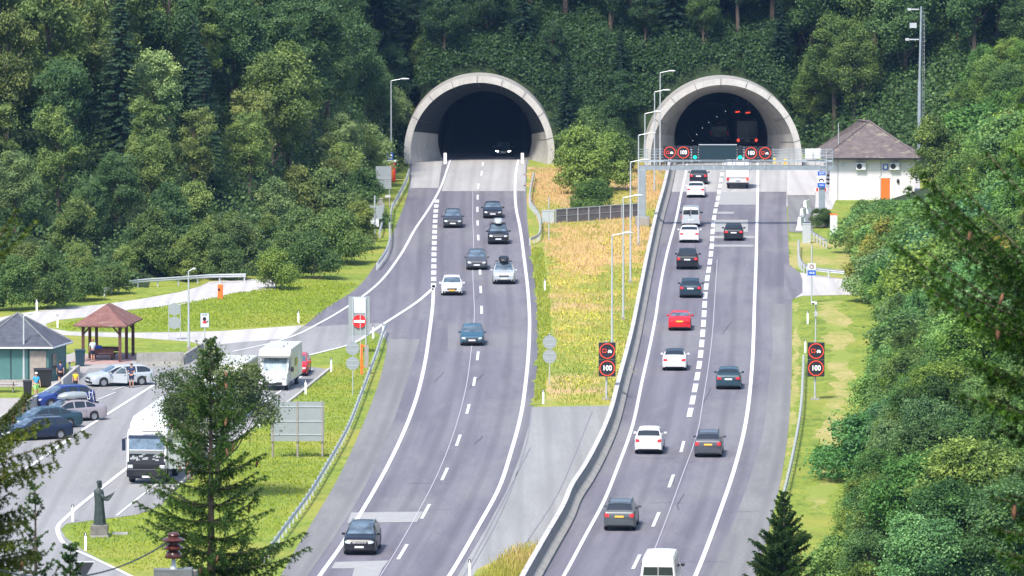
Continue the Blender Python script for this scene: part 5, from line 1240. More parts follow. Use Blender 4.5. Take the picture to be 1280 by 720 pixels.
def shelter():
    F = Vector(P(150, 453)); u = Vector((-.979, .14)).normalized(); v = Vector((.14, .979)) ; v.normalize(); W_, D_ = 2.75, 4.9
    r = empty('picnic_shelter', (F.x, F.y, 0), 0, 'open timber shelter with red brown tiled roof', 'shelter'); h = 2.75
    for a_ in (0, 1):
        for b_ in (0, .5, 1):
            p = u * W_ * a_ + v * D_ * b_; MB().box((p.x, p.y, h / 2), (.22, .22, h)).build('post', 'wood_dark', r)
    for a_ in (0, 1):
        for b_ in (0, 1):
            p = u * W_ * a_ + v * D_ * b_; q = p + u * (.6 if a_ == 0 else -.6); MB().tube((p.x, p.y, h - .75), (q.x, q.y, h - .05), .06, n=4).build('brace', 'wood_dark', r)
            q = p + v * (.7 if b_ == 0 else -.7); MB().tube((p.x, p.y, h - .75), (q.x, q.y, h - .05), .06, n=4).build('brace', 'wood_dark', r)
    o = .62; E = [u * -o + v * -o, u * (W_ + o) + v * -o, u * (W_ + o) + v * (D_ + o), u * -o + v * (D_ + o)]; c = u * W_ / 2 + v * D_ / 2
    for i in range(4): p, q = E[i], E[(i + 1) % 4]; pi, qi = c + (p - c) * .86, c + (q - c) * .86; MB().tube((pi.x, pi.y, h - .08), (qi.x, qi.y, h - .08), .10, n=4).build('beam', 'wood_dark', r)
    a0, a1 = c - v * .7, c + v * .7
    V = [(e.x, e.y, h) for e in E] + [(a0.x, a0.y, h + 1.35), (a1.x, a1.y, h + 1.35)] + [(e.x, e.y, h - .1) for e in E]
    MB().add(V, [(0, 1, 4), (1, 2, 5, 4), (2, 3, 5), (3, 0, 4, 5)] + [(i, 6 + i, 6 + (i + 1) % 4, (i + 1) % 4) for i in range(4)] + [(9, 8, 7, 6)]).build('roof', 'roof_red', r)
    t = F + c; tb = empty('picnic_table', (t.x - .3, t.y - .6, 0), R(-8), 'dark wooden picnic table with benches under the shelter', 'table')
    MB().box((0, 0, .75), (1.9, .75, .07)).build('table_top', 'wood_dark', tb)
    for s in (-1, 1): MB().box((0, s * .75, .45), (1.9, .30, .06)).build('bench', 'wood_dark', tb); MB().box((0, s * .95, .72), (1.9, .05, .35)).build('backrest', 'wood_dark', tb)
    for s in (-.7, .7): MB().box((s, 0, .38), (.1, 1.7, .1)).box((s, .4, .2), (.1, .1, .4)).box((s, -.4, .2), (.1, .1, .4)).build('frame', 'wood_dark', tb)
    bx = MB().box((0, 0, .13), (.62, .36, .26)).build('cool_box', 'blue', bevel=.03); bx.location = (t.x - .75, t.y - .5, .79); tag(bx, 'bright blue bag on the table under the shelter', 'bag')
    sp_ = F + u * W_ / 2 + v * .3
    return F, u, v
SF, su_, sv_ = shelter()
for (a_, b_), lab in (((4, 490), 'wooden picnic bench on the lawn in front of the kiosk'),):
    x, y = P(a_ + 2, b_); tb = empty('picnic_bench', (x, y, 0), 0, lab, 'bench')
    MB().box((0, 0, .75), (1.7, .7, .06)).build('table_top', 'wood_grey', tb)
    for s in (-1, 1): MB().box((0, s * .7, .45), (1.7, .28, .05)).build('bench_board', 'wood_grey', tb)
    for s in (-.6, .6): MB().box((s, 0, .36), (.08, 1.5, .08)).tube((s, -.3, 0), (s, .15, .72), .04, n=4).tube((s, .3, 0), (s, -.15, .72), .04, n=4).build('frame', 'wood_grey', tb)
# bins
def bin_(px, py, w, h, label, m='p_petrol', d=None, wh=True):
    x, y = P(px, py); r = empty('waste_bin', (x, y, 0), R(8), label, 'bin'); d = d or w
    MB().add([(sx * w * k, sy * d * k, z) for z, k in ((.08, .41), (h * .9, .5)) for sx, sy in ((-1, -1), (1, -1), (1, 1), (-1, 1))], [(3, 2, 1, 0), (4, 5, 6, 7), (0, 1, 5, 4), (1, 2, 6, 5), (2, 3, 7, 6), (3, 0, 4, 7)]).build('body', m, r, bevel=.02)
    MB().prism([(-d * .54, h * .9), (d * .54, h * .9), (d * .54, h * .95), (0, h * 1.02), (-d * .54, h * .97)], -w * .53, w * .53).xf(Matrix.Rotation(math.pi / 2, 4, 'X')).xf(Matrix.Rotation(math.pi / 2, 4, 'Z')).build('lid', m, r, bevel=.02)
    for s in (-1, 1): MB().lathe([(.1, -.03), (.1, .03)], 14, (0, 0, 0), 'X').xf(Matrix.Translation((s * w * .4, d * .4, .1))).build('wheel', 'tyre', r)
bin_(100, 458, .72, 1.25, 'dark wheeled bin at the left post of the shelter'); bin_(34.5, 496, .6, 1.15, 'small dark bin on the lawn by the walker in the blue shirt', 'black'); bin_(54, 484, 1.25, 1.35, 'large dark wheeled container against the kiosk', 'black', 1.0)
# low concrete walls of the car park
def low_wall(pts, h, label, w=.28, m='concrete', cone=False):
    W = [Vector(P(*p)) for p in pts]; r = empty('low_wall', (W[0].x, W[0].y, 0), 0, label, 'wall', None); o = W[0]
    for a_, b_ in zip(W[:-1], W[1:]):
        d_ = b_ - a_; c = (a_ + b_) / 2 - o; rz = math.atan2(d_.y, d_.x)
        pr = MB().prism([(-w * .8, 0), (w * .8, 0), (w * .5, .3), (w * .36, h), (-w * .36, h), (-w * .5, .3)], -d_.length / 2, d_.length / 2).xf(Matrix.Rotation(math.pi / 2, 4, 'X')).xf(Matrix.Rotation(rz - math.pi / 2, 4, 'Z')).xf(Matrix.Translation((c.x, c.y, 0)))
        pr.build('wall_segment', m, r)
low_wall([(171, 457.5), (229, 456)], .95, 'low concrete wall right of the shelter'); low_wall([(230, 455.5), (253, 441)], .75, 'short angled concrete wall at the service road junction')
low_wall([(98, 471), (77, 489)], .85, 'upper concrete barrier piece beside the boy in yellow', m='concrete_pale'); low_wall([(75, 491), (54, 505)], .85, 'middle concrete barrier piece behind the blue parked car', m='concrete_pale'); low_wall([(52, 506), (7, 532), (-50, 566)], .85, 'long lower concrete wall behind the parked cars', m='concrete_pale')
# ---------------------------------------------------------------- pylon insulator in the near field
D0 = 80.0
def NP(px, py, D):     # point at distance D
    x, y = P(px, py); t = D / y; return Vector((x * t, D, HC - HC * t))
q = NP(217, 712, D0); zg = float(near_h(D0)); r = empty('power_pole', (q.x, q.y, zg), 0, 'grey power pole top with crossarm in the near foreground', 'power pole')
MB().tube((.18, .1, 0), (.18, .1, q.z - zg - .02), .13, .10, 12).build('pole', 'wood_grey', r, smooth=40)
ch = MB().box((-.02, 0, q.z - zg), (.42, .16, .02)).box((-.02, -.07, q.z - zg - .06), (.42, .015, .12)).box((-.02, .0, q.z - zg - .11), (.42, .16, .015)).box((.17, -.03, q.z - zg - .10), (.10, .22, .24)).build('crossarm', 'old_zinc', r)
ins = empty('insulator', (q.x + .0, q.y - .0, q.z + .01), 0, 'brown ribbed ceramic insulator on the grey crossarm', 'insulator')
MB().lathe([(.045, 0), (.026, .04), (.022, .13)], 16).build('pin', 'galv', ins, smooth=50)
MB().lathe([(.05, .125), (.10, .13), (.105, .14), (.085, .19), (.06, .215), (.06, .225), (.115, .235), (.12, .245), (.08, .275), (.065, .295), (.065, .31), (.13, .33), (.135, .342), (.10, .362), (.062, .372), (.06, .388), (.07, .40), (.06, .42), (.03, .428)], 28).build('ceramic_body', 'ceramic', ins, smooth=50)
w0 = NP(212, 676, D0) ; w1 = NP(-60, 690, 70); cb = []
for i in range(25): t = i / 24; p = w0.lerp(w1, t); p.z -= .35 * 4 * t * (1 - t); cb.append(p)
o = MB().path(cb, .010, 5).build('power_cable', 'black'); tag(o, 'thin dark cable running left from the insulator', 'cable')
# triangular sign back at the lower left
x, y = P(105, 735); r = empty('give_way_sign', (x, y, 0), R(6), 'triangular grey sign back at the lower left corner of the lawn', 'road sign'); zc = HC - HC * y / P(640, 703)[1]
ZT = HC - HC * y / P(640, 703.5)[1]; ZB = HC - HC * y / P(640, 724)[1]
post(r, 0, .05, ZT, .035); MB().add([(-.55, 0, ZT), (.55, 0, ZT), (0, 0, ZB), (-.55, .03, ZT), (.55, .03, ZT), (0, .03, ZB)], [(2, 1, 0), (3, 4, 5), (0, 1, 4, 3), (1, 2, 5, 4), (2, 0, 3, 5)]).build('triangle_plate', 'rim_dark', r)
MB().path([(-.6, .04, ZB), (-.6, .04, ZT + .06), (.6, .04, ZT + .06), (.6, .04, ZB)], .02).build('frame', 'galv', r)

# ---------------------------------------------------------------- people
def person(px, py, label, face, top, bottom, hair='hair_dark', H=1.74, legs='skin', stride=.18, arms='down', hold=None, long_hair=False, cap=None, sitting=False, zoff=0, sleeve=True):
    k = H / 1.74; x, y = P(px, py); r = empty('person', (x, y, .01 + zoff), face, label, 'person'); s = stride
    def limb(o_): return [Vector(p) * k for p in o_]
    if sitting:
        hipz = .48; hipL, kneeL, ankL = [(.09, 0, hipz), (.10, .42, .48), (.10, .44, .08)], None, None
    J = {}; V = []; E = []; Rr = []
    def vadd(p, rad, par=None):
        V.append(Vector(p) * k); Rr.append(rad * k); i = len(V) - 1
        if par is not None: E.append((par, i))
        return i
    pel = vadd((0, 0, .92), .125); bel = vadd((0, .0, 1.08), .115, pel); ch = vadd((0, .0, 1.30), .135, bel); nk = vadd((0, 0, 1.46), .065, ch); nk2 = vadd((0, .01, 1.53), .055, nk)
    hd_ = vadd((0, .015, 1.61), .088, nk2); ht = vadd((0, .01, 1.69), .080, hd_)
    limbs = {}
    for sd in (1, -1):
        hip = vadd((sd * .09, 0, .88), .092, pel); kn = vadd((sd * .10, sd * s * .5 + .02, .49), .058, hip); cf = vadd((sd * .10, sd * s * .7 - .02, .34), .055, kn); an = vadd((sd * .10, sd * s * .8 - .03, .09), .036, cf)
        hl = vadd((sd * .10, sd * s * .8 - .02, .045), .038, an); to = vadd((sd * .115, sd * s * .8 + .14, .03), .030, hl)
        sh = vadd((sd * .17, 0, 1.40), .062, ch)
        if arms == 'down' or (arms == 'one' and sd < 0): el = (sd * .24, -sd * s * .25 - .01, 1.13); wr_ = (sd * .25, -sd * s * .45 + .06, .88); hn = (sd * .25, -sd * s * .45 + .08, .80)
        else: el = (sd * .25, .06, 1.14); wr_ = (sd * .17, .28, 1.16); hn = (sd * .15, .36, 1.17)
        e_ = vadd(el, .042, sh); w_ = vadd(wr_, .028, e_); h_ = vadd(hn, .034, w_)
        d = (Vector(hn) - Vector(wr_)).normalized(); fw = Vector((0, 1, 0)) if abs(d.y) < .7 else Vector((1, 0, 0))
        for q_, (off, ln) in enumerate(((-.027, .060), (-.009, .072), (.009, .068), (.026, .055))):
            b0 = vadd(Vector(hn) + fw * off + d * .035, .011, h_); b1 = vadd(Vector(hn) + fw * off + d * (.035 + ln * .6), .0095, b0); vadd(Vector(hn) + fw * off * .9 + d * (.035 + ln) + Vector((-sd * .012, 0, 0)), .008, b1)
        t0 = vadd(Vector(hn) + fw * .035 * (1) + d * .0, .012, h_); vadd(Vector(hn) + fw * .055 + d * .035, .009, t0)
        limbs[sd] = (hip, kn, cf, an, sh, e_, w_, h_)
    def skin(name, vv, ee, rr, m, par, lvl=1):
        me = bpy.data.meshes.new(name); me.from_pydata([tuple(v) for v in vv], ee, []); o = bpy.data.objects.new(name, me); C.objects.link(o); o.parent = par
        md = o.modifiers.new('skin', 'SKIN'); md.use_smooth_shade = True
        for i, rad in enumerate(rr): me.skin_vertices[0].data[i].radius = (rad, rad)
        me.skin_vertices[0].data[0].use_root = True; o.modifiers.new('sub', 'SUBSURF').levels = lvl; o.modifiers['sub'].render_levels = lvl
        me.materials.append(M[m]); return o
    body = skin('body', V, E, Rr, 'skin', r, 1)
    # face
    f_ = MB()
    for sd in (1, -1): f_.ell((sd * .033 * k, .10 * k, 1.635 * k), (.012, .008, .009), 8, 6)
    f_.ell((0, .105 * k, 1.575 * k), (.028, .008, .008), 8, 6); f_.build('eyes_and_mouth', 'hair_dark', body)
    MB().ell((0, .112 * k, 1.605 * k), (.013, .018, .022), 8, 6).ell((.09 * k, .01, 1.61 * k), (.012, .02, .03), 8, 6).ell((-.09 * k, .01, 1.61 * k), (.012, .02, .03), 8, 6).build('nose_and_ears', 'skin', body)
    hr = MB().ell((0, -.012 * k, 1.665 * k), (.098 * k, .108 * k, .092 * k), 14, 10)
    if long_hair: hr.ell((0, -.06 * k, 1.50 * k), (.10 * k, .06 * k, .22 * k), 12, 8)
    hr.build('hair', hair, body, smooth=60)
    if cap: MB().ell((0, .0, 1.70 * k), (.108 * k, .118 * k, .075 * k), 14, 8).ell((0, .12 * k, 1.68 * k), (.07 * k, .07 * k, .012), 12, 6).build('cap', cap, body, smooth=60)
    g = lambda i: V[i]
    # shirt
    vv = [g(pel) + Vector((0, 0, .02)), g(bel), g(ch), g(nk) - Vector((0, 0, .03))]; ee = [(0, 1), (1, 2), (2, 3)]; rr = [.150 * k, .140 * k, .155 * k, .085 * k]
    for sd in (1, -1):
        sh, e_ = limbs[sd][4], limbs[sd][5]; b = len(vv); vv += [g(sh), g(sh).lerp(g(e_), .7)]; rr += [.082 * k, .068 * k]; ee += [(2, b), (b, b + 1)]
    skin('shirt', vv, ee, rr, top, body)
    vv = [g(pel) + Vector((0, 0, .05))]; ee = []; rr = [.150 * k]
    for sd in (1, -1):
        hip, kn = limbs[sd][0], limbs[sd][1]; b = len(vv); end = .88 if legs == 'skin' else 1.0; vv += [g(hip), g(hip).lerp(g(kn), end)]; rr += [.112 * k, .090 * k]; ee += [(0, b), (b, b + 1)]
        if legs != 'skin': vv += [g(limbs[sd][3])]; rr += [.060 * k]; ee += [(b + 1, b + 2)]
    skin('shorts' if legs == 'skin' else 'trousers', vv, ee, rr, bottom, body)
    for sd in (1, -1):
        a_ = g(limbs[sd][3]); MB().ell((a_.x + sd * .005, a_.y + .055 * k, .04 * k), (.048 * k, .13 * k, .045 * k), 12, 8).build('shoe', 'black' if top != 'white' else 'white', body, smooth=60)
    return r
mat('cloth_navy', (.018, .03, .085), .8, var=.1, scale=6); mat('cloth_yellow', (.80, .48, .02), .8, var=.08, scale=6); mat('cloth_sky', (.04, .30, .55), .8, var=.08, scale=6); mat('cloth_pale', (.55, .68, .75), .8, var=.08, scale=6)
mat('cloth_lime', (.30, .80, .20), .8); mat('cloth_black', (.015, .015, .02), .85); mat('cloth_coral', (.75, .22, .12), .8, var=.08, scale=6); mat('cloth_rose', (.48, .24, .20), .8, var=.1, scale=6); mat('cloth_white', (.72, .72, .74), .8)
person(45.5, 496.5, 'person in sky blue shirt, lime shorts and white cap walking on the lawn', R(195), 'cloth_sky', 'cloth_lime', cap='white', H=1.72)
person(75.5, 481, 'person in navy shirt and dark shorts on the path by the kiosk', R(10), 'cloth_navy', 'cloth_black', H=1.7)
person(94.5, 489, 'child in yellow shirt and black shorts beside the concrete barrier', R(175), 'cloth_yellow', 'cloth_black', H=1.45)
person(116, 452.5, 'person with pale blue shirt and navy shorts standing by the shelter', R(20), 'cloth_pale', 'cloth_navy', hair='hair_fair', stride=.05, arms='one', H=1.7)
person(164.5, 484.8, 'person in navy clothes standing behind the open door of the silver car', R(160), 'cloth_navy', 'cloth_navy', stride=.05, arms='fwd', H=1.72)
person(92, 519, 'person in a pale shirt between the mauve sedan and the blue car', R(60), 'cloth_white', 'cloth_navy', arms='fwd', H=1.68)
person(30, 529, 'person with long fair hair in rose clothes by the lower wall', R(110), 'cloth_rose', 'cloth_black', hair='hair_fair', long_hair=True, H=1.65)
person(17, 538, 'person in a coral shirt at the lower end of the wall', R(120), 'cloth_coral', 'cloth_black', H=1.3)
person(237, 600, 'person in a pale top beside the open truck door', R(80), 'cloth_white', 'cloth_navy', arms='one', H=1.75)
# ---------------------------------------------------------------- statue
def statue():
    x, y = P(124.5, 671); r = empty('statue', (x, y, 0), 0, 'dark bronze robed figure raising one hand on a stone block', 'statue')
    MB().prism([(-.50, -.42), (.50, -.42), (.50, .42), (-.50, .42)], 0, .72).build('pedestal', mat('stone', (.17, .155, .14), .9, var=.3, scale=2.5, bump=.3), r, bevel=.03); MB().box((0, 0, .06), (1.1, .95, .12)).build('pedestal_foot', 'concrete', r, bevel=.02)
    secs = [(.72, .36, .30, 0), (.9, .34, .28, 0), (1.4, .30, .25, .0), (1.9, .27, .23, -.01), (2.3, .27, .22, -.02), (2.55, .30, .21, -.03), (2.72, .27, .19, -.04), (2.80, .14, .13, -.04), (2.88, .085, .085, -.03), (2.94, .10, .10, -.02), (3.02, .125, .12, -.0), (3.12, .12, .12, .0), (3.17, .10, .10, .0)]
    n = 36; V = []; rnd = random.Random(7); ph = [rnd.uniform(0, 6.28) for _ in range(4)]
    for z, a_, b_, ox in secs:
        for i in range(n):
            t = 2 * math.pi * i / n; fold = 1 + (.07 * max(0, (2.5 - z) / 1.8)) * (math.sin(7 * t + ph[0]) + .6 * math.sin(12 * t + ph[1] + z))
            V.append((ox + a_ * math.cos(t) * fold, b_ * math.sin(t) * fold, z))
    F = [(k * n + i, k * n + (i + 1) % n, (k + 1) * n + (i + 1) % n, (k + 1) * n + i) for k in range(len(secs) - 1) for i in range(n)] + [tuple(range(n))[::-1], tuple(range((len(secs) - 1) * n, len(secs) * n))]
    b = MB().add(V, F)
    # beard, nose, hat
    b.ell((.10, -.02, 2.98), (.07, .06, .12)).ell((.13, 0, 3.08), (.03, .025, .035)); b = b.build('figure', 'bronze', r, smooth=50)
    MB().lathe([(.17, 3.14), (.175, 3.17), (.15, 3.19), (.15, 3.26), (.10, 3.30), (.02, 3.30)], 20, (-.01, 0, 0)).build('hat', 'bronze', b, smooth=50)
    # arms: photo shows one arm raised forward to the right
    def arm(pts, rad, hand, fd):
        V = [Vector(p) for p in pts]; E = [(i, i + 1) for i in range(len(pts) - 1)]; R_ = list(rad); h = len(V) - 1; d = fd.normalized()
        for off, ln in ((-.036, .10), (-.012, .12), (.012, .115), (.034, .095)):
            a0 = len(V); V += [V[h] + Vector((0, off, 0)) + d * .06, V[h] + Vector((0, off, 0)) + d * (.06 + ln)]; R_ += [.016, .012]; E += [(h, a0), (a0, a0 + 1)]
        a0 = len(V); V += [V[h] + Vector((.04, .03, .02)), V[h] + Vector((.07, .05, .06))]; R_ += [.018, .012]; E += [(h, a0), (a0, a0 + 1)]
        me = bpy.data.meshes.new('arm'); me.from_pydata([tuple(v) for v in V], E, []); o = bpy.data.objects.new('arm', me); C.objects.link(o); o.parent = b
        md = o.modifiers.new('skin', 'SKIN'); md.use_smooth_shade = True
        for i, q_ in enumerate(R_): me.skin_vertices[0].data[i].radius = (q_, q_)
        me.skin_vertices[0].data[0].use_root = True; sb = o.modifiers.new('sub', 'SUBSURF'); sb.levels = 1; sb.render_levels = 1; me.materials.append(M['bronze'])
    arm([(.10, -.18, 2.55), (.32, -.24, 2.22), (.50, -.22, 2.18), (.72, -.20, 2.45), (.80, -.19, 2.55)], [.12, .11, .10, .065, .05], 1, Vector((.5, 0, .8)))
    arm([(.05, .2, 2.55), (.22, .26, 2.2), (.45, .15, 2.3), (.60, .08, 2.42)], [.12, .11, .09, .05], 1, Vector((.6, 0, .6)))
    x2, y2 = P(150, 668); pl_ = MB().box((0, 0, .06), (.9, .5, .1), rz=.1).build('stone_plate', 'concrete_pale'); pl_.location = (x2, y2, 0); tag(pl_, 'flat pale stone plate in the lawn beside the statue', 'stone plate')
statue()
# ---------------------------------------------------------------- vegetation
def leaf_material(name, lo, mid, hi, trans=.25, rough=.55):
    """leaf colour: tint of the plant (object colour) times leaf to leaf variation"""
    m = bpy.data.materials.new(name); m.use_nodes = True; n = m.node_tree; n.nodes.clear()
    at = nd(n, 'ShaderNodeAttribute', attribute_name='tone'); oi = nd(n, 'ShaderNodeObjectInfo')
    c = ramp(n, [(0.0, lo), (0.5, mid), (1.0, hi)], at.outputs['Fac'])
    c = mixc(n, 1.0, c, oi.outputs['Color'], 'MULTIPLY')
    b = nd(n, 'ShaderNodeBsdfPrincipled'); b.inputs['Roughness'].default_value = rough; b.inputs['Specular IOR Level'].default_value = .28
    t = nd(n, 'ShaderNodeBsdfTranslucent'); mx = nd(n, 'ShaderNodeMixShader'); mx.inputs[0].default_value = trans; o = nd(n, 'ShaderNodeOutputMaterial')
    n.links.new(c, b.inputs['Base Color']); c2 = mixc(n, .5, c, (.16, .26, .02)); n.links.new(c2, t.inputs[0])
    n.links.new(b.outputs[0], mx.inputs[1]); n.links.new(t.outputs[0], mx.inputs[2]); n.links.new(mx.outputs[0], o.inputs[0]); M[name] = m
leaf_material('leaf', (.045, .080, .030), (.100, .155, .050), (.185, .240, .080), .32)
leaf_material('needle', (.010, .024, .012), (.020, .045, .018), (.045, .075, .025), .08)
leaf_material('needle_near', (.018, .030, .008), (.042, .070, .016), (.13, .16, .03), .15)
leaf_material('blade', (.20, .27, .03), (.44, .38, .07), (.62, .42, .21), .3)
def quads_mesh(name, Pv, tone, m):
    """Pv: (n,4,3)"""
    n = len(Pv); me = bpy.data.meshes.new(name); me.vertices.add(n * 4); me.loops.add(n * 4); me.polygons.add(n)
    me.vertices.foreach_set('co', np.asarray(Pv, np.float32).ravel()); me.loops.foreach_set('vertex_index', np.arange(n * 4, dtype=np.int32))
    me.polygons.foreach_set('loop_start', np.arange(0, n * 4, 4, dtype=np.int32))
    me.update(calc_edges=True); a_ = me.attributes.new('tone', 'FLOAT', 'POINT'); a_.data.foreach_set('value', np.repeat(np.clip(tone, 0, 1), 4).astype(np.float32))
    me.materials.append(M[m]); return me
def unit(v): return v / np.maximum(np.linalg.norm(v, axis=-1, keepdims=True), 1e-9)
def leaves(rg, pos, nrm, size, aspect=.7):
    n = len(pos); N_ = unit(nrm + rg.normal(0, .8, (n, 3))); t = unit(np.cross(N_, rg.normal(0, 1, (n, 3)))); b = np.cross(N_, t); s = (size * rg.uniform(.65, 1.35, n))[:, None]
    return np.stack([pos - t * s, pos + b * s * aspect + N_ * s * .12, pos + t * s, pos - b * s * aspect + N_ * s * .12], 1)
def broadleaf(seed, H, Rd, base, nclump, nleaf, leaf, squash=1.0, tone0=.5, twiggy=False, bark='bark'):
    rg = np.random.default_rng(seed); cz = (H + base) / 2; hz = (H - base) / 2
    d = unit(rg.normal(0, 1, (nclump, 3))); rad = rg.uniform(.30, 1.0, nclump) ** .55
    lump = 1 + .22 * np.sin(d[:, 0] * 3 + seed) * np.cos(d[:, 1] * 2.7 + seed * 2)
    cc = d * rad[:, None] * lump[:, None] * np.array([Rd * .80, Rd * .80, hz * .86]); cc[:, 2] = cc[:, 2] * 1.0 + cz
    if base < .5:                                   # shrubs close down to the ground
        zz = rg.uniform(.08, 1.0, nclump) ** .8; an = rg.uniform(0, 2 * math.pi, nclump); pr = Rd * .85 * np.sqrt(np.clip(1 - zz ** 1.7, 0, 1)) * np.sqrt(rg.uniform(.15, 1, nclump)) * lump
        cc = np.stack([pr * np.cos(an), pr * np.sin(an), zz * H * .9], 1); cz, hz = H * .5, H * .5
    # taper the top a little
    up = np.clip((cc[:, 2] - cz) / hz, 0, 1); cc[:, :2] *= (1 - .35 * up[:, None] ** 2)
    rc = Rd * rg.uniform(.20, .36, nclump) * (1 - .25 * up); tc = rg.normal(0, .17, nclump)
    k = rg.integers(0, nclump, nleaf); dl = unit(rg.normal(0, 1, (nleaf, 3)) + np.array([0, 0, .35])); rr = rg.uniform(.35, 1.0, nleaf) ** .45
    bumps = 1 + .25 * np.sin(dl[:, 0] * 6 + k) * np.sin(dl[:, 2] * 5 + k * 2)
    pos = cc[k] + dl * (rc[k] * rr * bumps)[:, None] * np.array([1, 1, .72])
    # loose sprays that break the outline
    q = rg.random(nleaf) < .14; pos[q] += dl[q] * (rc[k[q]] * rg.uniform(.15, .75, q.sum()))[:, None]
    pos[:, 2] = np.maximum(pos[:, 2], .08)
    tone = tone0 + 1.2 * tc[k] + rg.normal(0, .17, nleaf) + .10 * (rr - .8)
    me = quads_mesh('crown', leaves(rg, pos, dl * .8 + np.array([0, 0, .45]), leaf), tone, 'leaf')
    tr = MB(); r0 = max(.05, H * .016) if base > .5 else .035; p = [Vector((0, 0, -.3))]; 
    for i in range(1, 6): t = i / 5; p.append(Vector((rg.normal(0, .10) * t * Rd * .3, rg.normal(0, .1) * t * Rd * .3, H * .80 * t)))
    tr.path(p, [r0 * (1.3 - 1.05 * i / 5) for i in range(6)], 8)
    for i in rg.choice(nclump, min(nclump, 16), replace=False):
        c = Vector(cc[i]); z0 = min(max(base * .6, c.z - rc[i] - Rd * .5), H * .7); t = z0 / (H * .8); j = min(4, int(t * 5)); a0 = p[j].lerp(p[j + 1], t * 5 - j); mid = a0.lerp(c, .5) + Vector((0, 0, -.12 * Rd))
        tr.path([a0, mid, c], [r0 * .5, r0 * .3, r0 * .1], 5)
    tm = tr.build('trunk', bark); tmd = tm.data; bpy.data.objects.remove(tm)
    return me, tmd, H, Rd
def conifer(seed, H, Rd, base, spray=.42):
    rg = np.random.default_rng(seed); pos, dirs, nr, tone = [], [], [], []
    z = base
    while z < H - .2:
        f = 1 - (z - base) / (H - base); R_ = Rd * (f ** .85) * rg.uniform(.82, 1.08) + .12; nb = 6 + int(5 * f)
        for b in range(nb):
            a_ = rg.uniform(0, 2 * math.pi); L_ = R_ * rg.uniform(.75, 1.1); dr = np.array([math.cos(a_), math.sin(a_), 0]); sd = np.array([-dr[1], dr[0], 0]); ns = max(3, int(L_ / .22)); tb = rg.normal(0, .15)
            for s in range(ns):
                t = (s + .6) / ns; p = dr * L_ * t + np.array([0, 0, z - .42 * L_ * t + .22 * L_ * t * t])
                for w in (-1, 1):
                    for q in range(2):
                        ln = spray * (1.15 - .5 * t) * rg.uniform(.7, 1.2); dd = unit(dr * .7 + sd * w * rg.uniform(.4, 1.0) + np.array([0, 0, -rg.uniform(.15, .8)])); pos.append(p + rg.normal(0, .04, 3)); dirs.append(dd * ln); nr.append(np.array([0, 0, 1.]) + dr * .4); tone.append(.45 + tb + .3 * (t - .5) + rg.normal(0, .1))
        z += .30 + .12 * f
    pos, dirs, nr = map(np.array, (pos, dirs, nr)); side = unit(np.cross(dirs, nr + rg.normal(0, .4, nr.shape))) * np.linalg.norm(dirs, axis=1, keepdims=True) * .22
    me = quads_mesh('crown', np.stack([pos, pos + dirs * .5 + side, pos + dirs, pos + dirs * .5 - side], 1), np.array(tone), 'needle')
    tr = MB().path([(0, 0, -.3), (0, 0, H * .5), (0, 0, H)], [H * .014, H * .008, .02], 8).build('trunk', 'bark'); d = tr.data; bpy.data.objects.remove(tr)
    return me, d, H, Rd
def plant(proto, x, y, scale, rz, name, label, cat, group, tint, z=None, sxy=1.0):
    me, tm, H, Rd = proto; r = empty(name, (x, y, float(height(x, y)) if z is None else z), rz, label, cat, group); r.scale = (scale * sxy, scale * sxy, scale)
    c = bpy.data.objects.new('crown', me); C.objects.link(c); c.parent = r; c.color = (*tint, 1)
    t = bpy.data.objects.new('trunk', tm); C.objects.link(t); t.parent = r
    return r
BL = [broadleaf(11 + i, h, rd, b, nc, 26000, .115, tone0=t) for i, (h, rd, b, nc, t) in enumerate([(13, 3.9, 2.0, 46, .5), (14, 3.4, 2.5, 42, .42), (12, 4.2, 1.6, 52, .58), (15, 3.6, 3.0, 48, .38), (11, 3.2, 1.2, 36, .62), (13, 3.0, 2.0, 34, .5)])]
BUSH = [broadleaf(41 + i, h, rd, 0.1, nc, nl * 2, .072, tone0=t) for i, (h, rd, nc, nl, t) in enumerate([(3.6, 2.5, 30, 9500, .5), (4.4, 2.3, 32, 10500, .6), (3.0, 2.7, 30, 9000, .42), (5.2, 2.3, 34, 12000, .52)])]
NEARBL = [broadleaf(61 + i, h, rd, b, nc, 46000, .078, tone0=t) for i, (h, rd, b, nc, t) in enumerate([(9, 3.1, 1.2, 60, .42), (10, 2.8, 1.5, 54, .36), (8, 3.0, .8, 56, .5)])]
CON = [conifer(81, 17, 3.3, .8), conifer(82, 20, 3.6, 1.5), conifer(83, 14, 2.8, .5)]
rnd = random.Random(5)
def inside(poly_, x, y):
    c = False; n = len(poly_)
    for i in range(n):
        x1, y1 = poly_[i]; x2, y2 = poly_[(i + 1) % n]
        if (y1 > y) != (y2 > y) and x < (x2 - x1) * (y - y1) / (y2 - y1) + x1: c = not c
    return c
LT = [('mid green broadleaf tree in the forest left of the tunnels', (1.3, 1.25, 1.0)), ('olive green broadleaf tree in the forest left of the tunnels', (1.5, 1.25, 1.05)), ('dark green broadleaf tree in the forest left of the tunnels', (.60, .76, .80)), ('grey green broadleaf tree in the forest left of the tunnels', (1.75, 1.65, 1.8))]
def clear_of(pts, x, y, d): return all((x - a_) ** 2 + (y - b_) ** 2 > d * d for a_, b_ in pts)
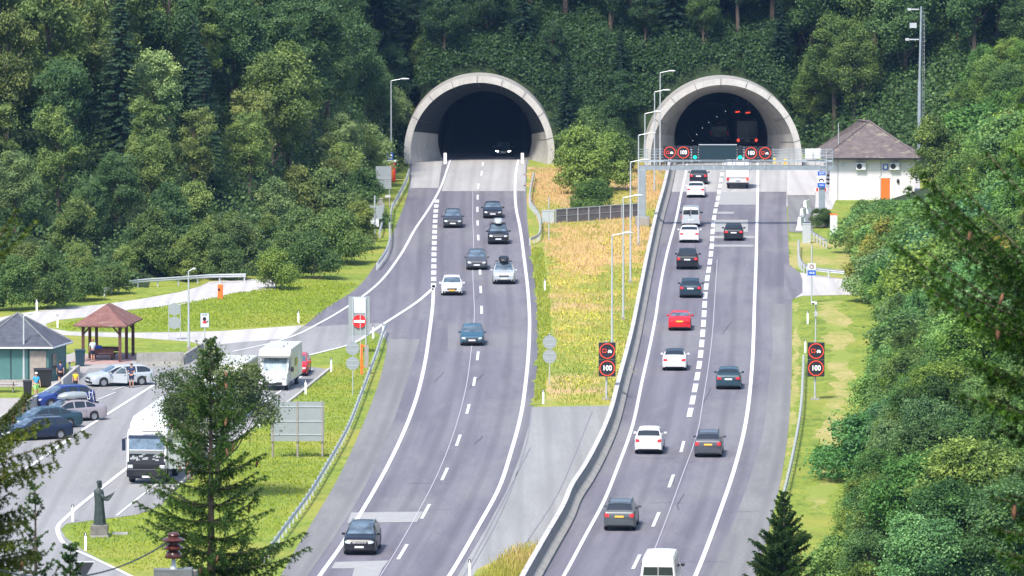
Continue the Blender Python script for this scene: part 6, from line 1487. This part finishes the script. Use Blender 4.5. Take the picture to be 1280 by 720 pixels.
# --- forest left: trees
pts = []; nt_ = 0
def proj(x, y, z):
    rx, ry, rz = x, y, z - HC; zc = ry * cT - rz * sT; yc = ry * sT + rz * cT
    return 640 + FPX * rx / zc, 360 - FPX * yc / zc
for tr_ in range(9000):
    x = rnd.uniform(-64, -9.5); y = rnd.uniform(548, 775)
    yb = float(np.interp(x, YBX, YBV)) + 3.5
    if y < yb or (x > -13.8 and y < 724) or (x > -15 and y < 660): continue
    dd = y - yb; sp = 3.9 if dd < 14 else 5.0
    if not clear_of(pts, x, y, sp): continue
    if abs(proj(x, y, 0)[0] - 640) > 760 or proj(x, y, float(height(x, y)) + .5)[1] < -60: continue
    pts.append((x, y)); k = rnd.random(); sc = rnd.uniform(.85, 1.22) * (0.30 + .70 * min(1, max(0, dd - 2) / 32))
    if x > -24: sc *= .88
    if k < .12 and dd > 12 and x < -20:
        plant(rnd.choice(CON), x, y, sc * .95, rnd.uniform(0, 6), 'spruce_tree', 'dark spruce standing among the broadleaf forest on the left', 'tree', 'spruces in the left forest', (1, 1.1, 1.3))
    else:
        lab, tint = LT[0] if k < .42 else LT[1] if k < .62 else LT[2] if k < .82 else LT[3]
        if x > -26 and dd > 45: lab, tint = LT[2]
        v = rnd.uniform(.85, 1.15); small = sc < .62
        pr_ = rnd.choice(BUSH[1:]) if small and (dd < 12 or rnd.random() < .5) else rnd.choice(BL)
        if pr_ in BUSH: sc = sc * 2.3
        if x > -17 and y > 685: sc *= .8
        tint = tuple(c * 1.22 for c in tint)
        plant(pr_, x, y, sc, rnd.uniform(0, 6.28), 'broadleaf_tree', lab, 'tree', 'trees of the left forest', tuple(c * v for c in tint), sxy=rnd.uniform(.85, 1.1))
    nt_ += 1
print('left trees', nt_)
# undergrowth that closes the floor of the wood
def undergrowth(name, n, cond, tint, seed, rad=(1.0, 2.2), per=46, leaf=.17):
    rg = np.random.default_rng(seed); rr = random.Random(seed); c = []
    while len(c) < n:
        x, y = rr.uniform(-66, 70), rr.uniform(548, 812)
        if cond(x, y): c.append((x, y))
    c = np.array(c); z = height(c[:, 0], c[:, 1]); R_ = rg.uniform(rad[0], rad[1], n); k = np.repeat(np.arange(n), per); d = unit(rg.normal(0, 1, (len(k), 3)) + np.array([0, -.3, .5])); d[:, 2] = np.abs(d[:, 2])
    pos = np.stack([c[k, 0], c[k, 1], z[k]], 1) + d * (R_[k] * rg.uniform(.5, 1.05, len(k)))[:, None] * np.array([1, 1, 1.15]); tone = .45 + rg.normal(0, .16, n)[k] + rg.normal(0, .13, len(k))
    me = quads_mesh(name, leaves(rg, pos, d + np.array([0, 0, .4]), leaf), tone, 'leaf'); o = bpy.data.objects.new(name, me); C.objects.link(o); o.color = (*tint, 1); o['kind'] = 'stuff'
def wood_left(x, y):
    yb = float(np.interp(x, YBX, YBV)); return y > yb + 2 and not (x > -12.9) and abs(x) < y * 640 / FPX + 8 and y < yb + 150
def wood_hill(x, y):
    if x < -14 or y < float(np.interp(x, YBX, YBV)) + 1 or abs(x) > y * 640 / FPX + 8: return False
    h0 = float(height(x, y))
    return not any((x - cx) ** 2 + (h0 - 1) ** 2 < 8.6 ** 2 for cx, cy in (PL, PR)) and not (33 < x < 46 and y < 700)
undergrowth('undergrowth', 3000, wood_left, (.75, .9, .85), 21)
undergrowth('undergrowth', 1300, lambda x, y: x > 43 and 640 < y < 760 and x < y * 640 / FPX + 8 and float(height(x, y)) > .5, (1.0, 1.15, 1.0), 24)
undergrowth('undergrowth', 1300, lambda x, y: 30 < x < 52 and 698 < y < 762 and float(height(x, y)) > .5 and not (x < 46 and y < 703), (.7, .9, .8), 25)
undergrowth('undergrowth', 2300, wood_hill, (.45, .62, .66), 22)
def rim_cover(x, y):
    if x > 31 or x < -12.9 or not (723 < y < 742): return False
    h0 = float(height(x, y))
    return h0 > .4 and not any((x - cx) ** 2 + (h0 - 1) ** 2 < (9.4 if h0 < 5 else 8.1) ** 2 for cx, cy in (PL, PR))
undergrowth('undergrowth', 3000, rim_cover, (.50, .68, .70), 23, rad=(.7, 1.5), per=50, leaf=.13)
# bright bushes at the forest foot
for i, (px, py, sc, pi, tint, lab) in enumerate([
    (345, 362, .95, 0, (1.9, 1.8, .95), 'bright yellow green bush at the edge of the mown slope'),
    (392, 349, 1.1, 0, (.85, 1.0, .9), 'dark green bush right of the bright yellow green bush'),
    (372, 340, 1.25, 1, (1.0, 1.1, 1.0), 'tall bush between the bright bush and the dark bush'),
    (425, 330, 1.3, 0, (1.4, 1.45, 1.1), 'broad green bush below the two board backs'),
    (446, 312, 1.0, 1, (1.5, 1.35, .9), 'yellowish bush beside the guardrail end above the ramp'),
    (455, 285, 1.1, 3, (.8, 1.0, .9), 'dark bush behind the grey post with two plates'), (410, 300, 1.5, 1, (1.15, 1.2, 1.15), 'tall pale green thicket behind the bush row'),
    (250, 348, 1.0, 1, (1.1, 1.15, .9), 'roundish bush behind the guardrail of the service road'), (190, 352, 1.1, 3, (1.2, 1.2, 1.0), 'tall bush near the left end of the guardrail'), (225, 352, .8, 1, (1.35, 1.3, .9), 'small bush behind the round sign back'),
    (60, 386, 1.0, 3, (1.0, 1.1, .9), 'leafy bush above the delineator at the left'), (15, 388, 1.0, 1, (.9, 1.1, .9), 'dark bush at the left edge above the service road'), (105, 376, .85, 2, (1.2, 1.3, 1.0), 'low spreading bush left of the guardrail'), (140, 368, .8, 2, (1.2, 1.2, 1.0), 'low bush at the left end of the guardrail'), (278, 350, .9, 1, (.9, 1.0, .9), 'bush behind the middle of the guardrail'), (300, 345, 1.0, 3, (1.0, 1.0, 1.0), 'bush at the right end of the guardrail')]):
    x, y = P(px, py); plant(BUSH[pi], x, y, sc, rnd.uniform(0, 6), 'bush', lab, 'bush', None, tint)
# bushes between the tunnels
for px, py, sc, pi, tint, lab in [(744, 264, .98, 2, (.95, 1.15, .8), 'dark round bush beside the boarded wall'), (726, 243, 1.55, 1, (1.75, 1.75, 1.1), 'large light green tree between the two tunnel mouths'), (760, 238, 1.35, 1, (1.45, 1.55, 1.0), 'green tree close to the right tunnel on the median'), (712, 214, 1.0, 1, (1.0, 1.15, .9), 'green bush touching the rim of the left tunnel'), (770, 216, 1.1, 3, (.8, .95, .85), 'darker bush behind the lamp posts on the median'), (740, 212, 1.3, 3, (.9, 1.05, .9), 'tall bush at the back of the median')]:
    x, y = P(px, py); plant(BUSH[pi], x, y, sc, rnd.uniform(0, 6), 'bush', lab, 'bush', None, tint)
# --- hill behind
pts2 = []; n2 = 0
for tr_ in range(12000):
    x = rnd.uniform(-14, 66); y = rnd.uniform(718, 800)
    yb = float(np.interp(x, YBX, YBV))
    if y < yb + 2: continue
    h0 = float(height(x, y)); ok = True
    for (cx, cy), Ro in ((PL, 9.2), (PR, 9.6)):
        if (x - cx) ** 2 + (h0 - 1) ** 2 < Ro ** 2: ok = False
        if abs(x - cx) < Ro + 1.6 and y < cy + 5: ok = False
    if x > 33 and x < 47 and y < 700: ok = False
    if not ok or not clear_of(pts2, x, y, 3.9) or proj(x, y, h0 + .5)[1] < -60: continue
    pts2.append((x, y)); k = rnd.random(); sc = rnd.uniform(.75, 1.2); over = min(abs(x - PL[0]), abs(x - PR[0])) < 11
    if over and y < 735: sc *= .6
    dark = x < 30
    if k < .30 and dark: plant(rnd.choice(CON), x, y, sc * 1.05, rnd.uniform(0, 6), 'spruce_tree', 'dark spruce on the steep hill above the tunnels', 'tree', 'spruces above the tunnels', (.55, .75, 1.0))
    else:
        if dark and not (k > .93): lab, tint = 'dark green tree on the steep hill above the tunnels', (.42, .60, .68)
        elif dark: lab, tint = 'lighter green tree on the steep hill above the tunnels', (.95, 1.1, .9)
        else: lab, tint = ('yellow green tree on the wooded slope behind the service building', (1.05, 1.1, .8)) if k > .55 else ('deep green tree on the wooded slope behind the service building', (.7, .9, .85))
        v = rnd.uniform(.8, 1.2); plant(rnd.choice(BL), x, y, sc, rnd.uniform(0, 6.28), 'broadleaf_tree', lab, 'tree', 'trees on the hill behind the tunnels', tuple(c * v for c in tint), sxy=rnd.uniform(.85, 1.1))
    n2 += 1
print('hill trees', n2)
# --- slope on the right: shrubs in front, trees behind
pts3 = []; n3 = 0
for tr_ in range(16000):
    y = rnd.uniform(345, 715); x = rnd.uniform(15, 62)
    if y > 655 and x < 46: continue
    e_ = float(xr_edge(y)) if y < 655 else 44.0
    dd = x - e_
    if dd < 1.8: continue
    h0 = float(height(x, y)); pxx, pyy = proj(x, y, h0)
    if pxx > 1420: continue
    sp = 2.7 if dd < 9 else 4.0
    if not clear_of(pts3[-400:], x, y, sp): continue
    lim_row = 250 if pxx < 1192 else (195 if pxx < 1225 else 120)
    if y > 655: lim_row = 20
    zl = HC - y * (lim_row + 385) / FPX - h0
    near = y < 470
    want = rnd.uniform(3.0, 4.4) if dd < 6 else rnd.uniform(4.5, 8.0)
    if near and dd > 3: want = rnd.uniform(5.5, 8.5)
    if y > 655: want = rnd.uniform(6, 10)
    want *= rnd.uniform(.7, 1.12)
    want = min(want, zl, 2.2 + dd * .9)
    if want < 1.3: continue
    pts3.append((x, y)); k = rnd.random(); v = rnd.uniform(.82, 1.2)
    if k < .34: lab, tint = 'green shrub on the bank right of the motorway', (1.2, 1.3, 1.0)
    elif k < .6: lab, tint = 'grey green shrub on the bank right of the motorway', (1.55, 1.6, 1.75)
    elif k < .64: lab, tint = 'orange tinged shrub on the bank right of the motorway', (2.6, 1.35, .7)
    elif k < .85: lab, tint = 'yellowish shrub on the bank right of the motorway', (1.75, 1.6, .95)
    else: lab, tint = 'dark green shrub on the bank right of the motorway', (.85, 1.05, .8)
    if want > 4.6:
        lab = lab.replace('shrub', 'small tree')
        pr_ = rnd.choice(NEARBL) if near else rnd.choice(BL[:5] if want > 6 else BUSH[1:]); 
        if near: tint = tuple(c * .82 for c in tint)
    else: pr_ = rnd.choice(BUSH)
    v *= rnd.uniform(.66, 1.12); tint = (tint[0] * 1.12 * rnd.uniform(.8, 1.15), tint[1] * 1.28, tint[2] * 1.1 * rnd.uniform(.7, 1.3))
    plant(pr_, x, y, want / pr_[2], rnd.uniform(0, 6.28), 'small_tree' if want > 4.6 else 'shrub', lab, 'tree' if want > 4.6 else 'shrub', 'trees and shrubs on the right bank', tuple(c * v for c in tint), sxy=rnd.uniform(.9, 1.25))
    n3 += 1
print('right shrubs', n3)
for px, py, sc, tint, lab in ((1166, 262, 1.3, (1.35, 1.35, .9), 'light green tree in front of the radio mast'), (1030, 285, .5, (.8, .9, .7), 'low hedge bush behind the gantry footing'), (1022, 281, .42, (.8, .9, .7), 'small hedge bush left of the gantry column')):
    x, y = P(px, py); plant(BUSH[3 if sc > 1 else 0], x, y, sc, rnd.uniform(0, 6), 'small_tree' if sc > 1 else 'bush', lab, 'tree' if sc > 1 else 'bush', None, tint)
# bushy tree of the car park
pk = broadleaf(97, 9.3, 4.1, 3.2, 36, 28000, .07, tone0=.38); x, y = P(272, 622)
plant(pk, x, y, 1.0, 1.0, 'broadleaf_tree', 'bushy olive tree beside the white truck in the car park', 'tree', None, (.95, .88, .78))
# ---------------------------------------------------------------- near spruces
def near_spruce(seed, H, top_len, Rb, droop, coned, needle=.030, twig=.34, step=.15, nbr=10, dens=1.0, lower=True, prof=None):
    """H height, the uppermost top_len metres are built finely"""
    rg = np.random.default_rng(seed); tw0, tw1, tns, limbs, cones = [], [], [], MB(), []
    z = H - .10
    k = 0
    while z > H - top_len:
        dz = H - z; Lb = (float(np.interp(dz, [q[0] for q in prof], [q[1] for q in prof])) if prof else Rb * min(1, (dz / 5.0) ** .75)) * rg.uniform(.85, 1.1) + .04; n_ = nbr if dz > 1.0 else max(4, int(nbr * .6))
        for b in range(n_):
            a_ = rg.uniform(0, 2 * math.pi); L_ = Lb * rg.uniform(.7, 1.1); dr = np.array([math.cos(a_), math.sin(a_), 0]); sd = np.array([-dr[1], dr[0], 0]); tone = rg.normal(.30, .12)
            rise = .85 * math.exp(-dz / 1.5) - .06 - droop * min(1, dz / 4) * .45; curl = .25 + .15 * rg.random(); npt = max(4, int(L_ / .09)); P_ = []
            for s in range(npt + 1): t = s / npt; P_.append(dr * L_ * t + sd * .05 * math.sin(t * 5 + b) + np.array([0, 0, z + L_ * (rise * t + curl * t * t * (1 if droop < .9 else .45))]))
            for s in range(0, npt, 2): limbs.tube(P_[s], P_[min(npt, s + 2)], (.009 * (1 - .8 * s / npt) + .002) * min(1, .4 + L_ * .6), None, 4, False)
            for s in range(1, npt + 1):
                t = s / npt; base = P_[s]
                ax_ = unit(P_[s] - P_[s - 1]); tw0.append(P_[s - 1]); tw1.append(P_[s] + ax_ * .02); tns.append(tone + .15 * t)
                for w in (-1, 1, -1, 1):
                    if rg.random() > dens: continue
                    ln = twig * (1.15 - .75 * t) * rg.uniform(.6, 1.15) * min(1, .12 + L_ * .8); hang = droop * rg.uniform(.3, 1.5); dd = unit(ax_ * .75 + sd * w * rg.uniform(.5, 1.0) + np.array([0, 0, -hang])); m1 = base + dd * ln * .55; m2 = m1 + unit(dd + np.array([0, 0, -hang * .7])) * ln * .5
                    tw0 += [base, m1]; tw1 += [m1, m2]; tt = tone + rg.normal(0, .08) + .15 * t; tns += [tt, tt + .12]
                    if droop > .3 and rg.random() < .5: 
                        m3 = m1 + np.array([rg.normal(0, .03), rg.normal(0, .03), -ln * rg.uniform(.4, 1.0)]); tw0.append(m1); tw1.append(m3); tns.append(tt + .1)
            if coned and rg.random() < coned and L_ > .35: cones.append(P_[-2 - int(rg.integers(0, max(1, npt // 3)))])
        z -= step * (1 + .4 * (dz > 2)); k += 1
    tw0, tw1, tns = np.array(tw0), np.array(tw1), np.array(tns)
    ax_ = tw1 - tw0; ln = np.linalg.norm(ax_, axis=1); m_ = np.maximum(3, (ln / .0055).astype(int)); idx = np.repeat(np.arange(len(ln)), m_); n = len(idx)
    t = rg.random(n); p = tw0[idx] + ax_[idx] * t[:, None]; u = unit(ax_[idx]); q = rg.normal(0, 1, (n, 3)) + np.array([0, 0, .5]); q = unit(q - u * (q * u).sum(1, keepdims=True)); d = unit(u * .65 + q) * (needle * rg.uniform(.7, 1.25, n))[:, None]; s = unit(np.cross(d, rg.normal(0, 1, (n, 3)))) * needle * .21
    quads = np.stack([p - s, p + s, p + d + s * .5, p + d - s * .5], 1); tone = tns[idx] + rg.normal(0, .1, n)
    if lower:      # the shaded lower tree, coarser sprays
        pos, dirs, tn = [], [], []; z = H - top_len
        while z > 1.0:
            R_ = Rb * min(1.9, ((H - z) / 5.0) ** .8)
            for b in range(10):
                a_ = rg.uniform(0, 2 * math.pi); dr = np.array([math.cos(a_), math.sin(a_), 0]); sd = np.array([-dr[1], dr[0], 0]); L_ = R_ * rg.uniform(.8, 1.1)
                for s in range(int(L_ / .09)):
                    t_ = (s + .5) / int(L_ / .09); pp = dr * L_ * t_ + np.array([0, 0, z - .3 * L_ * t_])
                    for w in (-1, 1): pos.append(pp); dirs.append(unit(dr + sd * w + np.array([0, 0, -.5 - droop * .5])) * .28); tn.append(.35 + rg.normal(0, .1))
            z -= .38
        pos, dirs = np.array(pos), np.array(dirs); sd_ = unit(np.cross(dirs, rg.normal(0, 1, dirs.shape))) * .035
        quads = np.concatenate([quads, np.stack([pos, pos + dirs * .5 + sd_, pos + dirs, pos + dirs * .5 - sd_], 1)]); tone = np.concatenate([tone, np.array(tn)])
    print('near spruce quads', len(quads))
    return quads_mesh('crown', quads, tone, 'needle_near'), limbs, cones
cone_me = None
def put_spruce(px, py, D, Rb, droop, coned, label, seed, top_len=5.5, tint=(1, 1, 1), **k):
    """tip of the tree seen at that survey row from distance D"""
    global cone_me
    tip = NP(px, py, D); g0 = float(height(tip.x, D)); H = tip.z - g0; r = empty('spruce_tree', (tip.x, D, g0), 0, label, 'tree')
    me, limbs, cones = near_spruce(seed, H, top_len, Rb, droop, coned, **k)
    c = bpy.data.objects.new('crown', me); C.objects.link(c); c.parent = r; c.color = (*tint, 1)
    limbs.path([(0, 0, -.3), (0, 0, H * .6), (0, 0, H - 1.2), (0, 0, H)], [H * .013, H * .007, .022, .006], 8).build('trunk', 'bark', r)
    if cone_me is None:
        o = MB().lathe([(.004, 0), (.014, -.012), (.021, -.04), (.0235, -.075), (.020, -.11), (.010, -.14), (.003, -.148)], 10).build('cone', 'cone', smooth=50); cone_me = o.data; bpy.data.objects.remove(o)
    rr = random.Random(seed)
    for p in cones[:60]:
        o = bpy.data.objects.new('cone', cone_me); C.objects.link(o); o.parent = r; o.location = Vector(p) + Vector((0, 0, -.02)); o.rotation_euler = (rr.uniform(-.25, .25), rr.uniform(-.25, .25), rr.uniform(0, 6)); s = rr.uniform(.7, 1.0); o.scale = (s, s, s)
    return r
put_spruce(263, 425, 112, 1.75, .35, .22, 'tall spruce with hanging brown cones in front of the car park', 301, top_len=5.0, tint=(1.0, 1.4, 1.05), nbr=6, step=.19, dens=.78, twig=.27, prof=[(0, .02), (.25, .2), (.8, .40), (1.3, .66), (1.9, .85), (2.4, 1.0), (2.8, 1.2), (3.7, 1.45), (5.2, 1.8)])
put_spruce(-52, 455, 78, 1.5, 1.1, .14, 'drooping spruce reaching in from the left edge', 302, top_len=4.2, tint=(1.4, 1.3, .55), nbr=8, step=.16, twig=.23, prof=[(0, .05), (.7, .3), (.9, .5), (1.05, 1.5), (1.3, 1.35), (1.5, .65), (1.75, .7), (1.9, 1.3), (2.2, 1.2), (2.5, .9), (5, 1.3)])
put_spruce(44, 604, 96, 1.0, .15, .05, 'young spruce with upright shoots at the lower left', 303, top_len=3.0, tint=(.95, 1.3, 1.3), dens=.8, nbr=6, twig=.2, step=.2)
put_spruce(88, 680, 92, .9, .2, 0.0, 'small bluish spruce top at the bottom left', 307, top_len=2.4, tint=(.9, 1.35, 1.4), twig=.2)
put_spruce(-30, 300, 84, .62, .2, .0, 'slender spruce standing just outside the left edge', 306, top_len=6.0, tint=(1.2, 1.3, .7), nbr=4, prof=[(0, .05), (.3, .65), (.5, .55), (.6, .15), (6, .15)])
put_spruce(1335, 190, 60, 1.6, .7, .12, 'out of focus spruce reaching in from the right edge', 304, top_len=4.8, tint=(.6, 1.1, .40), nbr=8, twig=.21, step=.18, dens=.85, prof=[(0, .1), (.35, .75), (.6, .7), (1.0, .95), (1.15, 1.50), (1.5, 1.45), (1.8, 1.2), (2.3, .9), (2.8, .5), (3.1, .6), (5.5, .6)])
put_spruce(980, 616, 235, 1.75, .35, .12, 'dark spruce top beside the motorway at the bottom', 305, top_len=5.5, tint=(.8, 1.15, 1.0), needle=.045, twig=.34, step=.22, nbr=10)

# ---------------------------------------------------------------- tall grass of the median and verges
def blades(name, region, n, h0, h1, w, label_kind='stuff', tone=(.2, .9), tint=(1, 1, 1), seed=1):
    rg = np.random.default_rng(seed); W = [P(*p) for p in region]; xs = [p[0] for p in W]; ys = [p[1] for p in W]; out = []
    rr = random.Random(seed)
    while len(out) < n:
        x, y = rr.uniform(min(xs), max(xs)), rr.uniform(min(ys), max(ys))
        if inside(W, x, y): out.append((x, y))
    p = np.array([(x, y, 0) for x, y in out]); patch_ = np.sin(p[:, 0] * .9 + 2 * np.sin(p[:, 1] * .11)) * np.cos(p[:, 1] * .22 + p[:, 0] * .4)
    patch_ = patch_ * .6 + .7 * np.sin(p[:, 1] * .045 + 1.2 + .5 * np.sin(p[:, 0] * .5)) * .6; patch_ = patch_ + (1.0 * ((p[:, 1] > Yof(335)) & (np.sin(p[:, 0] * .7 + p[:, 1] * .09) > -.5)) if name == 'meadow_grass' else 0); h = rg.uniform(h0, h1, n) * (1 + .2 * np.clip(patch_, -1, 1)); lean = rg.normal(0, .22, (n, 3)) * h[:, None]; lean[:, 2] = h; a_ = rg.uniform(0, math.pi, n); s = np.stack([np.cos(a_), np.sin(a_), 0 * a_], 1) * w
    q = np.stack([p - s * .5, p + s * .5, p + lean + s, p + lean - s], 1)
    me = quads_mesh(name, q, np.clip((.42 + (p[:, 1] - 560) * .0018 if name == 'meadow_grass' else .5) + .42 * patch_ + rg.normal(0, .18, n), tone[0], tone[1]), 'blade'); o = bpy.data.objects.new(name, me); C.objects.link(o); o.color = (*tint, 1); o['kind'] = 'stuff'
    return o
med = [(662, 212), (833, 203), (829, 240), (819, 277), (809, 322), (798, 377), (788, 427), (772, 485), (766, 506), (700, 507), (684, 495), (692, 450), (692, 400), (686, 340), (680, 303), (676, 290), (662, 255)]
blades('meadow_grass', med, 20000, .07, .24, .04, tone=(.0, 1), seed=3)
blades('tall_dry_grass', [(600, 724), (640, 694), (676, 686), (668, 700), (652, 735), (600, 775), (570, 775)], 3000, .25, .75, .02, tone=(.35, 1), seed=4)
blades('lawn_grass', [(664, 310), (678, 310), (688, 380), (688, 450), (680, 500), (668, 504), (672, 445), (671, 375)], 2500, .1, .25, .035, tone=(0, .35), tint=(.85, 1.0, .7), seed=8)
blades('lawn_grass', [(62, 408), (125, 396), (265, 373), (300, 366), (400, 350), (445, 355), (420, 378), (385, 404), (330, 409), (212, 414), (90, 413)], 12000, .05, .13, .05, tone=(.0, .3), tint=(.85, 1.08, .6), seed=6)
blades('lawn_grass', [(415, 462), (440, 436), (478, 424), (460, 480), (440, 535), (405, 595), (365, 655), (280, 700), (170, 715), (110, 690), (86, 665), (90, 656), (205, 640), (220, 616), (325, 533)], 14000, .05, .12, .045, tone=(.0, .3), tint=(.88, 1.08, .6), seed=7)
# flowers
def flowers(region, n, seed):
    rr = random.Random(seed); W = [P(*p) for p in region]; xs = [p[0] for p in W]; ys = [p[1] for p in W]; mb = MB(); cl = []
    k = 0
    while k < n:
        x, y = rr.uniform(min(xs), max(xs)), rr.uniform(min(ys), max(ys))
        if not inside(W, x, y): continue
        for _ in range(rr.randint(4, 18)):
            a_, b_ = x + rr.gauss(0, .7), y + rr.gauss(0, 2.0); h = rr.uniform(.4, .7); s = .05
            mb.add([(a_ - s, b_, h), (a_, b_ - s, h), (a_ + s, b_, h + .05), (a_, b_ + s, h)], [(0, 1, 2, 3)])
        k += 1
    mat('flower', (.75, .60, .02), .8); o = mb.build('wild_flowers', 'flower'); o['kind'] = 'stuff'
flowers([(680, 330), (790, 300), (785, 400), (765, 495), (690, 495), (700, 400)], 110, 3)
# ---------------------------------------------------------------- haze
def haze():
    m = bpy.data.materials.new('haze'); m.use_nodes = True; n = m.node_tree; n.nodes.clear(); v = nd(n, 'ShaderNodeVolumePrincipled'); v.inputs['Color'].default_value = (.30, .55, 1.0, 1); v.inputs['Density'].default_value = HAZE; v.inputs['Anisotropy'].default_value = .2
    o = nd(n, 'ShaderNodeOutputMaterial'); n.links.new(v.outputs[0], o.inputs['Volume']); M['haze'] = m
    b = MB().box((0, 1170, 75), (900, 2500, 160)).build('haze', 'haze'); b['kind'] = 'stuff'; b.display_type = 'WIRE'
HAZE = 0.00005
haze()
